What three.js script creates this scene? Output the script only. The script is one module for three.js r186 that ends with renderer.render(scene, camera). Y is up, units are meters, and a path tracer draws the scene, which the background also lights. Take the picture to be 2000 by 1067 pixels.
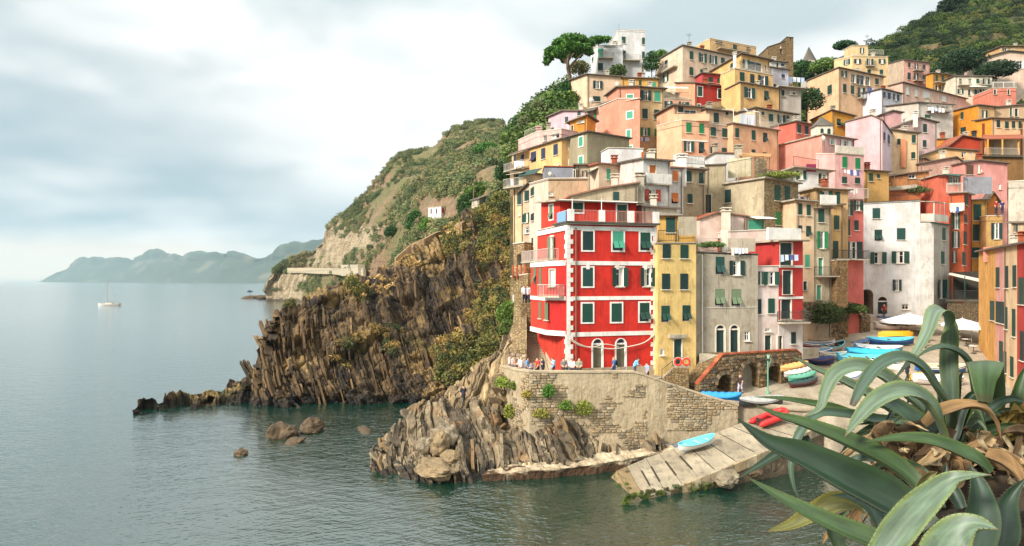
import * as THREE from 'three';
import { mergeGeometries, toCreasedNormals } from 'three/addons/utils/BufferGeometryUtils.js';
import { ImprovedNoise } from 'three/addons/math/ImprovedNoise.js';
import { MarchingCubes } from 'three/addons/objects/MarchingCubes.js';

// ---------------------------------------------------------------- camera, sky, sun, exposure
const scene = new THREE.Scene();
const F = 1333, CAMY = 14.5, HOR = 549;             // focal length in photo pixels, eye height, horizon row
const camera = new THREE.PerspectiveCamera(2 * Math.atan(533.5 / F) * 180 / Math.PI, 2000 / 1067, 0.1, 60000);
camera.position.set(0, CAMY, 0);
camera.lookAt(0, CAMY, -100);
camera.setViewOffset(2000, 1067, 0, -15.5, 2000, 1067);
const renderer = new THREE.WebGLRenderer({ antialias: true });
renderer.toneMapping = THREE.LinearToneMapping;
renderer.toneMappingExposure = 3.9;
renderer.shadowMap.enabled = true;
const SKYK = 0.268;                                   // sky radiance scale, for exposure 3.9

const NZ = new ImprovedNoise();
const noise = (x, y, z) => NZ.noise(x + 31.4, y + 17.7, z + 5.3);
function fbm(x, y, z, o = 4) { let a = 0, s = 0.5, f = 1; for (let i = 0; i < o; i++) { a += s * noise(x * f, y * f, z * f); s *= 0.5; f *= 2.03; } return a; }
function rng(seed) { let s = seed >>> 0; return () => { s = (s + 0x6D2B79F5) >>> 0; let t = s; t = Math.imul(t ^ (t >>> 15), t | 1); t ^= t + Math.imul(t ^ (t >>> 7), t | 61); return ((t ^ (t >>> 14)) >>> 0) / 4294967296; }; }
const clamp = (x, a = 0, b = 1) => Math.min(b, Math.max(a, x));
const mix = (a, b, t) => a + (b - a) * t;
const sstep = (a, b, x) => { const t = clamp((x - a) / (b - a)); return t * t * (3 - 2 * t); };
const V = (x, y, z) => new THREE.Vector3(x, y, z);
const hash1 = (i) => { const s = Math.sin(i * 127.1 + 11.7) * 43758.5453; return s - Math.floor(s); };

{ // overcast sky: grey bank low over the sea, thin bright cloud above, a clear warm strip on the horizon
  const W = 1024, Hh = 512, data = new Float32Array(W * Hh * 4);
  const lin = (r, g, b) => [Math.pow(r / 255, 2.2), Math.pow(g / 255, 2.2), Math.pow(b / 255, 2.2)];
  const bright = lin(255, 255, 253).map((x) => x * 1.06), grey = lin(174, 196, 206), warm = lin(255, 222, 190).map((x) => x * 1.4), pale = lin(224, 228, 224), blue = lin(190, 207, 212);
  for (let j = 0; j < Hh; j++) for (let i = 0; i < W; i++) {
    const el = ((j + 0.5) / Hh - 0.5) * Math.PI, ph = ((i + 0.5) / W - 0.5) * 2 * Math.PI;
    const dx = Math.cos(el) * Math.cos(ph), dz = Math.cos(el) * Math.sin(ph), dy = Math.sin(el);
    const az = Math.atan2(dx, -dz) * 180 / Math.PI, e = el * 180 / Math.PI;
    const k = 1 / (Math.max(dy, 0) + 0.16);
    const n1 = fbm(dx * k * 0.9, dz * k * 0.9, 2.2, 5), n2 = fbm(dx * k * 2.1 + 7, dz * k * 2.1, 9.1, 5);
    const n3 = fbm(az * 0.018, e * 0.11, 3.3, 4);
    const streak = fbm(az * 0.03 + 4, e * 0.22, 8.8, 4);
    // cloud bank between 2 and 12 degrees over the sea, thinning to the right
    const top = 11 - 4.5 * sstep(-28, -8, az) + 2.5 * sstep(-26, -44, az) + n3 * 8;
    let bank = sstep(2.4, 4.6, e + n3 * 2.4) * (1 - sstep(top - 4, top + 3, e + streak * 5 + n2 * 4)) * clamp(0.85 + 0.9 * streak + 0.8 * n2, 0.2, 1);
    let c = [0, 1, 2].map((q) => bright[q]);
    const cum = sstep(-0.02, 0.3, fbm(dx * k * 1.5 + n2 * 0.6 + 3, dz * k * 1.5, 6.6, 6)) * (1 - sstep(40, 70, e));
    const veil = clamp(0.42 * cum + 0.0 + n1 * 1.7 + n2 * 1.1 + streak * 0.6 + 0.5 * sstep(4, 24, az) * sstep(8, 17, e) + 0.5 * sstep(-20, -40, az) * (1 - sstep(28, 50, e)));
    for (let q = 0; q < 3; q++) c[q] = mix(c[q], blue[q], veil * 0.9);
    for (let q = 0; q < 3; q++) c[q] = mix(c[q], grey[q], clamp(bank) * 0.95);
    const low = 1 - sstep(1.4, 4.0, e + n3 * 1.6);
    const wl = sstep(-15, -29, az);
    for (let q = 0; q < 3; q++) c[q] = mix(c[q], mix(pale[q], warm[q], wl), low * 0.95);
    const cie = mix(1, 2.3, sstep(0.25, 1, Math.max(dy, 0)));   // an overcast sky is brighter overhead
    const o = (j * W + i) * 4;
    for (let q = 0; q < 3; q++) data[o + q] = c[q] * SKYK * cie * (e > 0 ? 1 : 0.6);
    data[o + 3] = 1;
  }
  const t = new THREE.DataTexture(data, W, Hh, THREE.RGBAFormat, THREE.FloatType);
  t.mapping = THREE.EquirectangularReflectionMapping; t.magFilter = THREE.LinearFilter; t.minFilter = THREE.LinearFilter; t.wrapS = THREE.RepeatWrapping; t.needsUpdate = true;
  scene.background = t; scene.environment = t;
}
const sun = new THREE.DirectionalLight(new THREE.Color(1, 0.945, 0.88), 1.5);
sun.position.set(-130, 130, 40); sun.target.position.set(20, 10, -80);
sun.castShadow = true; sun.shadow.radius = 22; sun.shadow.mapSize.set(2048, 2048);
Object.assign(sun.shadow.camera, { left: -160, right: 160, top: 160, bottom: -160, near: 1, far: 500 });
scene.add(sun, sun.target);

// ---------------------------------------------------------------- helpers
let DS = 1;   // distance factor of the house being built
const at = (u, v, d) => { d *= DS; return V((u - 1000) / F * d, CAMY - (v - HOR) / F * d, -d); };     // a point seen at photo pixel u,v at distance d
const used = {};
function numbered(n) { if (used[n] === undefined) { used[n] = 0; return n; } used[n]++; return n + '_' + String(used[n]).padStart(3, '0'); }
function tag(o, label, category, group, kind) {
  if (label) o.userData.label = label; if (category) o.userData.category = category; if (group) o.userData.group = group; if (kind) o.userData.kind = kind; return o;
}
function sh(o) { o.castShadow = true; o.receiveShadow = true; return o; }
function thing(name, label, category, pos, turn = 0, group) {
  const g = new THREE.Group(); g.name = numbered(name); if (pos) g.position.copy(pos); g.rotation.y = turn; tag(g, label, category, group); scene.add(g); return g;
}
function part(parent, name, geo, mat) { const m = sh(new THREE.Mesh(geo, mat)); m.name = parent === scene ? numbered(name) : name; parent.add(m); return m; }
function structure(name, geo, mat) { const m = part(scene, name, geo, mat); m.userData.kind = 'structure'; return m; }
function single(name, label, category, geo, mat, group) { const m = part(scene, name, geo, mat); return tag(m, label, category, group); }
const merge = (a) => mergeGeometries(a.map((g) => { const q = g.index ? g.toNonIndexed() : g; for (const k of Object.keys(q.attributes)) if (!['position', 'normal', 'uv', 'color'].includes(k)) q.deleteAttribute(k); return q; }), false);
function box(w, h, d, x = 0, y = 0, z = 0) { return new THREE.BoxGeometry(w, h, d).translate(x, y, z); }
// uv in metres from the dominant plane of each face
function boxUV(g, k = 1) {
  g = g.index ? g.toNonIndexed() : g; g.computeVertexNormals();
  const p = g.attributes.position, n = g.attributes.normal, uv = new Float32Array(p.count * 2);
  for (let i = 0; i < p.count; i++) {
    const ax = Math.abs(n.getX(i)), ay = Math.abs(n.getY(i)), az = Math.abs(n.getZ(i));
    let a, b; if (ay > ax && ay > az) { a = p.getX(i); b = p.getZ(i); } else if (ax > az) { a = p.getZ(i); b = p.getY(i); } else { a = p.getX(i); b = p.getY(i); }
    uv[i * 2] = a * k; uv[i * 2 + 1] = b * k;
  }
  g.setAttribute('uv', new THREE.BufferAttribute(uv, 2)); return g;
}
// solid with eight corners: four of one face in order, four of the opposite one
function hexa(p) {
  const idx = [0, 1, 2, 0, 2, 3, 4, 6, 5, 4, 7, 6, 0, 4, 5, 0, 5, 1, 1, 5, 6, 1, 6, 2, 2, 6, 7, 2, 7, 3, 3, 7, 4, 3, 4, 0];
  const a = []; for (const i of idx) a.push(p[i].x, p[i].y, p[i].z);
  const g = new THREE.BufferGeometry(); g.setAttribute('position', new THREE.Float32BufferAttribute(a, 3)); return boxUV(g);
}
function polyGeo(tris) { const a = []; for (const t of tris) for (const p of t) a.push(p.x, p.y, p.z); const g = new THREE.BufferGeometry(); g.setAttribute('position', new THREE.Float32BufferAttribute(a, 3)); return boxUV(g); }
function bar(a, b, r = 0.03, seg = 5) {
  const d = V().subVectors(b, a), L = d.length(); const g = new THREE.CylinderGeometry(r, r, L, seg, 1);
  g.applyQuaternion(new THREE.Quaternion().setFromUnitVectors(V(0, 1, 0), d.clone().normalize())); const m = a.clone().add(b).multiplyScalar(0.5); g.translate(m.x, m.y, m.z); return g;
}
function tubeOf(pts, r, seg = 24, rs = 6) { return new THREE.TubeGeometry(new THREE.CatmullRomCurve3(pts), seg, r, rs, false); }
const local = (g, base) => g.translate(-base.x, -base.y, -base.z);

// ---------------------------------------------------------------- textures
function tex(W, H, fn, srgb = true, rep = [1, 1]) {
  const d = new Uint8Array(W * H * 4);
  for (let j = 0; j < H; j++) for (let i = 0; i < W; i++) { const c = fn(i / W, j / H, i, j); const o = (j * W + i) * 4; if (typeof c === 'number') { d[o] = d[o + 1] = d[o + 2] = clamp(c) * 255; } else { d[o] = clamp(c[0]) * 255; d[o + 1] = clamp(c[1]) * 255; d[o + 2] = clamp(c[2]) * 255; } d[o + 3] = 255; }
  const t = new THREE.DataTexture(d, W, H); t.wrapS = t.wrapT = THREE.RepeatWrapping; t.magFilter = THREE.LinearFilter; t.minFilter = THREE.LinearMipmapLinearFilter; t.generateMipmaps = true;
  if (srgb) t.colorSpace = THREE.SRGBColorSpace; t.repeat.set(rep[0], rep[1]); t.needsUpdate = true; return t;
}
// noise that tiles: a sum on a torus
function tn(u, v, fu, fv, o = 4, z = 0) { let a = 0, s = 0.5; for (let q = 0; q < o; q++) { const A = u * 6.28318, B = v * 6.28318, ra = fu / 6.28318, rb = fv / 6.28318; a += s * (noise(Math.cos(A) * ra, Math.sin(A) * ra + z, Math.cos(B) * rb) + noise(Math.sin(B) * rb + 9, Math.cos(A) * ra, Math.sin(A) * ra + z + 3)) * 0.8; s *= 0.55; fu *= 2; fv *= 2; } return a; }
const TX = {};
TX.plaster = tex(512, 512, (u, v) => { const n = tn(u, v, 6, 6, 5), m = tn(u, v, 40, 40, 2, 4), st = tn(u, v, 30, 3, 3, 8); const w = 0.95 + n * 0.16 + m * 0.06 - sstep(0.14, 0.5, st) * 0.1; return [w, w * (0.99 + n * 0.03), w * (0.98 + n * 0.06)]; }, true, [1 / 7, 1 / 7]);
TX.worn = tex(512, 512, (u, v) => { const n = tn(u, v, 7, 7, 6), m = tn(u, v, 34, 34, 3, 4), st = tn(u, v, 36, 4, 4, 8), p = tn(u, v, 10, 10, 5, 21); let w = 0.93 + n * 0.14 + m * 0.07 - sstep(0.08, 0.45, st) * 0.14; const hole = sstep(0.2, 0.26, p); return [mix(w, 0.74, hole * 0.4), mix(w * 0.985, 0.7, hole * 0.4), mix(w * 0.96, 0.63, hole * 0.4)]; }, true, [1 / 7, 1 / 7]);
TX.plasterB = tex(256, 256, (u, v) => 0.5 + tn(u, v, 24, 24, 4) * 0.6, false, [1 / 2.5, 1 / 2.5]);
TX.rubble = tex(512, 512, (u, v, i, j) => { // small irregular stones for far or rough masonry
  let best = 9, b2 = 9, id = 0; const nx = 14, ny = 24; const gx = u * nx, gy = v * ny, cx = Math.floor(gx), cy = Math.floor(gy);
  for (let a = -1; a <= 1; a++) for (let b = -1; b <= 1; b++) { const ix = ((cx + a) % nx + nx) % nx, iy = ((cy + b) % ny + ny) % ny, k = ix * 57 + iy * 131; const px = cx + a + 0.15 + 0.7 * hash1(k), py = cy + b + 0.15 + 0.7 * hash1(k + 500); const dd = Math.hypot((gx - px), (gy - py)); if (dd < best) { b2 = best; best = dd; id = k; } else if (dd < b2) b2 = dd; }
  const e = sstep(0.03, 0.16, b2 - best), t = 0.62 + 0.36 * hash1(id + 33) + tn(u, v, 60, 60, 2) * 0.15, w = hash1(id + 77); return [mix(0.42, t, e), mix(0.38, t * (0.95 - 0.05 * w), e), mix(0.31, t * (0.84 - 0.1 * w), e)];
}, true, [1 / 4, 1 / 4]);
TX.rock = tex(512, 512, (u, v) => { const n = tn(u, v, 8, 8, 6), m = tn(u, v, 50, 50, 3, 3); const w = 0.84 + n * 0.32 + m * 0.14; return [w, w * 0.97, w * 0.92]; }, true, [1 / 5, 1 / 5]);
TX.rockB = tex(512, 512, (u, v) => 0.5 + tn(u, v, 16, 16, 6) * 0.9, false, [1 / 5, 1 / 5]);
TX.wood = tex(256, 256, (u, v) => { const g = tn(u, v, 40, 3, 4), w = 0.86 + g * 0.3; return [w, w * 0.97, w * 0.93]; }, true);
TX.concrete = tex(512, 512, (u, v) => { const n = tn(u, v, 5, 5, 6), m = tn(u, v, 60, 60, 2, 3), s = tn(u, v, 12, 12, 4, 15); const w = 0.88 + n * 0.22 + m * 0.1 - sstep(0.14, 0.3, s) * 0.12; return [w, w * 0.985, w * 0.95]; }, true, [1 / 6, 1 / 6]);
TX.gravel = tex(512, 512, (u, v) => { const m = tn(u, v, 120, 120, 2, 3), n = tn(u, v, 6, 6, 4); const w = 0.86 + n * 0.18 + m * 0.34; return [w, w * 0.985, w * 0.96]; }, true, [1 / 4, 1 / 4]);
TX.tile = tex(128, 128, (u, v) => { const c = Math.abs(Math.sin(u * Math.PI * 4)), r = (v * 4) % 1, w = 0.6 + 0.3 * c + tn(u, v, 12, 12, 3) * 0.3 - (r < 0.1 ? 0.25 : 0); return w; }, true, [1 / 1.2, 1 / 1.2]);
TX.leaf = tex(64, 256, (u, v) => { const s = tn(u, v, 14, 1.5, 3), m = tn(u, v, 5, 6, 4, 5); const sc = 0.6 * sstep(0.3, 0.36, tn(u, v, 7, 14, 5, 31)), w = 0.88 + s * 0.14 + m * 0.32; return [mix(w, 0.86, sc), mix(w, 0.78, sc * 0.8), mix(w * 0.98, 0.6, sc)]; }, true);
const hex = (r, g, b, k = 1) => { const c = new THREE.Color().setRGB(r / 255, g / 255, b / 255, THREE.SRGBColorSpace); return c.multiplyScalar(k); };
const mat = (color, o = {}) => new THREE.MeshStandardMaterial({ color, roughness: 0.85, ...o });
const MT = {
  slate: mat(hex(112, 104, 94), { map: TX.concrete, roughness: 0.9 }), tile: mat(hex(196, 104, 66), { map: TX.tile, bumpMap: TX.tile, bumpScale: 0.03 }),
  concrete: mat(hex(196, 186, 168), { map: TX.concrete }), darkSlab: mat(hex(98, 92, 82), { map: TX.concrete }), coping: mat(hex(222, 212, 192), { map: TX.plaster }),
  white: mat(hex(236, 232, 222), { map: TX.plaster, roughness: 0.75 }), frame: mat(hex(228, 222, 208), { roughness: 0.6 }), glass: new THREE.MeshStandardMaterial({ color: hex(24, 30, 34), roughness: 0.08, metalness: 0 }),
  curtain: mat(hex(212, 205, 192), { roughness: 0.9 }), dark: mat(hex(20, 22, 20), { roughness: 0.9 }), iron: mat(hex(74, 74, 68), { roughness: 0.55, metalness: 0.5 }), rail: mat(hex(196, 186, 172), { roughness: 0.55 }),
  pipe: mat(hex(120, 102, 84), { roughness: 0.5, metalness: 0.4 }), rust: mat(hex(150, 84, 52)), brick: mat(hex(188, 98, 62), { map: TX.rock }), wood: mat(hex(132, 118, 92), { map: TX.wood }), oldDoor: mat(hex(120, 116, 92), { map: TX.wood }),
};
const SH = { G: mat(hex(14, 56, 44), { roughness: 0.6 }), D: mat(hex(20, 48, 46), { roughness: 0.6 }), T: mat(hex(66, 150, 118), { roughness: 0.6 }), N: mat(hex(14, 118, 66), { roughness: 0.6 }), O: mat(hex(206, 112, 42), { roughness: 0.6 }), R: mat(hex(168, 58, 34), { roughness: 0.6 }), W: mat(hex(206, 204, 196), { roughness: 0.6 }), B: mat(hex(40, 52, 78), { roughness: 0.6 }), K: mat(hex(96, 62, 42), { roughness: 0.7 }), S: mat(hex(104, 120, 88), { roughness: 0.7 }) };
const shutterG = [SH.G, mat(hex(18, 66, 50), { roughness: 0.6 }), mat(hex(12, 46, 42), { roughness: 0.6 }), mat(hex(22, 64, 56), { roughness: 0.65 })];
const wallMats = {};
function wallMat(c, style) {
  const k = c.join() + style; if (wallMats[k]) return wallMats[k];
  const t = { s: TX.rubble, w: TX.worn, p: TX.plaster }[style];
  const m = mat(hex(c[0], c[1] * (c[0] - c[2] > 50 && c[0] > 190 ? 0.965 : 1), c[2], 0.79), { map: t, bumpMap: style === 's' ? TX.rubble : TX.plasterB, bumpScale: style === 's' ? 0.05 : 0.012, roughness: 0.92 });
  return (wallMats[k] = m);
}
// ---------------------------------------------------------------- setting: terrain, sea
const wl = (u, d, y = -1.5) => [u, HOR + (CAMY - y) * F / d, d];
function cr(p0, p1, p2, p3, t) { const t2 = t * t, t3 = t2 * t; return 0.5 * (2 * p1 + (p2 - p0) * t + (2 * p0 - 5 * p1 + 4 * p2 - p3) * t2 + (3 * p1 - p0 - 3 * p2 + p3) * t3); }
// a surface through a grid of points; disp(p, n) gives metres outwards, tint(p, n, h) a colour
function sheet(rows, nu, nv, disp, tint, uvk = 1) {
  const G = rows.map((r) => r.map((q) => (q.isVector3 ? q : at(q[0], q[1], q[2])))), R = G.length, C = G[0].length;
  const P = [], N = [], base = [];
  const pick = (i, j) => G[clamp(i, 0, R - 1)][clamp(j, 0, C - 1)];
  for (let b = 0; b <= nv; b++) for (let a = 0; a <= nu; a++) {
    const x = a / nu * (C - 1), y = b / nv * (R - 1), j = Math.min(Math.floor(x), C - 2), i = Math.min(Math.floor(y), R - 2), tx = x - j, ty = y - i;
    const col = []; for (let k = -1; k <= 2; k++) { const q = [0, 1, 2, 3].map((m) => pick(i + k, j + m - 1)); col.push(V(cr(q[0].x, q[1].x, q[2].x, q[3].x, tx), cr(q[0].y, q[1].y, q[2].y, q[3].y, tx), cr(q[0].z, q[1].z, q[2].z, q[3].z, tx))); }
    base.push(V(cr(col[0].x, col[1].x, col[2].x, col[3].x, ty), cr(col[0].y, col[1].y, col[2].y, col[3].y, ty), cr(col[0].z, col[1].z, col[2].z, col[3].z, ty)));
  }
  const W = nu + 1, A = V(), B = V();
  for (let b = 0; b <= nv; b++) for (let a = 0; a <= nu; a++) {
    A.subVectors(base[b * W + Math.min(a + 1, nu)], base[b * W + Math.max(a - 1, 0)]); B.subVectors(base[Math.min(b + 1, nv) * W + a], base[Math.max(b - 1, 0) * W + a]);
    N.push(V().crossVectors(A, B).normalize());
  }
  const pos = new Float32Array(W * (nv + 1) * 3), colr = new Float32Array(W * (nv + 1) * 3), uv = new Float32Array(W * (nv + 1) * 2), hs = [];
  for (let k = 0; k < base.length; k++) {
    const p = base[k], n = N[k], h = disp ? disp(p, n, (k % W) / nu, Math.floor(k / W) / nv) : 0, off = typeof h === 'number' ? n.clone().multiplyScalar(h) : h;
    P.push(p.clone().add(off)); hs.push(typeof h === 'number' ? h : off.length());
    pos.set([P[k].x, P[k].y, P[k].z], k * 3);
    const c = tint(P[k], n, hs[k]); colr.set(c, k * 3);
    const s = Math.abs(n.y) > 0.75; uv[k * 2] = s ? P[k].x * uvk : (P[k].x + 0.35 * P[k].z) * uvk; uv[k * 2 + 1] = s ? P[k].z * uvk : P[k].y * uvk;
  }
  const idx = []; for (let b = 0; b < nv; b++) for (let a = 0; a < nu; a++) { const k = b * W + a; idx.push(k, k + 1, k + W, k + 1, k + W + 1, k + W); }
  const g = new THREE.BufferGeometry(); g.setAttribute('position', new THREE.BufferAttribute(pos, 3)); g.setAttribute('color', new THREE.BufferAttribute(colr, 3)); g.setAttribute('uv', new THREE.BufferAttribute(uv, 2)); g.setIndex(idx); g.computeVertexNormals();
  return { geo: g, P, N, nu, nv };
}
const rgbl = (r, g, b) => { const c = hex(r, g, b); return [c.r, c.g, c.b]; };
const mix3 = (a, b, t) => [mix(a[0], b[0], t), mix(a[1], b[1], t), mix(a[2], b[2], t)];
// beds of layered rock: s runs across the beds; proud and recessed layers of uneven thickness
function beds(s, thick, seed) { const k = s / thick, w = k + 0.35 * Math.sin(k * 1.7 + seed), i = Math.floor(w), f = w - i; const h0 = hash1(i * 3.1 + seed), h1 = hash1((i + 1) * 3.1 + seed); const e = sstep(0.78, 0.96, f); const groove = Math.exp(-Math.pow((f - 0.9) / 0.07, 2)); return { h: mix(h0, h1, e) - groove * 0.55, id: i + (e > 0.5 ? 1 : 0), groove }; }
const rockMat = new THREE.MeshStandardMaterial({ flatShading: true, vertexColors: true, map: TX.rock, bumpMap: TX.rockB, bumpScale: 0.12, roughness: 0.93 });
const hillMat = new THREE.MeshStandardMaterial({ vertexColors: true, map: TX.rock, roughness: 0.97 });

// plates of the beds that stand out from a rock face, each a piece of its own
const slabVar = [0, 1, 2, 3, 4, 5].map((k) => { const R = rng(k * 13 + 1), n = 8, top = [], bot = []; const g = []; const ring = []; for (let i = 0; i <= n; i++) ring.push([i / n - 0.5, 0.5 - R() * 0.22, -0.5]); const P = (i, o, y) => V(i / n - 0.5 + (i && i < n ? 0 : (R() - 0.5) * 0.06), y, o); const out = ring.map((q) => q[1]); const jit = ring.map(() => (R() - 0.5) * 0.2); const tri = []; for (let i = 0; i < n; i++) { const f0 = out[i] * (i === 0 ? 0.35 : 1), f1 = out[i + 1] * (i === n - 1 ? 0.3 : 1), a0 = V(i / n - 0.5, -0.5 + jit[i], f0), b0 = V((i + 1) / n - 0.5, -0.5 + jit[i + 1], f1), a1 = V(i / n - 0.5, 0.5 + jit[i] * 0.6, f0 * 0.94), b1 = V((i + 1) / n - 0.5, 0.5 + jit[i + 1] * 0.6, f1 * 0.94), c0 = V(i / n - 0.5, -0.5, -0.5), d0 = V((i + 1) / n - 0.5, -0.5, -0.5), c1 = V(i / n - 0.5, 0.5, -0.5), d1 = V((i + 1) / n - 0.5, 0.5, -0.5); tri.push([a0, b0, b1], [a0, b1, a1], [a1, b1, d1], [a1, d1, c1], [a0, c0, d0], [a0, d0, b0]); if (i === 0) tri.push([a0, a1, c1], [a0, c1, c0]); if (i === n - 1) tri.push([b0, d0, d1], [b0, d1, b1]); } return polyGeo(tri); });
function rockSlabs(parent, s, S, count, seed, ok, tiltF, gx, len, thick, proud, cols) {
  const R = rng(seed), mats = cols.map((c) => mat(hex(...c), { map: TX.rock, bumpMap: TX.rockB, bumpScale: 0.05, roughness: 0.95 })); let made = 0;
  for (let k = 0; k < count * 40 && made < count; k++) { const i = Math.floor(R() * s.P.length), p = s.P[i], n = s.N[i]; if (!ok(p, n)) continue; const bn = V(gx, tiltF(p), 0.12).normalize(); const e3 = n.clone(); const e1 = V().crossVectors(bn, e3); if (e1.length() < 0.35) continue; e1.normalize(); const e2 = V().crossVectors(e3, e1).normalize(); e3.addScaledVector(e2, (R() - 0.5) * 0.25).normalize(); const l = mix(len[0], len[1], R() * R()), t = mix(thick[0], thick[1], R()), d = 1.2, pr = mix(proud[0], proud[1], R());
    const m = new THREE.Matrix4().makeBasis(e1.clone().multiplyScalar(l), e2.clone().multiplyScalar(t), e3.clone().multiplyScalar(d)); m.setPosition(p.clone().addScaledVector(e3, pr - d * 0.42)); const q = part(parent, 'rock_slab', slabVar[Math.floor(R() * 6)], mats[Math.floor(R() * mats.length)]); q.applyMatrix4(m); made++; }
}
// sea
{
  const wave = (u, v) => { let a = 0; const T = 6.28318; // short wind ripples over a slow swell, tiling
    const w = [[3, 1, 0.5, 0.3], [5, -3, 0.42, 1.7], [9, 4, 0.34, 2.2], [14, -6, 0.3, 0.9], [21, 11, 0.25, 4.1], [33, -9, 0.2, 3.3], [26, 22, 0.18, 5.2], [47, 15, 0.13, 1.2], [41, -33, 0.12, 2.9], [61, 29, 0.1, 0.4]];
    const wx = tn(u, v, 5, 5, 3), wy = tn(u, v, 5, 5, 3, 12);
    for (const q of w) { const s = Math.sin(T * (q[1] * (u + wx * 0.06) * 0.9 + q[0] * (v + wy * 0.06)) + q[3]); a += q[2] * (1 - Math.abs(s) * 1.6); }
    return 0.42 + a * 0.17 + tn(u, v, 40, 60, 3, 3) * 0.28; };
  TX.wave = tex(1024, 1024, wave, false, [1, 1]);
  const g = new THREE.PlaneGeometry(1, 1, 1, 1); g.rotateX(-Math.PI / 2);
  const m = new THREE.MeshPhysicalMaterial({ color: hex(3, 46, 34), roughness: 0.09, ior: 1.95, clearcoat: 0.55, clearcoatRoughness: 0.14, bumpMap: TX.wave, bumpScale: 0.17, specularIntensity: 1 });
  const p = g.attributes.position, uv = g.attributes.uv; for (let i = 0; i < 4; i++) { p.setXYZ(i, p.getX(i) * 26000, 0, p.getZ(i) * 18000 - 6000); uv.setXY(i, p.getX(i) / 26, p.getZ(i) / 26); }
  structure('sea', g, m);
}
// far mountains across the bay
{
  const sil = [[55, 551.5], [85, 549.5], [108, 537], [140, 520], [165, 506.5], [205, 504.5], [250, 505], [285, 497], [316, 491.5], [345, 500], [365, 506], [400, 498], [440, 493.5], [470, 500], [500, 503.5], [532, 502], [560, 490], [600, 475], [645, 458], [700, 445], [780, 440], [900, 440]];
  const D = (u) => mix(9200, 5200, sstep(100, 640, u));
  const rows = [0, 0.25, 0.5, 0.75, 1].map((t) => sil.map(([u, v]) => { const d = D(u), b = at(u, HOR + (CAMY + 4) * F / d, d), q = at(u, v, d * 1.12); return b.lerp(q, t); }));
  rows.push(sil.map(([u, v]) => { const q = at(u, v, D(u) * 1.12); q.z -= 900; q.y = -30; return q; }));
  const s = sheet(rows, 260, 60, (p, n) => fbm(p.x * 0.0016, p.y * 0.0016, p.z * 0.0016, 5) * 150 * sstep(0, 120, p.y) , (p) => { const f = fbm(p.x * 0.003, p.y * 0.006, p.z * 0.003, 5); return mix3(rgbl(62, 74, 50), rgbl(112, 108, 88), sstep(0.1, 0.32, f)); });
  structure('far_mountains', s.geo, hillMat);
}
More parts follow.
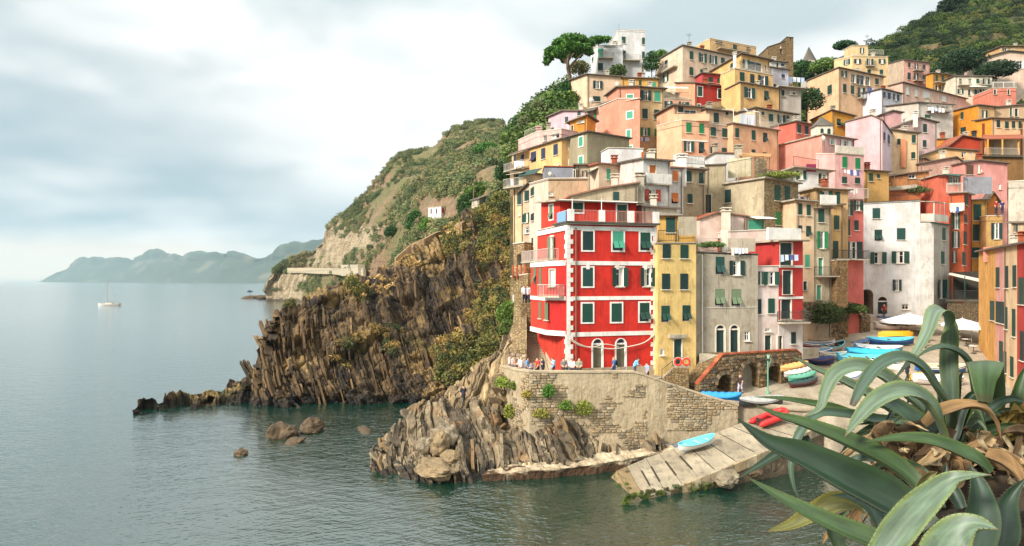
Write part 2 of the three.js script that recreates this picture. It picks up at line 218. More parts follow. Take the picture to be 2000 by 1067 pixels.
// the hill beyond the headland
const hillScatter = [], hillPts = [];
function hillAt(u, v, back = 0) { let best = 1e9, d = 200; for (const p of hillPts) { const dd = -p.z, a = 1000 + p.x / dd * F - u, b = HOR - (p.y - CAMY) / dd * F - v, e = a * a + b * b; if (e < 64 && dd + e * 0.5 < best) { best = dd + e * 0.5; d = dd; } } return d + back; }   // distance of the hillside seen at a photo pixel
{
  const cols = [[520, 588, 496, 576, 497], [528, 588, 495, 552, 499], [545, 588, 490, 531, 504], [568, 587, 480, 514, 505], [610, 590, 440, 483, 500], [650, 585, 380, 437, 490], [700, 582, 300, 394, 480], [760, 568, 220, 338, 470], [790, 560, 190, 311, 466], [830, 545, 165, 299, 460], [880, 505, 142, 267, 440], [940, 472, 126, 250, 430], [1010, 452, 116, 254, 400], [1100, 440, 112, 262, 380]];
  const ts = [0, 0.16, 0.32, 0.5, 0.66, 0.82, 1];
  const rows = ts.map((t) => cols.map(([u, v0, d0, v1, d1]) => { const a = at(u, v0, d0), b = at(u, v1, d1); const q = a.clone().lerp(b, t); q.y = mix(a.y, b.y, Math.pow(t, 0.92)) ; return q; }));
  rows.unshift(cols.map(([u, v0, d0]) => { const a = at(u, v0, d0); a.y = -4; a.z += 2; return a; }));
  rows.push(cols.map(([u, , , v1, d1]) => { const b = at(u, v1, d1); b.z -= 60; b.y -= 30; return b; }));
  const rocky = (p) => { const su = 1000 + p.x / -p.z * F, sv = HOR - (p.y - CAMY) / -p.z * F; const cl = Math.exp(-Math.pow((su - 650 - (500 - sv) * 0.55) / 85, 2) - Math.pow((sv - 480) / 42, 2)) * 1.0 + sstep(526, 536, sv) * sstep(640, 560, su) * 0.9; return clamp(cl + fbm(p.x * 0.03, p.y * 0.03, p.z * 0.03, 4) * 0.9); };
  const s = sheet(rows, 330, 220, (p, n) => {
    if (p.y < -1) return 0; const r = rocky(p); const b = { h: 1.6 * fbm(p.x * 0.16, p.y * 0.035, p.z * 0.12, 4) };
    return fbm(p.x * 0.018, p.y * 0.018, p.z * 0.018, 5) * 13 * sstep(0, 18, p.y + 4) + b.h * 3.4 * r + fbm(p.x * 0.22, p.y * 0.22, p.z * 0.22, 3) * 1.1;
  }, (p, n, h) => {
    const r = rocky(p), f = fbm(p.x * 0.02 + 5, p.y * 0.02, p.z * 0.02, 5), f2 = fbm(p.x * 0.2, p.y * 0.2, p.z * 0.2, 3);
    let c = mix3(rgbl(116, 112, 72), rgbl(142, 118, 92), sstep(-0.06, 0.16, f + 0.1 * f2));
    c = mix3(c, mix3(rgbl(176, 162, 136), rgbl(136, 122, 100), sstep(-0.1, 0.2, fbm(p.x * 0.3, p.y * 0.05, p.z * 0.3, 3))), sstep(0.3, 0.62, r + f2 * 0.4)); c = mix3(c, rgbl(56, 46, 36), sstep(0.2, -0.2, p.y - 2 - f2 * 3) * 0.8); return c;
  });
  structure('coastal_hillside', s.geo, hillMat); hillPts.push(...s.P);
  const R = rng(11); const su = (p) => 1000 + p.x / -p.z * F, sv = (p) => HOR - (p.y - CAMY) / -p.z * F;
  for (let k = 0; k < 60000 && hillScatter.length < 9000; k++) { const i = Math.floor(R() * s.P.length), p = s.P[i]; if (p.y < 7 || p.z < -505) continue; const hu = su(p), hv = sv(p); if ((hu > 818 && hu < 900 && hv > 384 && hv < 436) || (hu > 915 && hu < 962 && hv > 375 && hv < 415)) continue; const r = rocky(p), f = fbm(p.x * 0.03 + 9, p.y * 0.03, p.z * 0.03, 4); if (R() < r * 1.15) continue; if (f < -0.14 + R() * 0.3) continue; hillScatter.push([p, s.N[i], R()]); }
}
// the near headland of tilted beds
const headScatter = [], headTop = [];
{
  const cols = [[258, 75.9, 264, 804, 76.2], [300, 75.5, 292, 795, 77], [340, 75.5, 338, 784, 78], [420, 76, 402, 760, 80], [470, 77, 455, 741, 82], [520, 77.6, 490, 712, 84], [560, 78, 505, 655, 86], [600, 78.5, 524, 622, 88], [650, 79, 572, 604, 91], [700, 79.3, 640, 578, 95], [755, 79.5, 720, 562, 98], [810, 79.5, 790, 520, 100], [850, 79, 838, 478, 102], [905, 78, 900, 440, 102], [960, 75, 960, 428, 99], [1000, 73, 1010, 424, 95], [1060, 71, 1075, 420, 92]];
  const mid = (t, e) => cols.map(([u0, d0, u1, v1, d1]) => { const a = at(u0, HOR + CAMY * F / d0, d0), b = at(u1, v1, d1); return V(mix(a.x, b.x, t), mix(a.y, b.y, t), mix(a.z, b.z, Math.pow(t, e))); });
  const rows = [cols.map(([u0, d0]) => { const a = at(u0, HOR + CAMY * F / d0, d0); a.y = -2.5; a.z += 1; return a; }), mid(0, 1), mid(0.2, 1.35), mid(0.42, 1.35), mid(0.64, 1.3), mid(0.84, 1.2), mid(1, 1)];
  rows.push(cols.map(([, , u1, v1, d1], i) => { const b = at(u1, v1, d1); b.z -= 7; b.y += i > 9 ? 0.8 : -0.4; b.x += i < 9 ? 1.5 : 0; return b; }));
  rows.push(cols.map(([, , u1, v1, d1], i) => { const b = at(u1, v1, d1); b.z -= 26; b.y = i < 9 ? -3 : b.y - 5; b.x += i < 9 ? 6 : 0; return b; }));
  const S = (p) => { const w = fbm(p.x * 0.035, p.y * 0.05, p.z * 0.04, 3); const tilt = mix(0.72, 0.42, sstep(-32, -2, p.x)); return p.x * 0.88 + p.y * tilt + p.z * 0.12 + w * 3.4 + fbm(p.x * 0.3, p.y * 0.3, p.z * 0.3, 2) * 0.45; };
  const fold = (p) => sstep(0.0, 0.22, fbm(p.x * 0.075 + 3, p.y * 0.075, p.z * 0.075, 3) + 0.05 + 0.4 * sstep(3.5, 0.5, p.y)); // broken, tumbled zones
  // beds split across into blocks that stand out unevenly
  const blocks = (p, th, seed) => { const q = beds(S(p), th, seed), al = p.y * 0.9 - p.x * 0.4 + hash1(q.id * 2.7 + seed) * 9, len = 1.2 + 3.2 * hash1(q.id + seed), w = al / len + 0.4 * fbm(p.x * 0.5, p.y * 0.5, p.z * 0.5, 2), c = Math.floor(w), fr = w - c; const gap = Math.exp(-Math.pow(Math.min(fr, 1 - fr) / 0.05, 2)); return { h: hash1(q.id * 13.1 + c * 3.7) - 0.5 * gap, q }; };
  const s = sheet(rows, 820, 330, (p, n, a, b) => {
    const big = fbm(p.x * 0.06, p.y * 0.06, p.z * 0.06, 4) * 5.0, k = fold(p), B = blocks(p, 0.58, 7), B2 = blocks(p, 2.9, 31);
    const edge = sstep(0, 0.05, a) * sstep(-2.2, -0.5, p.y) * (b > 0.87 ? 0.25 : 1);
    const veg = sstep(2, 9, p.x) * sstep(8, 13, p.y), rough = fbm(p.x * 0.45, p.y * 0.45, p.z * 0.45, 4);
    return (big * 0.8 + (B.q.h * 0.8 + B.h * 0.75) * (1 - 0.5 * k) * (1 - 0.5 * veg) + B2.h * 1.5 + rough * (0.7 + 1.6 * k + veg) + fbm(p.x * 1.7, p.y * 1.7, p.z * 1.7, 2) * 0.35 - 1.6) * edge;
  }, (p, n, h) => {
    const B = blocks(p, 0.58, 7), t = hash1(B.q.id * 5.3), f = fbm(p.x * 0.09, p.y * 0.09, p.z * 0.09, 4), g = fbm(p.x * 0.9, p.y * 0.9, p.z * 0.9, 3);
    let c = mix3(rgbl(46, 37, 26), rgbl(134, 109, 74), clamp(t * 0.8 + f * 0.5 + g * 0.45 - 0.08));
    c = mix3(c, rgbl(122, 96, 60), sstep(0.06, 0.3, f + g * 0.3) * 0.4);
    const moss = sstep(0.1, 0.26, fbm(p.x * 0.12 + 8, p.y * 0.12, p.z * 0.12, 4) + g * 0.25 + 0.16 * sstep(2, 10, p.x)); c = mix3(c, rgbl(84, 80, 38), moss * 0.75);
    c = mix3(c, rgbl(176, 148, 96), sstep(0.1, 0.24, fbm(p.x * 0.2 + 40, p.y * 0.2, p.z * 0.2, 4) + g * 0.15) * 0.6);
    c = mix3(c, rgbl(30, 24, 18), sstep(0.05, -0.05, p.y - 0.9 - g * 1.6) * 0.8); return c;
  });
  const cliff = structure('headland_cliff', s.geo, rockMat);
  rockSlabs(cliff, s, S, 300, 61, (p) => p.y > 0.4 && p.z > -100 && fold(p) < 0.75 && p.x < 2, (p) => mix(0.72, 0.42, sstep(-32, -2, p.x)), 0.88, [3, 9], [0.08, 0.26], [-0.08, 0.2], [[122, 98, 66], [88, 71, 48], [150, 124, 86], [104, 82, 52], [72, 58, 40]]);
  for (let i = 0; i < s.P.length; i += 11) if (s.P[i].y > 8) headTop.push(s.P[i]);
  const R = rng(5);
  for (let k = 0; k < 60000 && headScatter.length < 2100; k++) { const i = Math.floor(R() * s.P.length), p = s.P[i], n = s.N[i]; if (p.y < 3 || p.z < -112) continue; const su = 1000 + p.x / -p.z * F; const f = fbm(p.x * 0.12 + 8, p.y * 0.12, p.z * 0.12, 4) + (su > 860 ? 0.16 : -0.1) + (su > 930 ? 0.16 : 0) + 0.22 * Math.max(0, n.y - 0.4); if (f < 0.16 + R() * 0.2) continue; headScatter.push([p, n, R()]); }
}
// the slope that carries the village
const villScatter = [];
const lerpTab = (T, x) => { if (x <= T[0][0]) return T[0][1]; for (let i = 1; i < T.length; i++) if (x <= T[i][0]) return mix(T[i - 1][1], T[i][1], (x - T[i - 1][0]) / (T[i][0] - T[i - 1][0])); return T[T.length - 1][1]; };
const PLZ = (d) => d < 86 ? 3.96 + 0.2 * (d - 56) : 9.96 + 0.03 * (d - 86);
function villY(u, d) {
  const L = lerpTab([[62, 4], [68, 6.5], [74, 11.5], [80, 17], [88, 24], [98, 32], [108, 40], [120, 47.5], [135, 53], [150, 55], [240, 60]], d);
  const Rr = Math.max(PLZ(d) - 0.8, lerpTab([[62, 3], [86, 9], [93, 12], [100, 18], [112, 28], [125, 37], [140, 45], [160, 54], [200, 60], [240, 62]], d));
  const y = mix(L, Rr, sstep(1430, 1620, u));
  const vs = lerpTab([[990, 285], [1010, 262], [1030, 235], [1060, 210], [1092, 180], [1118, 156], [1300, 140], [1500, 118], [1640, 116], [1750, 110], [2300, 100]], u);
  return Math.min(y, CAMY + (HOR - vs) / F * d);
}
{
  const us = []; for (let u = 996; u <= 2400; u += 26) us.push(u); const ds = [62, 66, 70, 74, 80, 86, 92, 100, 108, 116, 124, 132, 142, 154, 170, 200, 240];
  const rows = ds.map((d) => us.map((u) => { const p = at(u, HOR, d); p.y = villY(u, d); return p; }));
  const s = sheet(rows, 300, 150, (p, n) => fbm(p.x * 0.15, p.y * 0.15, p.z * 0.15, 4) * 0.9, (p) => { const f = fbm(p.x * 0.15, p.y * 0.15, p.z * 0.15, 4); return mix3(rgbl(88, 84, 54), rgbl(150, 128, 96), sstep(-0.05, 0.25, f)); });
  structure('village_hillside', s.geo, hillMat);
  const R = rng(23);
  for (let k = 0; k < 30000 && villScatter.length < 1500; k++) { const i = Math.floor(R() * s.P.length), p = s.P[i]; const d = -p.z, u = 1000 + p.x / d * F; const left = u < 1125 && d > 96 && d < 128; const midb = u > 1520 && u < 1640 && d > 106 && d < 165; const gap = u > 1230 && u < 1300 && d > 124 && d < 150; const back = u > 1480 && d > 150 && d < 235; if (!(left || midb || gap || back)) continue; if (R() < 0.15) continue; villScatter.push([p, s.N[i], R(), left]); }
}
// green terraced hill above the village
const topScatter = [];
{
  const cols = [[1470, 165, 260], [1540, 156, 262], [1600, 150, 265], [1640, 138, 270], [1700, 108, 275], [1760, 74, 282], [1820, 42, 290], [1880, 16, 296], [1950, -14, 300], [2050, -40, 305], [2200, -70, 310], [2400, -90, 310]];
  const ts = [0, 0.2, 0.4, 0.6, 0.8, 1];
  const rows = ts.map((t) => cols.map(([u, v, d]) => { const a = at(u, HOR, 160); a.y = 50; const b = at(u, v, d); return V(mix(a.x, b.x, t), mix(a.y, b.y, t), mix(a.z, b.z, t)); }));
  rows.push(cols.map(([u, v, d]) => { const b = at(u, v, d); b.z -= 50; b.y -= 14; return b; }));
  const s = sheet(rows, 260, 200, (p, n) => { const st = 3.2, k = p.y / st + fbm(p.x * 0.03, 1, p.z * 0.03, 3) * 1.2, f = k - Math.floor(k); return fbm(p.x * 0.03, p.y * 0.03, p.z * 0.03, 4) * 5 + (sstep(0, 0.25, f) - f) * 1.9 + fbm(p.x * 0.3, p.y * 0.3, p.z * 0.3, 3) * 0.6; },
    (p) => { const f = fbm(p.x * 0.05, p.y * 0.12, p.z * 0.05, 4); return mix3(mix3(rgbl(44, 56, 26), rgbl(88, 92, 42), sstep(-0.1, 0.2, f)), rgbl(118, 94, 74), sstep(0.2, 0.34, f)); });
  structure('terraced_hill', s.geo, hillMat);
  const R = rng(41);
  for (let k = 0; k < 60000 && topScatter.length < 5200; k++) { const i = Math.floor(R() * s.P.length), p = s.P[i]; if (p.z < -312) continue; const f = fbm(p.x * 0.05, p.y * 0.12, p.z * 0.05, 4); const u = 1000 + p.x / -p.z * F; if (f > 0.06 + R() * 0.2 - (u > 1840 ? -0.2 : 0)) continue; topScatter.push([p, s.N[i], R()]); }
}
// ---------------------------------------------------------------- houses
const ZC = { A: [980, 40, 5.335], B: [1280, 40, 5.335], C: [1600, 0, 4.445], D: [980, 200, 5.335], E: [1280, 200, 5.335], F: [1600, 200, 4.85], G: [980, 370, 5.335], I: [1260, 380, 5.335], J: [1260, 560, 4.85], K: [1540, 360, 4.105], M: [1840, 280, 4.445], N: [1840, 500, 3.81], O: [1700, 60, 5.927], H: [980, 560, 5.335], S: [700, 380, 5.335], X: [0, 0, 1] };
const shutterGeo = (() => { // louvred leaf, one unit wide and high
  const g = [box(0.12, 1, 0.7, -0.44), box(0.12, 1, 0.7, 0.44), box(0.76, 0.05, 0.7, 0, 0.475), box(0.76, 0.05, 0.7, 0, -0.475), box(0.76, 0.04, 0.7, 0, 0.0)];
  for (let i = 0; i < 15; i++) { const y = -0.43 + i * 0.0614; const b = box(0.78, 0.058, 0.16); b.rotateX(0.55); b.translate(0, y, -0.02); g.push(b); }
  g.push(box(0.76, 0.94, 0.08, 0, 0, -0.34)); return merge(g);
})();
const unitBox = new THREE.BoxGeometry(1, 1, 1);
const doorGeo = merge([box(1, 1, 0.5), box(0.3, 0.36, 0.3, -0.22, 0.22, 0.2), box(0.3, 0.36, 0.3, 0.22, 0.22, 0.2), box(0.3, 0.36, 0.3, -0.22, -0.24, 0.2), box(0.3, 0.36, 0.3, 0.22, -0.24, 0.2)]);
function ringGeo(w, h, t, z0, z1) { const d = z1 - z0, z = (z0 + z1) / 2; return [box(t, h, d, -(w + t) / 2, 0, z), box(t, h, d, (w + t) / 2, 0, z), box(w + 2 * t, t, d, 0, (h + t) / 2, z), box(w + 2 * t, t, d, 0, -(h + t) / 2, z)]; }
function archShape(w, h) { const s = new THREE.Shape(), r = w / 2; s.moveTo(-r, -h / 2); s.lineTo(r, -h / 2); s.lineTo(r, h / 2 - r); s.absarc(0, h / 2 - r, r, 0, Math.PI, false); s.lineTo(-r, -h / 2); return s; }
const pieces = [];  // for the small additions that follow
// a vertical wall plane through two points, left to right as seen
class Face {
  constructor(a, b) { this.a = a; this.b = b; this.dir = V(b.x - a.x, 0, b.z - a.z); this.len = this.dir.length(); this.dir.normalize(); this.turn = Math.atan2(-this.dir.z, this.dir.x); this.n = V(Math.sin(this.turn), 0, Math.cos(this.turn)); }
  s(u) { const k = (u - 1000) / F; const { a, dir } = this; return -(a.x + k * a.z) / (dir.x + k * dir.z); }       // where the photo column meets it
  d(u) { return -(this.a.z + this.dir.z * this.s(u)); }
  y(u, v) { return CAMY - (v - HOR) / F * this.d(u); }
  p(s, y, z = 0) { return V(this.a.x + this.dir.x * s + this.n.x * z, y, this.a.z + this.dir.z * s + this.n.z * z); }
}
function addWindow(g, base, f, t, s0, s1, y0, y1, o, holes) {
  const kind = t[0], cc = (t[1] && t[1] !== '_' ? t[1] : o.sh) || 'G', sm = cc === 'G' ? shutterG[Math.floor(hash1(s0 * 13 + y0 * 7 + f.a.x) * 4)] : SH[cc]; let w = Math.abs(s1 - s0), h = Math.abs(y1 - y0); const cx = (s0 + s1) / 2, cy = (y0 + y1) / 2; if (w < 0.15 || h < 0.15) return;
  const root = new THREE.Group(); root.position.copy(f.p(cx, cy)).sub(base); root.rotation.y = f.turn; g.add(root);
  const R = hash1(Math.round(cx * 90 + cy * 37)); const sub = (name, geo, m, x, y, z, sx, sy, sz) => { const q = part(root, name, geo, m); q.position.set(x, y, z); q.scale.set(sx, sy, sz); return q; };
  root.name = 'window';
  const fr = o.fr ? 0.13 : 0, frm = o.frm || MT.white;
  const hole = (ww, hh, x = 0) => holes.push({ x: cx + x, y: cy, w: ww, h: hh, arch: kind === 'a' });
  if (kind === 'c') {
    if (fr) part(root, 'surround', merge([...ringGeo(w, h, fr, 0.002, 0.06)]), frm); else part(root, 'sill', box(w + 0.2, 0.07, 0.16, 0, -h / 2 - 0.035, 0.07), MT.coping);
    for (const q of [-1, 1]) sub('shutter', shutterGeo, sm, q * w / 4, 0, 0.035, w / 2 * 0.985, h, 0.05);
  } else if (kind === 'o' || kind === 'w' || kind === 'r') {
    const pw = kind === 'o' ? w * 0.46 : w; hole(pw, h);
    if (fr) part(root, 'surround', merge(ringGeo(pw, h, fr, 0.002, 0.04)), frm);
    part(root, 'frame', merge([...ringGeo(pw - 0.16, h - 0.16, 0.08, -0.2, -0.1), box(0.05, h - 0.16, 0.06, 0, 0, -0.15), box(pw - 0.16, 0.04, 0.05, 0, h * 0.16, -0.15), ...ringGeo(pw, h, 0.02, -0.22, 0.0)]), MT.frame);
    sub('pane', unitBox, MT.glass, 0, 0, -0.19, pw, h, 0.02);
    if (R > 0.45 && kind !== 'r') { const q = R > 0.72 ? 1 : -1; sub('curtain', unitBox, MT.curtain, q * pw * 0.22, 0.0, -0.17, pw * 0.36, h * 0.94, 0.015); }
    part(root, 'sill', box(pw + 0.2, 0.07, 0.2, 0, -h / 2 - 0.035, 0.08), MT.coping);
    if (kind === 'o') for (const q of [-1, 1]) { const a = sub('shutter', shutterGeo, sm, q * (pw / 2 + w * 0.135), 0, 0.05, w * 0.265, h, 0.05); const lift = 0.12 + 0.2 * hash1(R * 99 + q); a.rotation.y = q * lift * -1; a.position.z += 0.5 * w * 0.27 * Math.sin(lift); }
  } else if (kind === 'p') { // upper half shut, lower flaps propped outwards
    hole(w, h); if (fr) part(root, 'surround', merge(ringGeo(w, h, fr, 0.002, 0.06)), frm); part(root, 'reveal', merge(ringGeo(w, h, 0.02, -0.2, 0)), MT.frame); sub('pane', unitBox, MT.glass, 0, 0, -0.19, w, h, 0.02);
    for (const q of [-1, 1]) {
      sub('shutter', shutterGeo, sm, q * w / 4, h * 0.25, 0.035, w / 2 * 0.985, h * 0.5, 0.05);
      const a = 0.5 + 0.15 * q * R, l = h * 0.42; const fl = sub('shutter_flap', shutterGeo, sm, q * w / 4, -0.5 * l * Math.cos(a), 0.06 + 0.5 * l * Math.sin(a), w / 2 * 0.9, l, 0.04); fl.rotation.x = -a;
    }
  } else if (kind === 'd') {
    root.name = 'door'; hole(w, h); part(root, 'frame', merge([...ringGeo(w, h, fr || 0.07, -0.24, 0.03).slice(0, 3)]), o.fr ? frm : MT.coping);
    sub('door_leaf', doorGeo, o.doorM || sm, 0, 0, -0.17, w, h, 0.08); sub('handle', unitBox, MT.iron, w * 0.34, -h * 0.04, -0.1, 0.04, 0.12, 0.06);
    part(root, 'threshold', box(w + 0.2, 0.08, 0.3, 0, -h / 2 - 0.042, 0.06), MT.concrete);
  } else if (kind === 'b') { // open arched passage running back into the building
    root.name = 'archway'; holes.push({ x: cx, y: cy, w, h, arch: true }); const deep = o.deepArch || 4, ring = archShape(w + 0.3, h + 0.16); ring.holes.push(archShape(w, h)); part(root, 'vault', new THREE.ExtrudeGeometry(ring, { depth: deep, bevelEnabled: false, curveSegments: 12 }).translate(0, 0, -deep - 0.004), MT.concrete); part(root, 'passage_end', box(w + 0.3, h + 0.16, 0.1, 0, 0.06, -deep - 0.06), MT.oldDoor);
  } else if (kind === 'a') {
    root.name = 'door'; hole(w, h); const r = w / 2; const ring = archShape(w + 0.26, h + 0.13); ring.holes.push(archShape(w, h)); if (o.archRing !== 0) { const eg = new THREE.ExtrudeGeometry(ring, { depth: 0.08, bevelEnabled: false, curveSegments: 12 }); eg.translate(0, 0.0, -0.03); part(root, 'surround', eg, o.archM || MT.white); }
    const inner = new THREE.ExtrudeGeometry(archShape(w, h), { depth: 0.05, bevelEnabled: false, curveSegments: 12 }).translate(0, 0, -0.32);
    const sh0 = archShape(w + 0.04, h + 0.02); sh0.holes.push(archShape(w, h)); const rv = new THREE.ExtrudeGeometry(sh0, { depth: 0.3, bevelEnabled: false, curveSegments: 12 }).translate(0, 0, -0.31); part(root, 'reveal', rv, o.archM || MT.white);
    part(root, 'fanlight', inner, o.archDark || MT.glass);
    if (!o.archOpen) { const dh = h - r - 0.08; for (const q of [-1, 1]) sub('door_leaf', doorGeo, o.doorM || sm, q * w / 4, -h / 2 + dh / 2, -0.2, w / 2 * 0.98, dh, 0.06); part(root, 'transom', box(w, 0.14, 0.16, 0, h / 2 - r, -0.15), o.archM || MT.white); }
  }
}
function wallFace(g, base, f, tops, y0, m, wins, o, z) {   // tops: [[s, y], ...] left to right along the face
  const holes = []; if (wins) for (const [t, x0, ya, x1, yb] of wins) {
    const [ox, oy, k] = ZC[t.length > 2 ? t[2] : z]; const ua = ox + x0 / k, ub = ox + x1 / k, um = (ua + ub) / 2; const yt = f.y(um, oy + ya / k), yl = f.y(um, oy + yb / k);
    addWindow(g, base, f, t, f.s(ua), f.s(ub), yl, yt, o, holes);
  }
  const s = new THREE.Shape(); s.moveTo(tops[0][0], y0); s.lineTo(tops[tops.length - 1][0], y0); for (let i = tops.length - 1; i >= 0; i--) s.lineTo(tops[i][0], tops[i][1]); s.closePath();
  const sMin = tops[0][0], sMax = tops[tops.length - 1][0];
  for (const h of holes) {
    const yTop = lerpTab(tops, h.x) - 0.06; let l = Math.max(h.x - h.w / 2, sMin + 0.05), r = Math.min(h.x + h.w / 2, sMax - 0.05), b = Math.max(h.y - h.h / 2, y0 + 0.02), t = Math.min(h.y + h.h / 2, yTop); if (r - l < 0.1 || t - b < 0.1) continue;
    const p = new THREE.Path(); if (h.arch && l === h.x - h.w / 2) { const q = h.w / 2; p.moveTo(l, b); p.lineTo(r, b); p.lineTo(r, t - q); p.absarc(h.x, t - q, q, 0, Math.PI, false); p.lineTo(l, b); } else { p.moveTo(l, b); p.lineTo(r, b); p.lineTo(r, t); p.lineTo(l, t); p.lineTo(l, b); }
    s.holes.push(p);
  }
  const geo = new THREE.ShapeGeometry(s, 10); geo.rotateY(f.turn); geo.translate(f.a.x - base.x, -base.y, f.a.z - base.z); return part(g, 'wall', geo, m);
}
function slab(pts, up, th) { const q = pts.map((p) => p.clone().add(V(0, up, 0))), r = q.map((p) => p.clone().add(V(0, th, 0))); return hexa([...q, ...r]); }
// one block of a house: prof = top of the front wall left to right [X, Y, depth], sl / sr = far end of the left / right side wall
function volume(g, base, z, o) {
  const [ox, oy, k] = ZC[z]; const px = (q) => [ox + q[0] / k, oy + q[1] / k]; const pr = o.prof;
  const ref = pr.find((q) => q[2]) || o.sl || o.sr; const [, rv] = px(ref); const yRef = CAMY - (rv - HOR) / F * ref[2];
  const dep = (q) => { if (q[2]) return q[2]; const [, v] = px(q); const r = (CAMY - yRef) * F / (v - HOR); return clamp(r, ref[2] * 0.8, ref[2] * 1.25); };  // same roof level
  const pt = (q) => { const [u, v] = px(q); return at(u, v, dep(q)); };
  const A = pt(pr[0]), B = pt(pr[pr.length - 1]); const f = new Face(A, B);
  const tops = pr.map((q, i) => { const [u, v] = px(q); if (i === 0) return [0, A.y]; if (i === pr.length - 1) return [f.len, B.y]; return [f.s(u), f.y(u, v)]; });
  let y0 = (o.b ? CAMY - (o.b - HOR) / F * f.d((px(pr[0])[0] + px(pr[pr.length - 1])[0]) / 2) : A.y - 8) - (o.sink ?? 1.0);
  let T, dy = 0; if (o.sl) { const q = pt(o.sl); T = V(q.x - A.x, 0, q.z - A.z); dy = q.y - A.y; } else if (o.sr) { const q = pt(o.sr); T = V(q.x - B.x, 0, q.z - B.z); dy = q.y - B.y; } else T = f.n.clone().multiplyScalar(-(o.t || 7));
  if (Math.abs(dy) < 0.25) dy = 0; if (o.rise) dy = o.rise;
  if (T.z > -1.5) T.z = -1.5;
  if (o.deep) T.setLength(o.deep);
  if (o.sink === undefined && -A.z > 62) for (const q of [A, B, A.clone().add(T), B.clone().add(T)]) y0 = Math.min(y0, Math.max(y0 - 14, villY(1000 + q.x / -q.z * F, -q.z) - 0.6));
  const m = wallMat(o.col, o.st || 'p'), ms = o.sc ? wallMat(o.sc, o.sst || o.st || 'p') : m;
  wallFace(g, base, f, tops, y0, m, o.w, o, z);
  const A2 = A.clone().add(T), B2 = B.clone().add(T); A2.y += dy; B2.y += dy;
  // side and rear walls
  const side = (p, q, wins, mm) => { const ff = new Face(p, q); wallFace(g, base, ff, [[0, p.y], [ff.len, q.y]], y0, mm, wins, o, z); return ff; };
  const fl = side(A2, A, o.ws && o.sl ? o.ws : null, o.sl ? ms : m), frr = side(B, B2, o.ws && o.sr ? o.ws : null, o.sr ? ms : m);
  const rear = []; for (let i = 1; i < tops.length; i++) { const p = f.p(tops[i - 1][0], tops[i - 1][1] + dy).add(T), q = f.p(tops[i][0], tops[i][1] + dy).add(T), p0 = p.clone(), q0 = q.clone(); p0.y = q0.y = y0; rear.push([q0, p0, p], [q0, p, q]); }
  part(g, 'wall', local(polyGeo(rear), base), m);
  // roof
  const th = T.clone().setY(0).normalize(), rm = MT[o.rm || 'slate'], L = T.length();
  const oh = o.roof === 'flat' ? 0 : (o.oh ?? 0.32);
  for (let i = 1; i < tops.length; i++) {
    const e0 = i === 1 ? oh : 0, e1 = i === tops.length - 1 ? oh : 0, sl = (tops[i][1] - tops[i - 1][1]) / Math.max(0.01, tops[i][0] - tops[i - 1][0]); if (tops[i][0] - tops[i - 1][0] < 0.05 || Math.abs(sl) > 4) continue;
    const p = f.p(tops[i - 1][0] - e0, tops[i - 1][1] - e0 * sl, oh), q = f.p(tops[i][0] + e1, tops[i][1] + e1 * sl, oh); p.y -= dy / L * oh; q.y -= dy / L * oh;
    const add = th.clone().multiplyScalar(L + 2 * oh); add.y = dy * (L + 2 * oh) / L; const p2 = p.clone().add(add), q2 = q.clone().add(add);
    const drop = o.roof === 'flat' ? -(o.par ?? 0.75) : 0.003;
    part(g, o.roof === 'flat' ? 'roof_deck' : 'roof', local(slab([p, q, q2, p2], drop, o.roof === 'flat' ? 0.1 : 0.16), base), rm);
    if (o.roof === 'flat') part(g, 'coping', local(slab([f.p(tops[i - 1][0] - 0.06 , tops[i - 1][1], 0.06), f.p(tops[i][0] + 0.06, tops[i][1], 0.06), f.p(tops[i][0] + 0.06, tops[i][1], -0.25), f.p(tops[i - 1][0] - 0.06, tops[i - 1][1], -0.25)], 0.003, 0.09), base), MT[o.cop || 'coping']);
    else part(g, 'eaves_gutter', local(bar(p.clone().add(V(0, 0.04, 0)), q.clone().add(V(0, 0.04, 0)), 0.07, 6), base), MT.pipe);
  }
  if (o.roof === 'flat') for (const ff of [fl, frr]) { const ya = ff === fl ? A2.y : B.y, yb = ff === fl ? A.y : B2.y; part(g, 'coping', local(slab([ff.p(0, ya, 0.06), ff.p(ff.len, yb, 0.06), ff.p(ff.len, yb, -0.25), ff.p(0, ya, -0.25)], 0.006, 0.086), base), MT[o.cop || 'coping']); }
  else if (!o.noPipe) { const s = hash1(A.x * 7) > 0.5 ? 0.25 : f.len - 0.25; const yt = lerpTab(tops, s); part(g, 'drainpipe', local(bar(f.p(s, yt - 0.1, 0.07), f.p(s, y0, 0.07), 0.05, 6), base), MT.pipe); }
  return { f, fl, fr: frr, A, B, A2, B2, y0, tops };
}
function railing(g, base, pts, h = 0.95, m = MT.iron, gap = 0.16) {  // posts, rails and bars along a line
  const bars = []; for (let i = 1; i < pts.length; i++) { const a = pts[i - 1], b = pts[i], L = a.distanceTo(b), n = Math.max(1, Math.round(L / gap)); const u = V(0, h, 0), lo = V(0, 0.08, 0);
    bars.push(bar(a.clone().add(u), b.clone().add(u), 0.03, 5), bar(a.clone().add(lo), b.clone().add(lo), 0.02, 4)); for (let k = 0; k <= n; k++) { const p = a.clone().lerp(b, k / n); bars.push(bar(p, p.clone().add(u), k === 0 || k === n ? 0.03 : 0.013, 4)); } }
  return part(g, 'railing', local(merge(bars), base), m);
}
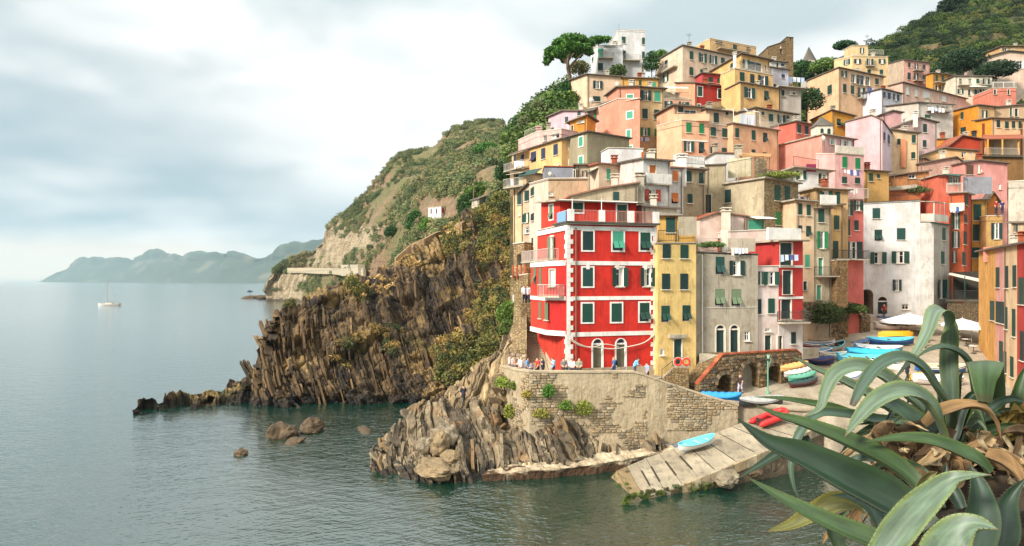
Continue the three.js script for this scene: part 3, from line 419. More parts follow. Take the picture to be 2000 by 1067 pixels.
function balcony(g, base, f, z, x0, x1, y, dep = 0.9, m = MT.iron, slabM = MT.concrete, solid) {
  const [ox, oy, k] = ZC[z]; const ua = ox + x0 / k, ub = ox + x1 / k, s0 = f.s(ua), s1 = f.s(ub), yy = f.y((ua + ub) / 2, oy + y / k);
  part(g, 'balcony_slab', local(slab([f.p(s0, yy, 0.0), f.p(s1, yy, 0.0), f.p(s1, yy, dep), f.p(s0, yy, dep)], -0.07, 0.14), base), slabM);
  const q = 0.05, P = [f.p(s0 + q, yy + 0.07, 0), f.p(s0 + q, yy + 0.07, dep - q), f.p(s1 - q, yy + 0.07, dep - q), f.p(s1 - q, yy + 0.07, 0)];
  if (solid) { part(g, 'balcony_parapet', local(slab([f.p(s0, yy, dep - 0.12), f.p(s1, yy, dep - 0.12), f.p(s1, yy, dep - 0.01), f.p(s0, yy, dep - 0.01)], 0.073, 0.95), base), solid); } else railing(g, base, P, 0.95, m);
}
const houses = {};
// name, label, crop the numbers are read from, blocks, extras
function H(name, label, z, vols, extra, cat = 'house') {
  DS = (Array.isArray(vols) ? vols[0] : vols).far || 1;
  if (!Array.isArray(vols)) vols = [vols]; const [ox, oy, k] = ZC[vols[0].z || z]; const q = vols[0].prof.find((p) => p[2]) || vols[0].prof[0]; const d = q[2] || (vols[0].sl || vols[0].sr)[2];
  const base = at(ox + q[0] / k, vols[0].b || oy + q[1] / k + 80, d); base.y -= 1; const g = thing(name, label, cat, base);
  const vs = vols.map((o) => volume(g, base, o.z || z, { ...(o === vols[0] ? {} : { st: vols[0].st, sh: vols[0].sh, fr: vols[0].fr, b: vols[0].b, col: vols[0].col }), ...o }));
  const h = { g, base, vs, z, ...vs[0], px: (x, y) => [ox + x / k, oy + y / k] };
  h.bal = (x0, x1, y, dep, m, face, solid) => balcony(g, base, face || h.f, z, x0, x1, y, dep, m, undefined, solid);
  h.band = (y, face, m = MT.white, x0, x1, hh = 0.3) => { const f = face || h.f; const s0 = x0 === undefined ? 0 : f.s(h.px(x0, 0)[0]), s1 = x1 === undefined ? f.len : f.s(h.px(x1, 0)[0]); const um = h.px(x0 === undefined ? 0 : x0, y); const uu = x0 === undefined ? 1000 + F * (f.a.x + f.dir.x * f.len / 2) / -(f.a.z + f.dir.z * f.len / 2) : um[0]; const yy = f.y(uu, um[1]); return part(g, 'string_course', local(slab([f.p(s0, yy, 0.002), f.p(s1, yy, 0.002), f.p(s1, yy, 0.07), f.p(s0, yy, 0.07)], -hh / 2, hh), base), m); };
  h.rail = (pts, hh, m) => railing(g, base, pts.map(([x, y, dd]) => { const [u, v] = h.px(x, y); return at(u, v, dd); }), hh, m);
  h.part = (n, geo, m) => part(g, n, local(geo, base), m);
  h.chim = (x, y, w = 0.6, hh = 1.4, dd, m = MT.concrete) => { const [u, v] = h.px(x, y); const p = at(u, v, dd); const c = h.part('chimney', boxUV(merge([box(w, hh + 1.2, w, p.x, p.y - hh / 2 - 0.6, p.z), box(w + 0.2, 0.1, w + 0.2, p.x, p.y + 0.05, p.z), box(0.12, 0.2, w, p.x - w / 2 + 0.06, p.y + 0.2, p.z), box(0.12, 0.2, w, p.x + w / 2 - 0.06, p.y + 0.2, p.z), box(w + 0.25, 0.08, w + 0.25, p.x, p.y + 0.34, p.z)])), m); return c; };
  h.awning = (x0, x1, y, drop, dep, m, face) => { const f = face || h.f; const [ua, v] = h.px(x0, y), [ub] = h.px(x1, y); const s0 = f.s(ua), s1 = f.s(ub), yy = f.y((ua + ub) / 2, v); h.part('awning', slab([f.p(s0, yy, 0.02), f.p(s1, yy, 0.02), f.p(s1, yy - drop, dep), f.p(s0, yy - drop, dep)], 0, 0.04), m); };
  vs.forEach((v, i) => { const o = vols[i]; if (o.roof === 'flat' && hash1(v.A.x * 3 + i) < 0.6) return; const r = hash1(v.A.x * 5.1 + v.A.z); if (r < 0.3 || v.f.len < 3 || cat !== 'house') return; const s = v.f.len * (0.2 + 0.6 * r), c = v.f.p(s, lerpTab(v.tops, s), -1.2 - r); part(g, 'chimney', boxUV(merge([box(0.55, 1.9, 0.5, c.x, c.y + 0.2, c.z), box(0.75, 0.09, 0.7, c.x, c.y + 1.2, c.z), box(0.1, 0.22, 0.5, c.x - 0.22, c.y + 1.34, c.z), box(0.1, 0.22, 0.5, c.x + 0.22, c.y + 1.34, c.z), box(0.8, 0.07, 0.75, c.x, c.y + 1.48, c.z)])).translate(-base.x, -base.y, -base.z), r > 0.65 ? MT.coping : r > 0.5 ? MT.brick : MT.concrete); });
  if (extra) extra(h); houses[label] = h; DS = 1; return h;
}
const CREAM = [246, 220, 176], YEL = [250, 206, 132], PEACH = [248, 200, 150], WHT = [238, 234, 226], BEI = [206, 188, 156];
const clothM = [hex(232, 232, 236), hex(190, 204, 226), hex(220, 206, 196), hex(70, 96, 150)].map((c) => mat(c, { roughness: 0.95, side: THREE.DoubleSide }));
// ---- top of the hill
H('villa', 'white villa with flat roof and balconies beside the umbrella pine', 'A', [
  { prof: [[1210, 95, 126], [1495, 103]], b: 155, col: [236, 234, 230], roof: 'flat', par: 0.4, t: 9, sh: 'G', w: [['c', 1250, 170, 1290, 240], ['c', 1258, 315, 1292, 412], ['c', 1258, 468, 1290, 530], ['c', 1462, 180, 1490, 250], ['c', 1462, 325, 1490, 400], ['w', 1460, 475, 1488, 545]] },
  { prof: [[1000, 264, 124.4], [1262, 262, 124.4]], sl: [928, 285, 128], b: 155, col: [236, 234, 230], roof: 'flat', par: 0.3, w: [['cT', 1003, 292, 1057, 395], ['c', 1003, 445, 1055, 525]], ws: [['c', 942, 385, 955, 430]] }],
  (h) => { h.bal(1258, 1435, 428, 1, MT.rail); balcony(h.g, h.base, h.vs[1].f, 'A', 1003, 1160, 405, 1, MT.rail); h.rail([[1000, 262, 124.3], [1262, 262, 124.3]], 0.9, MT.rail); h.part('antenna', merge([bar(at(1209, 58, 127), at(1209, 46, 127), 0.03)]), MT.iron); });
H('house', 'cream house with a single open green window below the white villa', 'A', { prof: [[885, 566, 112], [1240, 591]], sl: [722, 626], b: 222, col: CREAM, sh: 'G', w: [['o', 950, 630, 1048, 712], ['c', 950, 790, 1025, 845]], ws: [['c', 735, 890, 750, 950], ['c', 760, 870, 785, 930]] });
H('house', 'small ochre house squeezed between cream house and pink gabled roofs', 'A', { prof: [[1250, 600, 116], [1625, 612]], b: 180, col: [242, 190, 92], w: [['d', 1368, 622, 1388, 680], ['c', 1430, 622, 1455, 682], ['cT', 1560, 642, 1605, 697]] });
H('house', 'cream house with brown gable roof and five upper shutters at hilltop', 'B', { prof: [[285, 265, 119], [820, 378]], sl: [10, 425], b: 172, col: [246, 224, 186], w: [['c', 358, 322, 395, 410], ['o', 450, 342, 532, 438], ['o', 562, 365, 640, 455], ['c', 685, 390, 722, 455], ['c', 355, 488, 395, 575], ['c', 468, 510, 505, 550]], ws: [['c', 100, 415, 130, 500], ['o', 85, 555, 140, 640]] }, (h) => { h.bal(40, 235, 530, 0.9, MT.rail, h.fl); h.chim(355, 250, 0.5, 1, 121); });
H('house', 'yellow house with long balcony topping the cream gabled house', 'B', { prof: [[570, 186, 131], [1052, 276]], sl: [412, 275], b: 115, col: [244, 206, 140], roof: 'flat', par: 0.4, t: 8, w: [['w', 625, 213, 705, 236], ['c', 810, 250, 848, 308], ['w', 950, 275, 985, 295]] }, (h) => h.bal(640, 950, 325, 1.1, MT.iron));
H('castle_ruin', 'ruined brown stone castle keep on the skyline', 'B', [{ prof: [[1175, 276, 150], [1372, 210, 150]], b: 130, col: [176, 154, 122], st: 's', roof: 'flat', par: 0.2, cop: 'darkSlab', t: 10, sh: 'D', archRing: 0, w: [['b', 1303, 295, 1326, 352], ['w', 1300, 268, 1310, 290]] }, { prof: [[1372, 172, 149.5], [1440, 178, 149.5]], col: [176, 154, 122], st: 's', roof: 'flat', par: 0.2, cop: 'darkSlab', t: 4, archRing: 0, w: [['b', 1408, 185, 1420, 222]] }], null, 'castle');
H('house', 'three storey yellow house with white glazed top veranda', 'B', [
  { prof: [[895, 354, 112.5], [1192, 418]], sl: [560, 548], b: 140, col: [250, 206, 130], oh: 0.5, w: [['o', 908, 410, 978, 502], ['wW', 985, 430, 1112, 527], ['d', 1143, 468, 1158, 532]], ws: [['c', 785, 445, 818, 495]] },
  { prof: [[830, 502, 110.4], [1226, 572]], sl: [690, 562], b: 175, roof: 'flat', par: 0.1, w: [['c', 880, 540, 928, 635], ['c', 988, 560, 1032, 655], ['o', 1068, 575, 1168, 678]] },
  { prof: [[885, 648, 108], [1290, 716]], sl: [735, 722], b: 212, oh: 0.25, w: [['o', 922, 700, 1035, 810], ['p', 1137, 735, 1180, 835]] }],
  (h) => { h.rail([[830, 500, 110.3], [1226, 570, 114.5]], 1, MT.rail); h.chim(828, 355, 0.4, 2.4, 111.5, MT.white); });
H('house', 'brick red house with white framed green shutters and peach side', 'B', [
  { prof: [[415, 652, 113], [732, 690]], sl: [215, 652, 121], b: 212, col: [196, 58, 44], sc: [244, 188, 140], fr: 1, w: [['c', 442, 690, 490, 790], ['c', 652, 718, 702, 812], ['c', 440, 875, 468, 905]] },
  { prof: [[490, 552, 118], [688, 572]], sl: [365, 632], b: 165, col: [204, 82, 82], fr: 0, w: [['c', 553, 590, 598, 645], ['c', 645, 600, 680, 655]] }]);
H('house', 'low peach terrace house left of the brick red house', 'B', { prof: [[88, 822, 108], [385, 828]], b: 214, col: [240, 194, 158], roof: 'flat', w: [['o', 92, 838, 175, 916], ['c', 245, 845, 265, 882], ['o', 280, 850, 320, 885], ['c', 325, 850, 352, 886]] }, (h) => { h.rail([[88, 812, 107.9], [345, 818, 108]], 1, MT.rail); h.part('awning', slab([at(1296, 172, 107), at(1345, 173, 107), at(1343, 171, 110), at(1300, 170, 110)], 0, 0.06), MT.white); });
H('house', 'lilac white house with one blue window right of yellow house', 'B', [{ prof: [[1190, 490, 118], [1388, 520]], b: 180, col: [232, 224, 230], w: [['cB', 1315, 560, 1348, 602], ['d', 1232, 662, 1262, 700]] }, { prof: [[1196, 425, 120], [1362, 440]], b: 140, col: WHT, w: [['d', 1262, 440, 1285, 490], ['cB', 1310, 450, 1340, 480]] }]);
H('house', 'low grey house with wide canopy roof among the trees', 'B', { prof: [[1300, 702, 112], [1520, 722]], b: 192, col: [204, 192, 176], oh: 0.7, rm: 'concrete', w: [['d', 1310, 722, 1350, 790], ['w', 1400, 735, 1470, 775]] });
// ---- second row
H('house', 'tall salmon house with light green shutters in pale frames', 'A', [
  { prof: [[1030, 893, 96.5], [1214, 815], [1440, 815]], sl: [905, 908], b: 322, col: [240, 168, 132], sc: [244, 184, 152], sh: 'T', fr: 1, oh: 0.15, roof: 'flat', par: 0.1, w: [['c', 1305, 950, 1368, 1022], ['c_D', 1303, 290, 1345, 366], ['c_D', 1302, 455, 1362, 482], ['wGD', 1200, 446, 1235, 470]], ws: [['oND', 900, 75, 988, 192], ['c_D', 940, 280, 980, 376], ['c_D', 938, 465, 978, 566]] },
  { prof: [[1214, 697, 96.4], [1440, 690]], b: 185, col: [240, 168, 132], sl: [1090, 790, 103], sh: 'T', fr: 1, w: [['c', 1305, 775, 1368, 842]] }],
  (h) => { h.awning(890, 1005, 920, 0.5, 0.9, MT.darkSlab, h.fl); });
H('house', 'pale yellow house right beside the tall salmon house', 'A', { prof: [[1443, 700, 97.5], [1692, 716]], b: 283, col: [246, 214, 150], oh: 0.4, w: [['o', 1443, 730, 1555, 835], ['cT', 1590, 738, 1650, 846], ['c', 1465, 920, 1520, 1026], ['c', 1588, 930, 1640, 1030], ['oND', 1445, 264, 1545, 350], ['cND', 1593, 275, 1616, 360]] });
H('house', 'baby pink house with two small green shutters at village edge', 'D', { prof: [[486, 155, 102], [640, 90], [890, 92]], b: 262, col: [244, 204, 212], w: [['c', 660, 150, 692, 212], ['c', 790, 98, 822, 140]] });
H('house', 'small orange house with lean-to roof below the baby pink house', 'D', { prof: [[706, 210, 92], [886, 142, 91]], b: 262, col: [240, 164, 62], t: 4, oh: 0.4, w: [['d', 725, 240, 745, 320], ['wW', 790, 190, 860, 215]] });
H('house', 'pink terrace house with round satellite dish above the yellow row', 'D', { prof: [[172, 396, 97], [360, 312], [622, 278]], b: 292, col: [244, 198, 178], roof: 'flat', t: 5, w: [['wK', 432, 338, 470, 405], ['wW', 520, 325, 600, 380]] }, (h) => { h.chim(383, 285, 0.7, 1.2, 96.5, wallMat([240, 190, 170], 'p')); h.rail([[240, 372, 96.5], [420, 300, 95]], 1, MT.rail); });
H('house', 'long yellow house with dark blue shutters and laundry balcony', 'D', { prof: [[105, 547], [624, 388, 86]], b: 330, col: [250, 208, 134], sh: 'B', noPipe: 1, w: [['d', 122, 548, 150, 680], ['d', 195, 540, 235, 610], ['p', 305, 515, 358, 622], ['c', 413, 478, 455, 592], ['c', 540, 435, 585, 552], ['w', 585, 632, 608, 655]] }, (h) => { h.bal(92, 292, 706, 1.2, MT.rail); h.awning(150, 295, 515, 0.4, 1.3, MT.coping); });
H('house', 'olive grey house with pale green shutters beside long yellow house', 'D', { prof: [[626, 387], [892, 313, 83.6]], b: 322, col: [178, 166, 134], sh: 'T', fr: 1, w: [['c', 660, 410, 696, 500], ['c', 806, 362, 848, 456], ['c', 660, 610, 697, 655], ['c', 806, 565, 848, 642]] });
H('house', 'narrow cream house with laundry balconies at cliff edge', 'D', { prof: [[120, 735, 82], [292, 738, 80]], b: 430, col: [244, 214, 158], t: 6, w: [['d', 135, 750, 180, 870], ['d', 190, 745, 230, 790], ['c', 163, 925, 205, 1066], ['w_G', 175, 230, 190, 278]] }, (h) => { h.bal(88, 300, 890, 1.2, MT.rail); h.awning(250, 430, 700, 0.8, 1.3, SH.G); h.awning(105, 285, 735, 0.2, 1.0, MT.coping); });
H('house', 'weathered narrow house with green shutters beside cream side wall', 'D', { prof: [[205, 935, 77.6], [292, 850, 76]], b: 520, col: [226, 204, 166], st: 'w', t: 5, w: [['c', 240, 920, 286, 1030], ['c_G', 218, 260, 233, 348], ['o_G', 240, 245, 292, 345], ['wKG', 240, 392, 290, 460], ['cTG', 243, 545, 262, 625]] });
H('house', 'tall house with bright cream side and tan blank front behind terrace', 'D', { prof: [[485, 796, 67.5], [895, 794, 67.5]], sl: [288, 848, 75], b: 560, col: [214, 190, 148], st: 'w', sst: 'p', sc: [246, 228, 194], roof: 'flat', par: 0.2, w: [['r', 490, 935, 530, 975]], ws: [['c', 304, 895, 318, 982], ['c', 322, 880, 336, 972], ['c_G', 305, 258, 318, 328], ['c_G', 320, 248, 336, 328], ['c_G', 313, 505, 328, 592]] });
H('terrace_shed', 'low blue grey rooftop room on the tan house', 'D', [{ prof: [[445, 670, 73], [750, 674, 73]], b: 352, col: [152, 154, 162], roof: 'flat', par: 0.1, cop: 'brick', t: 4, w: [['d', 748, 705, 764, 790]] }, { prof: [[775, 658, 73.5], [972, 655, 73.5]], b: 352, col: [206, 190, 160], oh: 0.3, t: 5, w: [['oK', 835, 715, 888, 780]] }]);
H('house', 'pale cream house with stained front behind the sloping roof', 'D', { prof: [[1013, 645, 72], [1472, 690]], b: 372, col: [248, 232, 196], st: 'w', t: 5, rm: 'tile', w: [['cT', 1093, 695, 1132, 808], ['c', 1403, 718, 1440, 782]] }, (h) => { h.part('awning', slab([at(1148, 340, 72), at(1169, 328, 72), at(1169, 326, 74), at(1150, 337, 74)], 0, 0.06), SH.G); });
H('house', 'plain white flat roofed house with small orange shutters', 'D', { prof: [[1115, 476, 80], [1475, 484]], sl: [1036, 520], b: 330, col: [240, 238, 234], roof: 'flat', par: 0.1, t: 6, w: [['oO', 1452, 520, 1565, 580]] });
H('house', 'white house with tall orange door and red brown shutters', 'D', { prof: [[1476, 593, 66], [1758, 616]], sl: [1200, 645, 74], b: 405, col: [240, 236, 230], st: 'w', w: [['dO', 1540, 655, 1608, 845], ['oR', 1490, 908, 1650, 1030]] }, (h) => { h.bal(1488, 1752, 856, 0.35, MT.iron, null, MT.white); h.chim(1440, 775, 0.7, 3.2, 65.5); });
H('house', 'beige house with long sloping roof right behind the red house', 'D', { prof: [[715, 985, 64], [1030, 907], [1418, 848, 64.6]], b: 396, col: [206, 190, 162], st: 'w', t: 6, oh: 0.2, rm: 'brick', w: [['c', 1160, 934, 1222, 1026]] });
H('house', 'large peach house with bright green shutters and roof terrace', 'E', [
  { prof: [[275, 185, 88], [560, 203]], sl: [15, 245], b: 318, col: [250, 200, 152], roof: 'flat', w: [['cN', 322, 210, 375, 315], ['cN', 457, 222, 505, 326], ['o', 293, 405, 400, 516], ['p', 455, 418, 506, 530]] },
  { prof: [[190, 38, 91.2], [475, 58]], sl: [15, 132], b: 235, roof: 'x', oh: 0.4, w: [['c', 238, 50, 290, 108], ['r', 300, 78, 432, 168]] }],
  (h) => { h.band(393, null, MT.white, 275, 545, 0.16); h.part('terrace_wall', slab([at(1314.5, 236, 89.5), at(1386, 236, 88.2), at(1386, 236, 88), at(1314.5, 236, 89.2)], 0, 0.9), wallMat([250, 200, 152], 'p')); });
H('house', 'beige house between peach houses with four teal shutters', 'E', [{ prof: [[562, 228, 89], [810, 252]], b: 312, col: [226, 196, 160], roof: 'flat', sh: 'G', w: [['c', 577, 260, 630, 352], ['c', 697, 272, 748, 366], ['c', 573, 462, 602, 535], ['c', 694, 475, 742, 522]] }, { prof: [[525, 72, 94], [812, 108]], b: 248, col: [236, 206, 160], w: [['c', 608, 110, 660, 215], ['c', 735, 95, 760, 140]] }]);
H('house', 'peach house with six green shutters under the white laundry', 'E', { prof: [[812, 224, 89.2], [1285, 300]], b: 312, col: [250, 200, 148], oh: 0.2, w: [['c', 833, 270, 872, 370], ['c', 1005, 292, 1043, 396], ['p', 1125, 318, 1165, 416], ['c', 833, 468, 862, 532], ['c', 1003, 492, 1040, 526], ['c', 1122, 522, 1158, 548]] }, (h) => {
  const q = []; const P = (x, y, d) => at(1280 + x / 5.335, 200 + y / 5.335, d); for (const [x, d] of [[815, 90], [960, 92], [1090, 93.5]]) q.push(bar(P(x, 225, d), P(x, 70 + (x - 815) * 0.12, d), 0.05)); q.push(bar(P(815, 72, 90), P(1090, 104, 93.5), 0.05), bar(P(700, 72, 94), P(815, 72, 90), 0.05), bar(P(920, 60, 97), P(960, 88, 92), 0.05), bar(P(1010, 90, 98), P(1090, 104, 93.5), 0.05)); h.part('pergola', merge(q), MT.white); h.rail([[1095, 255, 92], [1285, 290, 94]], 1, MT.rail); });
H('house', 'cream house with lower pale shutters behind the laundry terrace', 'E', { prof: [[1040, 62, 100], [1470, 132]], b: 282, col: [244, 226, 178], oh: 0.4, w: [['c', 1182, 122, 1227, 212], ['o', 1272, 132, 1348, 226], ['oD', 1362, 145, 1462, 238], ['cW', 1280, 312, 1318, 412], ['cW', 1382, 330, 1425, 406], ['c', 1110, 100, 1135, 135]] }, (h) => h.bal(1355, 1465, 262, 0.8, MT.rail));
H('house', 'small salmon red house with two dark shutters beside gold house', 'E', { prof: [[1463, 203, 98], [1645, 240]], b: 275, col: [228, 124, 100], oh: 0.3, w: [['c', 1480, 230, 1518, 322], ['c', 1560, 248, 1595, 336]] });
// ---- right part of the upper slope
H('house', 'golden yellow house with slanting roof and green awning', 'F', { prof: [[122, 78, 112], [330, 132, 114]], sl: [-75, 160, 119], b: 262, col: [240, 176, 62], sc: [232, 172, 58], w: [['c', 168, 155, 202, 222]] }, (h) => h.awning(168, 255, 195, 0.9, 1.6, SH.G));
H('house', 'large peach house with dark loggia below the hilltop tower house', 'C', { prof: [[170, 590, 128], [560, 672]], sl: [-100, 702], b: 210, col: [246, 208, 156], w: [['o', 190, 615, 240, 672], ['r', 280, 640, 316, 722], ['r', 326, 648, 396, 738], ['r', 406, 662, 442, 745], ['c', 488, 682, 516, 736], ['c', 208, 730, 236, 806], ['c', 275, 742, 303, 820], ['o', 333, 760, 392, 852], ['c', 420, 785, 446, 848], ['c', 484, 790, 512, 862]], ws: [['c', 75, 740, 112, 822], ['o', -60, 773, 8, 850]] }, (h) => h.bal(325, 430, 866, 0.9, MT.iron));
H('house', 'tall cream house with square rooftop tower under the green hill', 'C', [{ prof: [[290, 484, 146], [600, 492]], sl: [130, 522], b: 168, col: [242, 216, 154], roof: 'flat', par: 0.3, w: [['o', 302, 512, 360, 553], ['o', 410, 510, 468, 572], ['o', 515, 512, 573, 553], ['c', 420, 605, 448, 642], ['c', 527, 605, 555, 646]], ws: [['o', 215, 515, 270, 562]] }, { prof: [[285, 394, 149], [425, 394, 149]], sl: [215, 440, 152], b: 112, roof: 'flat', par: 0.2, t: 5, w: [['o', 355, 415, 388, 463]] }], (h) => { h.bal(400, 480, 578, 0.8, MT.iron); h.rail([[430, 470, 146], [560, 475, 146]], 1, MT.rail); });
H('house', 'pink three storey house with plain cream side wall', 'O', { prof: [[390, 336, 152], [692, 373]], sl: [205, 388, 160], b: 172, col: [240, 188, 162], sc: [230, 208, 172], oh: 0.3, w: [['c', 437, 370, 463, 426], ['o', 512, 378, 552, 452], ['c', 608, 393, 636, 446], ['c', 432, 485, 466, 570], ['o', 502, 495, 552, 572], ['c', 608, 507, 638, 566]] }, (h) => { h.bal(490, 602, 470, 0.9, MT.iron); h.bal(490, 602, 588, 0.9, MT.iron); });
H('house', 'ochre yellow house between pink house and cream white house', 'O', { prof: [[725, 492, 150], [972, 521]], sl: [690, 494], b: 186, col: [226, 164, 58], w: [['c', 757, 515, 783, 602], ['c', 825, 520, 853, 602], ['c', 897, 530, 926, 592], ['d', 752, 630, 782, 692], ['o', 800, 640, 870, 712], ['c', 890, 640, 920, 730]] }, (h) => h.bal(732, 905, 610, 0.9, MT.iron));
H('house', 'cream white house with white awning below terraced hill', 'O', { prof: [[980, 527, 147], [1412, 532, 147]], b: 202, col: [246, 232, 206], w: [['c', 1030, 555, 1058, 632], ['c', 1138, 557, 1168, 612], ['c', 1228, 557, 1260, 612], ['o', 1300, 555, 1378, 628], ['o', 1008, 675, 1076, 730], ['d', 1133, 682, 1162, 752], ['o', 1205, 682, 1288, 752], ['o', 1302, 680, 1366, 736]] }, (h) => { h.bal(1008, 1140, 640, 0.9, MT.coping); h.bal(1262, 1400, 640, 0.9, MT.iron); h.awning(1115, 1302, 642, 0.6, 1.6, MT.white); });
H('house', 'low salmon house with rooftop pergola near right edge', 'O', { prof: [[1415, 668, 141], [1690, 664, 141]], b: 200, col: [232, 146, 116], roof: 'flat', w: [['d', 1430, 682, 1460, 738], ['d', 1590, 680, 1616, 742]] }, (h) => { h.rail([[1415, 660, 141], [1690, 656, 141]], 1, MT.rail); const P = (x, y, d) => at(1700 + x / 5.927, 60 + y / 5.927, d); const q = []; for (const x of [1425, 1545, 1665]) q.push(bar(P(x, 660, 141), P(x, 597, 141), 0.05)); q.push(bar(P(1415, 597, 141), P(1675, 595, 141), 0.06), bar(P(1415, 600, 144), P(1675, 598, 144), 0.06)); h.part('pergola', merge(q), MT.white); });
H('house', 'cream chalet with wide gable roof high at right edge', 'O', [{ prof: [[1302, 322, 170], [1590, 238], [1860, 262, 168]], b: 150, col: [238, 216, 184], oh: 0.6, rm: 'slate', t: 10, w: [['c', 1595, 350, 1690, 432], ['oW', 1660, 350, 1800, 440]] }, { prof: [[1520, 184, 178], [1860, 184, 178]], sl: [1230, 300, 186], b: 110, col: [220, 182, 120], oh: 0.5, w: [['r', 1530, 195, 1585, 240]] }]);
H('house', 'long pale peach house with white shutters mid slope', 'O', { prof: [[375, 602, 134], [1110, 792]], sl: [222, 642], b: 200, col: [242, 208, 178], sh: 'W', t: 6, w: [['c', 415, 650, 447, 740], ['c', 517, 685, 547, 762], ['c', 612, 708, 690, 785], ['c', 830, 758, 876, 822]] });
H('house', 'lilac white house with three blue shuttered windows', 'O', { prof: [[133, 676, 128], [368, 736]], b: 208, col: [234, 230, 236], sh: 'B', t: 5, w: [['p', 143, 710, 176, 776], ['p', 203, 722, 235, 790], ['o', 262, 735, 328, 810]] });
H('house', 'white house with rooftop balcony below long pale peach house', 'O', [{ prof: [[556, 832, 121], [960, 862]], sl: [180, 878, 126], b: 242, col: [228, 220, 206], sc: [222, 210, 194], oh: 0.3, w: [['rB', 660, 860, 712, 892], ['d', 765, 860, 802, 925], ['r', 825, 866, 932, 908], ['c', 632, 975, 695, 1040]] }], (h) => { h.bal(645, 905, 940, 0.9, MT.rail); });
H('house', 'dusty pink gabled house with satellite dish and chimney', 'F', [{ prof: [[602, 112, 109], [690, 82], [782, 98, 109]], b: 252, col: [222, 178, 168], t: 6 }, { prof: [[785, 216, 107], [952, 150], [1116, 192, 108]], b: 305, col: [226, 192, 184], t: 6, w: [['c', 985, 205, 1020, 286], ['c', 983, 358, 1015, 426], ['c', 1003, 122, 1054, 150]] }], (h) => { h.chim(912, 105, 0.5, 1, 106.8, MT.white); });
H('house', 'cream orange house with green shutters below the dusty pink gable', 'F', { prof: [[690, 262, 103], [830, 282, 103], [945, 292, 103]], b: 315, col: [244, 214, 160], t: 5, w: [['c', 878, 310, 915, 386], ['c', 873, 472, 910, 535], ['c', 740, 345, 770, 405]] }, (h) => { h.part('wall_panel', slab([at(1760, 262, 102.8), at(1770.5, 262, 102.8), at(1770.5, 262, 102.7), at(1760, 262, 102.7)], -5, 4.2), wallMat([238, 158, 108], 'p')); });
H('house', 'candy pink house with stepped roofline and blank side', 'F', { prof: [[250, 188, 99], [495, 126], [600, 172, 97]], sr: [690, 295, 103], b: 300, col: [246, 198, 198], sc: [240, 214, 220], sh: 'B', oh: 0.12, w: [], ws: [['c', 610, 285, 626, 368], ['c', 650, 310, 668, 400]] });
H('house', 'big rose pink house with long blank side wall and white balcony', 'F', [
  { prof: [[30, 308, 88.5], [335, 358]], sl: [-393, 415], b: 318, col: [244, 192, 176], sc: [242, 172, 146], oh: 0.3, rm: 'concrete', w: [['oW', 90, 345, 158, 402], ['oW', 200, 360, 294, 432]] },
  { prof: [[150, 488, 86], [425, 508]], sl: [-30, 490, 88], b: 368, col: [244, 192, 176], roof: 'flat', par: 0.05, w: [['cN', 220, 515, 265, 622], ['cN', 343, 528, 388, 634], ['c', 217, 705, 262, 770], ['c', 340, 713, 386, 772]] }],
  (h) => { const f = h.vs[1].f; h.part('balcony_parapet', slab([f.p(0, f.a.y, 0.15), f.p(f.len, f.b.y, 0.15), f.p(f.len, f.b.y, 0.02), f.p(0, f.a.y, 0.02)], 0.12, 0.95), MT.coping); });
H('house', 'golden orange house with cream front at right of slope', 'F', { far: 1.12, prof: [[1507, 28, 108], [1672, 46]], sl: [1120, 122], b: 272, col: [238, 196, 132], sc: [228, 154, 40], w: [['o', 1540, 75, 1590, 150]], ws: [['c', 1185, 130, 1232, 198], ['c', 1343, 92, 1370, 160], ['c', 1230, 260, 1278, 326], ['c', 1343, 235, 1393, 298]] });
H('house', 'cream house with row of four dark shutters above red roofs', 'F', [{ far: 1.12, prof: [[1636, 152, 104], [1990, 166]], sl: [1480, 178], b: 270, col: [238, 204, 148], sc: [230, 160, 50], w: [['c', 1683, 170, 1714, 240], ['c', 1762, 182, 1796, 250], ['c', 1827, 180, 1856, 246], ['c', 1890, 182, 1916, 250]] }, { prof: [[1668, 48, 110], [1990, 20, 110]], b: 235, col: [228, 198, 150], w: [['d', 1808, 50, 1832, 132], ['d', 1855, 60, 1886, 136]] }]);
H('house', 'rust red gabled house with orange tiled veranda roof', 'F', [{ far: 1.15, prof: [[1212, 424, 97], [1346, 318], [1542, 352, 97]], b: 305, col: [196, 70, 34], rm: 'tile', t: 8, oh: 0.4 }], (h) => {
  const P = (x, y, d) => at(1600 + x / 4.85, 200 + y / 4.85, d);
  h.part('veranda_roof', slab([P(1545, 352, 97), P(1935, 345, 96), P(1925, 305, 103), P(1560, 305, 103)], 0, 0.14), MT.tile); h.part('veranda_wall', slab([P(1545, 420, 102), P(1930, 420, 102), P(1930, 420, 102.4), P(1545, 420, 102.4)], -4, 8), wallMat([150, 70, 44], 'w'));
  for (const x of [1600, 1738, 1890]) h.part('veranda_post', bar(P(x, 500, 96.6), P(x, 352, 96.6), 0.13, 8), wallMat([230, 180, 90], 'p')); h.rail([[1570, 490, 96.5], [1900, 495, 96]], 1, MT.rail);
  h.part('veranda_floor', slab([P(1545, 500, 96.4), P(1935, 505, 95.6), P(1935, 500, 102.5), P(1545, 500, 102.5)], -0.2, 0.2), MT.darkSlab); h.part('veranda_base', slab([P(1540, 505, 96.8), P(1935, 510, 96), P(1935, 510, 100), P(1540, 510, 100)], -5, 4.8), wallMat([150, 110, 60], 'w')); h.chim(1470, 292, 0.5, 1.4, 99, MT.iron); });
H('house', 'narrow gold strip of house under the golden orange wall', 'F', { far: 1.12, prof: [[1106, 352, 103], [1352, 346, 103]], b: 290, col: [232, 170, 60], oh: 0.15, t: 4, w: [['r', 1115, 420, 1125, 440]] });
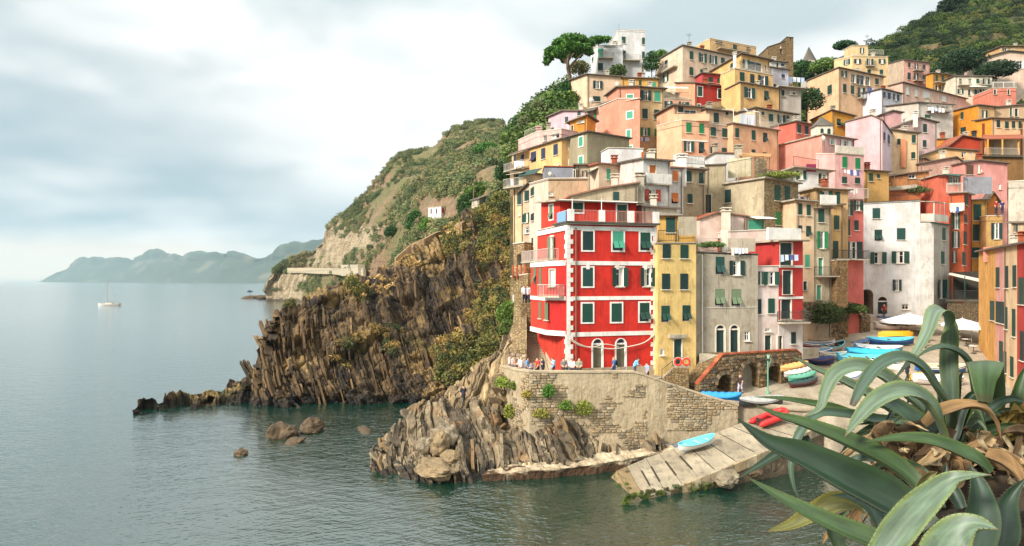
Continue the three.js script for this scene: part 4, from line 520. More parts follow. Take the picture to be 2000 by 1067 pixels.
H('house', 'low cream gabled house in front of the rust red house', 'F', { far: 1.15, prof: [[940, 520, 92.5], [1170, 436], [1502, 462, 92.5]], b: 316, col: [242, 200, 134], t: 4, w: [['r', 1353, 468, 1400, 522], ['r', 1428, 470, 1456, 506]] }, (h) => h.bal(1360, 1460, 555, 0.5, null, null, wallMat([242, 206, 150], 'p')));
H('house', 'flesh coloured shed roofed house with green gutter line', 'F', [{ far: 1.15, prof: [[980, 577, 88.5], [1295, 521], [1364, 570, 88.5]], b: 345, col: [224, 184, 160], st: 'w', t: 5 }, { prof: [[842, 546, 90.5], [1000, 530], [1042, 556, 90.5]], b: 335, col: [228, 168, 136], st: 'w', t: 5 }]);
H('house', 'coral pink house with one grey square window', 'F', [{ far: 1.15, prof: [[1378, 572, 86.5], [1506, 552], [1785, 582, 87]], b: 378, col: [242, 172, 154], t: 6, w: [['cK', 1390, 595, 1461, 686], ['r', 1505, 590, 1522, 672], ['r', 1535, 630, 1546, 662], ['r', 1702, 775, 1722, 825]] }], (h) => { h.part('render_patch', slab([at(1882, 372, 83), at(1938, 372, 83), at(1938, 372, 83.2), at(1882, 372, 83.2)], -0.5, 2.4), wallMat([166, 164, 170], 'p')); });
H('house', 'salmon rooftop room with green canopy and white railing', 'F', { far: 1.16, prof: [[1130, 694, 82], [1345, 692, 82]], b: 382, col: [236, 126, 92], rm: 'concrete', t: 4, oh: 0.35, w: [['r', 1225, 702, 1270, 775], ['rK', 1275, 712, 1322, 775]] }, (h) => { h.rail([[1215, 852, 80.5], [1356, 852, 80.5]], 1.2, MT.rail); h.part('canopy', slab([at(1851, 343, 80.8), at(1877, 346, 80.8), at(1875, 341, 82), at(1840, 341, 82)], 0, 0.1), SH.G); });
H('house', 'brown orange house with cluttered roof terrace above the white house', 'F', [{ far: 1.15, prof: [[502, 738, 87], [742, 692], [1042, 652, 87]], b: 392, col: [210, 148, 88], st: 'w', t: 5, w: [['c', 640, 700, 665, 770], ['r', 850, 670, 915, 720]] }, { prof: [[632, 838, 84], [962, 826, 84]], b: 396, col: [206, 126, 74], st: 'w', roof: 'flat', t: 4 }], (h) => { const P = (x, y, d) => at(1600 + x / 4.85, 200 + y / 4.85, d); const q = []; for (const x of [715, 850, 1000]) q.push(bar(P(x, 830, 84.5), P(x, 655, 84.5), 0.04)); q.push(bar(P(600, 690, 84.4), P(1040, 652, 84.4), 0.05), bar(P(740, 720, 84.3), P(1000, 735, 84.3), 0.05), bar(P(600, 835, 83.8), P(980, 790, 83.8), 0.05)); h.part('pergola', merge(q), MT.pipe); h.part('balustrade', slab([P(665, 815, 83.7), P(930, 790, 83.7), P(930, 790, 83.5), P(665, 815, 83.5)], -0.3, 0.5), MT.concrete); });
H('house', 'thin apricot house with dark shutter beside the rose pink house', 'F', { far: 1.08, prof: [[430, 645, 85.5], [662, 662]], b: 372, col: [236, 188, 104], t: 4, oh: 0.3, w: [['c', 472, 670, 509, 748], ['c', 548, 680, 575, 720]] });
// ---- grey and white houses over the harbour
H('house', 'white gabled house with red roof trim and straw canopy', 'E', { prof: [[490, 602, 84], [620, 528], [862, 538, 84]], b: 335, col: [240, 236, 230], rm: 'brick', oh: 0.12, t: 5 }, (h) => { const P = (x, y, d) => at(1280 + x / 5.335, 200 + y / 5.335, d); h.part('straw_canopy', slab([P(870, 560, 81), P(1200, 575, 81), P(1215, 545, 85), P(890, 535, 85)], 0, 0.12), mat(hex(196, 150, 92), { map: TX.wood })); for (const x of [900, 1040, 1190]) h.part('canopy_post', bar(P(x, 690, 81.2), P(x, 570, 81.2), 0.06), MT.wood); h.chim(865, 480, 0.7, 1.4, 82, MT.concrete); });
H('house', 'white narrow house with orange shutters beside grey beige house', 'E', { prof: [[156, 686, 70], [292, 692, 70.4]], b: 412, col: [238, 230, 220], rm: 'tile', t: 6, oh: 0.2, w: [['cO', 182, 715, 236, 822], ['pO', 172, 945, 238, 1052]] }, (h) => h.chim(275, 580, 0.8, 1.8, 71, MT.white));
H('house', 'grey beige house with teal shutters and white terrace wall', 'E', { prof: [[292, 694, 73], [522, 708, 73.6]], b: 420, col: [196, 180, 146], st: 'w', sh: 'G', t: 7, w: [['c', 325, 720, 376, 830], ['c', 455, 735, 503, 850], ['c', 337, 955, 386, 1052], ['c_I', 445, 0, 492, 96]] }, (h) => { h.part('terrace_wall', slab([at(1315, 328, 74), at(1377, 330, 74.6), at(1377, 330, 74.8), at(1315, 328, 74.2)], 0.2, 1.2), MT.white); h.rail([[300, 640, 74], [510, 655, 74]], 0.9, MT.iron); });
H('house', 'plain beige house with tall dark green door', 'E', { prof: [[524, 660, 77.5], [732, 652, 77.5]], b: 432, col: [204, 188, 154], st: 'w', oh: 0.1, t: 6, w: [['d_I', 622, 0, 690, 194]] });
H('house', 'grey stone house with rooftop garden terrace and plastered side', 'E', { prof: [[1135, 795, 73], [1490, 852]], sl: [716, 858], b: 452, col: [212, 196, 168], sc: [212, 196, 164], st: 's', sst: 'w', oh: 0.35, rm: 'concrete', noPipe: 1, w: [['c', 1245, 865, 1300, 1026], ['c', 1350, 875, 1402, 1040], ['cNI', 1360, 180, 1413, 320], ['cNI', 1458, 190, 1496, 330]], ws: [['c', 728, 910, 790, 1046]] }, (h) => {
  h.rail([[735, 835, 77.3], [1130, 775, 73.4]], 2.2, MT.iron); h.rail([[1140, 780, 73.2], [1450, 830, 77]], 0.9, MT.iron); const P = (x, y, d) => at(1280 + x / 5.335, 200 + y / 5.335, d);
  h.part('planter', slab([P(1160, 778, 73.6), P(1440, 822, 77.2), P(1440, 822, 77.6), P(1160, 778, 74)], 0.0, 0.45), MT.concrete); h.part('terrace_room', slab([P(760, 790, 79), P(1000, 770, 77.5), P(1010, 770, 80), P(770, 790, 82)], 0, 2.2), wallMat([226, 214, 180], 'w')); h.part('brick_chimney', boxUV(box(1, 2.6, 1, P(1100, 720, 76).x, P(1100, 720, 76).y, -76)), wallMat([196, 182, 158], 's')); });
H('house', 'white terrace house with crimson wall panel behind stone house', 'E', { prof: [[1462, 690, 80], [1814, 722, 80.5]], b: 392, col: [230, 226, 220], oh: 0.5, rm: 'concrete', w: [['o', 1462, 712, 1570, 805], ['d', 1700, 740, 1738, 850], ['r', 1745, 745, 1788, 820]] }, (h) => { const f = h.f; h.part('wall_panel', slab([f.p(f.s(1575), f.y(1584, 334), 0.01), f.p(f.s(1594), f.y(1584, 334), 0.01), f.p(f.s(1594), f.y(1584, 334), 0.05), f.p(f.s(1575), f.y(1584, 334), 0.05)], -0.1, 0.9), wallMat([176, 44, 92], 'p')); h.rail([[1440, 660, 79], [1700, 700, 79.5]], 1.1, MT.iron); });
H('house', 'pale low house beside the roof terrace of the red house', 'G', { prof: [[1462, 182, 63], [1820, 208, 64]], b: 425, col: [218, 204, 184], t: 4, oh: 0.25, w: [['r', 1600, 240, 1670, 265], ['r', 1730, 248, 1800, 268]] });
H('house', 'shell pink house with brick chimney and teal roller gate', 'I', [{ prof: [[572, 258, 68], [742, 196], [1056, 232, 69]], b: 450, col: [248, 218, 200], rm: 'brick', oh: 0.12, t: 5 }, { prof: [[1062, 240, 69.2], [1250, 262, 69.5]], b: 450, col: [226, 206, 182], t: 4, oh: 0.1, w: [['cT', 1078, 268, 1238, 364]] }], (h) => { h.chim(842, 178, 0.7, 1.2, 67.6, MT.coping); h.awning(1085, 1300, 236, 0.3, 1.4, MT.white, h.vs[1].f); });
// ---- front row
H('house', 'bright yellow house with stairs and two red lifebuoys at door', 'I', [
  { prof: [[132, 512, 58.8], [532, 508, 60]], b: 762, col: [254, 226, 140], st: 'w', roof: 'flat', par: 0.1, cop: 'concrete', t: 8, archM: MT.coping, w: [['c', 182, 522, 265, 666], ['c', 368, 525, 450, 667], ['c', 175, 825, 258, 990], ['c', 365, 825, 446, 990], ['p_J', 155, 182, 232, 335], ['p_J', 355, 178, 428, 326], ['d_J', 274, 498, 350, 738], ['r_J', 145, 590, 180, 652], ['b_J', 340, 800, 400, 945]] },
  { prof: [[150, 228, 62.5], [345, 228, 62.5]], b: 476, col: [246, 206, 106], rm: 'concrete', t: 5, w: [['c', 218, 240, 310, 398]] }, { prof: [[345, 378, 62.6], [528, 372, 62.8]], b: 476, col: [240, 196, 96], t: 4, roof: 'flat', rm: 'concrete' }],
  (h) => { h.rail([[140, 490, 58.8], [345, 486, 59.4]], 0.95, MT.iron); const f = h.f; const y = f.y(1322, 657); h.part('lintel', slab([f.p(f.s(1305.5), y, 0), f.p(f.s(1338), y, 0), f.p(f.s(1338), y, 0.25), f.p(f.s(1305.5), y, 0.25)], -0.14, 0.3), MT.concrete); h.part('terrace_wall', slab([at(1325, 443, 61), at(1361, 443, 61.2), at(1361, 443, 61.4), at(1325, 443, 61.2)], -0.8, 1.7), wallMat([206, 192, 166], 'w')); });
H('house', 'grey house with arched double doors and flowered roof terrace', 'I', { prof: [[508, 604, 61], [1176, 626, 61.6]], b: 745, col: [190, 180, 160], st: 'w', roof: 'flat', par: 0.1, cop: 'darkSlab', t: 5, archM: MT.coping, sh: 'G', w: [['p', 737, 650, 824, 830], ['o', 872, 690, 1036, 842], ['pSJ', 663, 22, 748, 180], ['pSJ', 820, 25, 906, 182], ['aDJ', 674, 366, 752, 632], ['aDJ', 808, 366, 885, 636], ['r_J', 945, 425, 992, 515]] }, (h) => { const f = h.f; railing(h.g, h.base, [f.p(0.6, f.a.y + 0.1, -0.3), f.p(f.len * 0.52, f.a.y + 0.1, -0.3)], 1.2, MT.rail); h.part('terrace_wall', slab([f.p(f.len * 0.54, f.a.y + 0.1, -0.1), f.p(f.len * 0.97, f.a.y + 0.1, -0.1), f.p(f.len * 0.97, f.a.y + 0.1, -0.4), f.p(f.len * 0.54, f.a.y + 0.1, -0.4)], 0, 1.2), wallMat([214, 198, 176], 'w')); h.part('terrace_pillar', box(0.5, 2, 0.5, f.p(f.len * 0.5, 0, -0.4).x, f.a.y + 1.05, f.p(f.len * 0.5, 0, -0.4).z), MT.coping); h.part('white_pipe', bar(f.p(0.75, f.a.y - 0.2, 0.08), f.p(0.75, f.a.y - 9.8, 0.08), 0.06, 6), MT.white); h.part('cable', merge([bar(f.p(1.2, f.y(1375, 602), 0.05), f.p(f.len - 0.1, f.y(1470, 600), 0.05), 0.02)]), MT.white); });
H('house', 'pink white house with crimson upper right bay and balcony', 'I', [
  { prof: [[1176, 752, 62], [1392, 748, 62.5]], b: 694, col: [244, 224, 212], roof: 'flat', par: 0.05, t: 4, w: [['o', 1180, 802, 1230, 940], ['o', 1232, 805, 1392, 942], ['c_J', 1060, 118, 1100, 260], ['c_J', 1165, 113, 1226, 254], ['d_J', 1135, 462, 1196, 614], ['d_J', 1054, 455, 1076, 620], ['r_J', 1140, 395, 1190, 428]] },
  { prof: [[1396, 492, 62.5], [1645, 490, 63.6]], b: 628, sink: 0, col: [206, 62, 52], oh: 0.4, rm: 'concrete', t: 5, noPipe: 1, sh: 'D', w: [['d', 1408, 505, 1535, 740], ['d', 1435, 795, 1530, 1040], ['d_J', 1290, 122, 1385, 306]] },
  { prof: [[1394, 1320, 62.4], [1645, 1316, 63.5]], b: 694, col: [238, 230, 222], roof: 'flat', par: 0.02, t: 5, w: [['d_J', 1258, 468, 1302, 604], ['c_J', 1383, 432, 1426, 542]] },
  { prof: [[890, 388, 66], [1345, 368, 67]], b: 530, col: [246, 218, 204], roof: 'flat', par: 0.05, t: 4, w: [['c', 1143, 535, 1190, 692]] }],
  (h) => { balcony(h.g, h.base, h.vs[1].f, 'J', 1252, 1482, 340, 1.1, MT.iron); for (const y of [752, 1078]) { const f = h.vs[1].f, yy = f.y(1545, 380 + y / 5.335); h.part('string_course', slab([f.p(0, yy, 0.002), f.p(f.len, yy, 0.002), f.p(f.len, yy, 0.07), f.p(0, yy, 0.07)], -0.1, 0.22), MT.white); } const f = h.vs[1].f; h.part('roof_parapet', slab([f.p(-1, f.a.y, -0.2), f.p(f.len, f.a.y, -0.2), f.p(f.len, f.a.y, -0.5), f.p(-1, f.a.y, -0.5)], 0.2, 1.1), MT.white); });
// ---- around the harbour square
H('house', 'cream narrow house between stone house and beige house', 'K', { prof: [[58, 133, 73], [206, 146, 73.6]], b: 585, col: [242, 218, 170], t: 8, oh: 0.4, rm: 'concrete', w: [['c', 78, 155, 110, 246], ['c', 147, 165, 177, 252], ['c', 78, 330, 108, 366], ['p', 143, 335, 180, 420], ['cT', 135, 565, 168, 666], ['d', 120, 780, 150, 850]] });
H('house', 'beige house with bright green shutters and hanging red bucket', 'K', [{ prof: [[207, 198, 73.8], [345, 196, 74.4]], b: 592, col: [208, 194, 164], st: 'w', t: 7, oh: 0.3, rm: 'concrete', w: [['c', 240, 200, 285, 306], ['oN', 228, 378, 310, 516], ['dT', 240, 592, 278, 732], ['dT', 228, 810, 266, 926]] }, { prof: [[216, 38, 77], [480, 50, 77.5]], b: 425, col: [214, 184, 128], rm: 'concrete', oh: 0.4, t: 6, w: [['o', 245, 56, 350, 130], ['c', 375, 62, 412, 165]] }], (h) => { h.bal(205, 365, 740, 0.9, MT.iron); h.bal(225, 350, 168, 0.7, null, null, MT.white); });
H('house', 'ochre house strip with geranium window and turquoise balcony', 'K', { prof: [[347, 172, 76], [442, 166, 76.6]], b: 590, col: [228, 190, 118], oh: 0.2, t: 7, w: [['c', 365, 250, 406, 366], ['c', 358, 455, 399, 596]] }, (h) => h.bal(342, 442, 604, 0.9, MT.iron));
H('house', 'coral house with open shutters left of the big white house', 'K', { prof: [[446, 122, 78], [603, 120, 79]], b: 600, col: [228, 126, 110], roof: 'flat', t: 7, w: [['o', 452, 130, 512, 252], ['o', 522, 130, 594, 212], ['c', 460, 282, 493, 412], ['c', 530, 290, 561, 370], ['o', 456, 460, 582, 600]] }, (h) => { h.bal(450, 600, 606, 0.9, MT.iron); h.rail([[462, 112, 78], [640, 112, 78.8]], 1.1, MT.rail); });
H('house', 'big white house with dark archway facing the boat square', 'K', [
  { prof: [[575, 152, 86.4], [1056, 128, 85.6]], b: 622, col: [240, 237, 230], st: 'p', roof: 'flat', par: 0.2, cop: 'darkSlab', t: 9, archRing: 0, archM: MT.white, w: [['c', 675, 192, 735, 276], ['p', 692, 365, 750, 452], ['c', 870, 352, 938, 446], ['o', 655, 545, 786, 638], ['o', 825, 538, 966, 634], ['oD', 835, 765, 905, 855], ['b', 584, 842, 682, 1042], ['aD', 718, 903, 795, 1040], ['r', 912, 962, 968, 1006]] },
  { prof: [[1056, 302, 85.6], [1166, 302, 85.4]], sr: [1290, 318, 91], b: 622, col: [238, 235, 228], sc: [196, 188, 176], st: 'w', roof: 'flat', par: 0.1, w: [], ws: [['c', 1235, 350, 1258, 450], ['c', 1225, 540, 1250, 640], ['o', 1195, 765, 1250, 916]] }],  // right side wall greyer than the front: its shade is put into the colour
  (h) => { const P = (x, y, d) => at(1540 + x / 4.105, 360 + y / 4.105, d); h.part('veranda_wall', slab([P(1060, 300, 85.5), P(1165, 300, 85.3), P(1165, 300, 85.5), P(1060, 300, 85.7)], 0.1, 0.9), MT.coping); h.part('veranda_wall', slab([P(1166, 300, 85.3), P(1285, 312, 90.6), P(1285, 312, 90.8), P(1166, 300, 85.5)], 0.1, 0.9), MT.coping); h.part('veranda_roof', slab([P(1060, 140, 85.4), P(1170, 142, 85.2), P(1290, 160, 91), P(1060, 140, 90)], 0, 0.1), MT.concrete); for (const [x, d] of [[1168, 85.4], [1215, 87.6], [1250, 89]]) h.part('veranda_post', bar(P(x, 300, d), P(x, 145, d), 0.06), MT.white); h.part('green_awning', slab([P(1135, 305, 85), P(1310, 325, 91), P(1320, 325, 91), P(1150, 305, 84.6)], -0.1, 0.15), SH.G); });
H('house', 'tall deep orange house with narrow shutters behind white house', 'M', { prof: [[62, 440, 92.4], [190, 432, 91.6]], sr: [258, 452, 97], b: 570, col: [236, 122, 74], sc: [222, 98, 54], st: 'w', t: 8, oh: 0.35, rm: 'concrete', w: [['o', 92, 605, 158, 745], ['o', 88, 765, 154, 906], ['o', 92, 930, 128, 1036]], ws: [['c', 202, 455, 226, 540], ['c', 195, 620, 216, 695], ['c', 185, 765, 213, 880], ['c', 175, 945, 202, 1060]] }, (h) => { h.bal(62, 190, 590, 0.9, null, null, MT.coping); h.rail([[40, 425, 91], [180, 422, 91]], 1.2, MT.rail); });
H('house', 'mustard house with three large dark shutters in side alley', 'M', { prof: [[262, 498, 97], [392, 490, 97]], b: 570, col: [220, 170, 74], t: 8, rm: 'concrete', oh: 0.3, w: [['c', 275, 530, 340, 670], ['c', 268, 705, 333, 848], ['c', 258, 905, 326, 996]] });
H('house', 'orange gable above a mustard balcony in the side alley', 'M', [{ prof: [[386, 632, 95], [528, 630, 94.6]], b: 492, col: [216, 178, 106], st: 'w', roof: 'flat', t: 6, w: [['o', 425, 692, 522, 832]] }, { prof: [[398, 492, 98.4], [440, 426], [488, 492, 98.4]], b: 420, col: [238, 146, 58], t: 4 }], (h) => h.rail([[386, 625, 95], [528, 622, 94.5]], 1, MT.iron));
H('house', 'weathered pale house with outside stair at right edge', 'M', { far: 1, prof: [[578, 334, 72], [860, 322, 70]], b: 425, col: [218, 208, 190], st: 'w', roof: 'flat', t: 6 });
H('house', 'sand coloured house with salmon terrace wall at right edge', 'M', { prof: [[604, 694, 68], [860, 690, 66]], b: 530, col: [216, 196, 158], st: 'w', t: 6, w: [['c', 640, 705, 660, 770]] }, (h) => { h.part('terrace_wall', slab([at(1921, 510, 69.5), at(1975, 508, 67.5), at(1975, 508, 67.8), at(1921, 510, 69.8)], -0.1, 1.5), wallMat([244, 160, 134], 'p')); });
{ // houses along the right side of the square, one flat wall line running towards the viewer
  const A = at(1912, HOR, 73), B = at(2010, HOR, 55.5), f = new Face(A, B);
  const cuts = [[1912, [242, 186, 92], 'amber house at the corner of the boat square', [['w', 0, 0, 0, 0]]], [1945, [240, 178, 156], 'salmon pink house with open shutters on right side of square', []], [1963.5, [240, 212, 160], 'cream house with propped dark shutters on right side of square', []], [1987, [200, 62, 46], 'red house cut by the right edge of the picture', []], [2035]];
  const W = [[['c', 362, 335, 392, 480]], [['c', 405, 85, 430, 236], ['c', 405, 340, 464, 500], ['c', 430, 635, 456, 790]], [['c', 470, 75, 496, 240], ['c', 530, 70, 556, 232], ['c', 472, 380, 490, 545], ['c', 526, 395, 549, 600], ['c', 463, 710, 482, 870], ['c', 512, 750, 535, 902]], [['c', 575, 160, 610, 362], ['c', 585, 560, 610, 780]]];
  for (let i = 0; i < 4; i++) { const u0 = cuts[i][0], u1 = cuts[i + 1][0], d0 = f.d(u0), d1 = f.d(u1), yv = (d) => HOR - (17.6 - CAMY) / d * F; H('house', cuts[i][2], 'X', { prof: [[u0, yv(d0), d0], [u1, yv(d1), d1]], b: 745, sink: 3, col: cuts[i][1], st: i === 0 ? 'w' : 'p', t: 8, oh: 0.3, w: W[i].map((q) => ['c_N', ...q.slice(1)]), noPipe: i !== 2 }, (h) => { if (i === 0) h.part('wall_lamp', merge([bar(h.f.p(1, h.f.y(1925, 668), 0), h.f.p(1, h.f.y(1925, 666), 1.1), 0.03), bar(h.f.p(1, h.f.y(1925, 666), 1.1), h.f.p(1, h.f.y(1925, 690), 1.1), 0.02)]), MT.iron); }); }
}
// ---- huts on the coast path
{ const d = hillAt(858, 420) - 4, k = d / 200; H('hut', 'small white hut with brown porch on the coastal hillside', 'S', { far: k, prof: [[726, 138, 203], [862, 128, 200]], sr: [975, 132, 204], b: 427, sink: 3, col: [240, 238, 232], roof: 'flat', par: 0.1, sh: 'K', w: [['c', 752, 150, 764, 200], ['c', 808, 148, 820, 200]], ws: [['cR', 866, 140, 892, 192], ['cK', 915, 140, 970, 195]] }, null, 'hut'); }
{ const d = hillAt(938, 400) - 4, k = d / 172; H('hut', 'grey blue shed with pale front beside the coast path', 'S', { far: k, prof: [[1182, 60, 173], [1258, 45, 172]], sr: [1345, 15, 178], b: 405, sink: 3, col: [226, 214, 186], sc: [168, 176, 182], w: [['r', 1190, 75, 1208, 105], ['r', 1236, 60, 1254, 95]] }, null, 'hut'); }
// ---------------------------------------------------------------- the red house
{
  const RED = [232, 50, 30], RED_LIT = [236, 70, 46];  // lighter red for left walls: brighter seaward light put into the colour
  const h = H('house', 'big red house with white quoins on the quay', 'X', [
    { prof: [[1108, 438, 57], [1281, 442, 59.4]], sl: [1057, 452, 63.6], b: 737, sink: 0.4, col: RED, sc: RED_LIT, st: 'w', roof: 'flat', par: 0.05, fr: 1, deep: 8, doorM: MT.oldDoor, w: [['c_G', 842, 437, 952, 635], ['pTG', 1155, 437, 1268, 638], ['p_G', 1442, 450, 1548, 636], ['c_G', 842, 817, 950, 1012], ['o_G', 1148, 817, 1312, 1012], ['o_G', 1440, 817, 1592, 1010], ['c_H', 838, 178, 948, 372], ['c_H', 1142, 175, 1250, 368], ['p_H', 1436, 170, 1538, 362], ['a_H', 950, 548, 1046, 872], ['a_H', 1194, 545, 1288, 868]], ws: [['oSG', 490, 495, 560, 738]] },
    { prof: [[1093, 394, 61], [1243, 398, 62.4]], sl: [1057, 397, 64.5], b: 440, sink: 0.3, col: RED, sc: RED_LIT, fr: 1, oh: 0.5, rm: 'concrete', noPipe: 1, w: [['c_G', 740, 142, 845, 240], ['c_G', 1202, 162, 1302, 352]], ws: [['pSG', 500, 165, 537, 312]] },
    { prof: [[1069, 513, 58.6], [1105.5, 511, 57.3]], sl: [1037, 516, 63.5], b: 653, sink: 0, col: [218, 44, 36], sc: RED_LIT, fr: 0, roof: 'flat', par: 0.02, cop: 'white', sh: 'S', w: [['dW_'.slice(0, 2) + 'G', 497, 835, 556, 1012]], ws: [['pSG', 335, 818, 360, 985], ['cSG', 392, 812, 416, 992], ['cSH', 390, 160, 413, 332], ['cSH', 452, 165, 485, 348]] }]);
  const f = h.f, y0 = h.y0; const yv = (u, v) => f.y(u, v);
  for (const [v, hh] of [[447, 0.34], [514.5, 0.34], [582.5, 0.32], [652, 0.36]]) { const y = yv(1195, v); h.part('string_course', slab([f.p(0.3, y, 0.002), f.p(f.len - 0.3, y, 0.002), f.p(f.len - 0.3, y, 0.06), f.p(0.3, y, 0.06)], -hh / 2, hh), MT.white); if (v > 510 && v < 520) for (const u of [1148, 1205.5, 1260]) { const s = f.s(u); h.part('keystone', slab([f.p(s - 0.16, y - 0.6, 0.002), f.p(s + 0.16, y - 0.6, 0.002), f.p(s + 0.16, y - 0.6, 0.07), f.p(s - 0.16, y - 0.6, 0.07)], 0.08, 0.35), MT.white); } }
  { const y = f.a.y; h.part('terrace_slab', slab([f.p(-0.25, y, 0.45), f.p(f.len + 0.2, y, 0.45), f.p(f.len + 0.2, y, -3), f.p(-0.25, y, -3)], 0.1, 0.14), MT.darkSlab);
    const ss = [0.25, f.len * 0.37, f.len * 0.70, f.len - 0.1]; for (const s of ss) h.part('terrace_post', slab([f.p(s - 0.24, y, 0.36), f.p(s + 0.24, y, 0.36), f.p(s + 0.24, y, 0.0), f.p(s - 0.24, y, 0.0)], 0.24, 1.0), MT.white);
    for (let i = 0; i < 3; i++) railing(h.g, h.base, [f.p(ss[i] + 0.25, y + 0.24, 0.18), f.p(ss[i + 1] - 0.25, y + 0.24, 0.18)], 0.95, mat(hex(196, 120, 104)), 0.13);
    const L = h.fl; railing(h.g, h.base, [L.p(L.len - 0.1, y + 0.24, -0.1), L.p(L.len - 2.4, y + 0.24, -0.1)], 0.95, MT.rail); h.part('blue_screen', slab([L.p(L.len - 2.4, y, 0.05), L.p(L.len - 0.3, y, 0.05), L.p(L.len - 0.3, y, 0.0), L.p(L.len - 2.4, y, 0.0)], 0.3, 0.85), mat(hex(120, 160, 200)));
    for (const u of [1118, 1175]) h.part('canopy_pole', bar(at(u, 436, 58), at(u, 388, 58), 0.035), MT.white); h.part('canopy_beam', bar(at(1093, 390, 57.8), at(1245, 396, 60), 0.05), MT.white); }
  // corner blocks
  const top = f.a.y - 0.05, n = 31, hh = (top - y0 - 0.9) / n; const L = h.fl;
  for (let i = 0; i < n; i++) { const ya = y0 + 0.9 + i * hh, w = i % 2 ? 0.5 : 0.26; 
    h.part('quoin', slab([f.p(-0.05, ya, 0.075), f.p(w, ya, 0.075), f.p(w, ya, 0.003), f.p(-0.05, ya, 0.003)], 0, hh * 0.97), MT.white);
    h.part('quoin', slab([f.p(f.len - w, ya, 0.075), f.p(f.len + 0.05, ya, 0.075), f.p(f.len + 0.05, ya, 0.003), f.p(f.len - w, ya, 0.003)], 0, hh * 0.97), MT.white);
    if (ya < yv(1108, 655) || ya > yv(1108, 512)) h.part('quoin', slab([L.p(L.len - (i % 2 ? 0.26 : 0.5), ya, 0.075), L.p(L.len - 0.02, ya, 0.075), L.p(L.len - 0.02, ya, 0.003), L.p(L.len - (i % 2 ? 0.26 : 0.5), ya, 0.003)], 0, hh * 0.97), MT.white); }
  h.part('plinth', slab([f.p(0, y0, 0.002), f.p(f.len, y0, 0.002), f.p(f.len, y0, 0.05), f.p(0, y0, 0.05)], 0, 1.25), wallMat([206, 186, 156], 'w'));
  h.part('drainpipe', bar(f.p(f.s(1124), yv(1124, 445), 0.12), f.p(f.s(1124), y0, 0.12), 0.06, 6), MT.pipe);
  h.part('cornice', slab([L.p(0, L.b.y, 0.002), L.p(L.len - 0.05, L.b.y, 0.002), L.p(L.len - 0.05, L.b.y, 0.1), L.p(0, L.b.y, 0.1)], -0.5, 0.42), MT.white);
  { const a = L; const y = a.y(1085, 514); balcony(h.g, h.base, a, 'G', 300, 590, 752, 1.0, MT.rail); }
  { const v2 = h.vs[2]; for (const q of [v2.f, v2.fl]) { h.part('string_course', slab([q.p(0, v2.y0, -0.3), q.p(q.len, v2.y0, -0.3), q.p(q.len, v2.y0, 0.1), q.p(0, v2.y0, 0.1)], -0.12, 0.42), MT.white); h.part('string_course', slab([q.p(0, q.a.y, 0.002), q.p(q.len, q.b.y, 0.002), q.p(q.len, q.b.y, 0.08), q.p(0, q.a.y, 0.08)], -0.32, 0.34), MT.white); const ym = q.y(q === v2.f ? 1088 : 1055, 583); h.part('string_course', slab([q.p(0, ym, 0.002), q.p(q.len, ym, 0.002), q.p(q.len, ym, 0.08), q.p(0, ym, 0.08)], -0.16, 0.34), MT.white); }
    balcony(h.g, h.base, v2.f, 'H', 430, 655, 105, 0.8, MT.rail); const b = v2; h.part('bay_floor', polyGeo([[b.A, b.B, b.B2].map((p) => V(p.x, b.y0, p.z)), [b.A, b.B2, b.A2].map((p) => V(p.x, b.y0, p.z))]), MT.concrete); }
  const rope = (pts, r = 0.05) => { const c = single('rope', rope.l[rope.i++], 'rope', tubeOf(pts.map(([u, v, z]) => f.p(f.s(u), f.y(u, v), z)), r, 40), mat(hex(206, 196, 178)), 'ropes slung along the red wall'); return c; };
  rope.l = ['long pale rope sagging across the red wall above both arched doors', 'short pale rope draped between the left corner and first arched door']; rope.i = 0;
  rope([[1112, 664, 0.2], [1135, 676, 0.25], [1165, 678, 0.3], [1190, 681, 0.3], [1230, 676, 0.25], [1258, 668, 0.2], [1276, 654, 0.15]]); rope([[1113, 662, 0.3], [1130, 672, 0.32], [1150, 678, 0.34], [1180, 672, 0.34], [1205, 677, 0.3]], 0.04);
}
// ---------------------------------------------------------------- masonry
const stoneVar = [0, 1, 2, 3, 4].map((k) => { const R = rng(k * 7 + 3), g = new THREE.BoxGeometry(1, 1, 1); const p = g.attributes.position, memo = {}; for (let i = 0; i < p.count; i++) { const key = [p.getX(i), p.getY(i), p.getZ(i)].join(); memo[key] ||= [R(), R(), R()]; const m = memo[key], fz = p.getZ(i) > 0; p.setXYZ(i, p.getX(i) * (fz ? 0.9 : 1) + (m[0] - 0.5) * 0.12, p.getY(i) * (fz ? 0.86 : 1) + (m[1] - 0.5) * 0.2, p.getZ(i) + (fz ? (m[2] - 0.5) * 0.3 : 0)); } const q = g.toNonIndexed(); q.computeVertexNormals(); return q; });
const stoneMats = [[212, 194, 162], [196, 178, 148], [222, 208, 180], [180, 164, 138], [204, 180, 142], [170, 158, 138]].map((c) => mat(hex(c[0], c[1], c[2], 0.8), { map: TX.rock, roughness: 0.95 }));
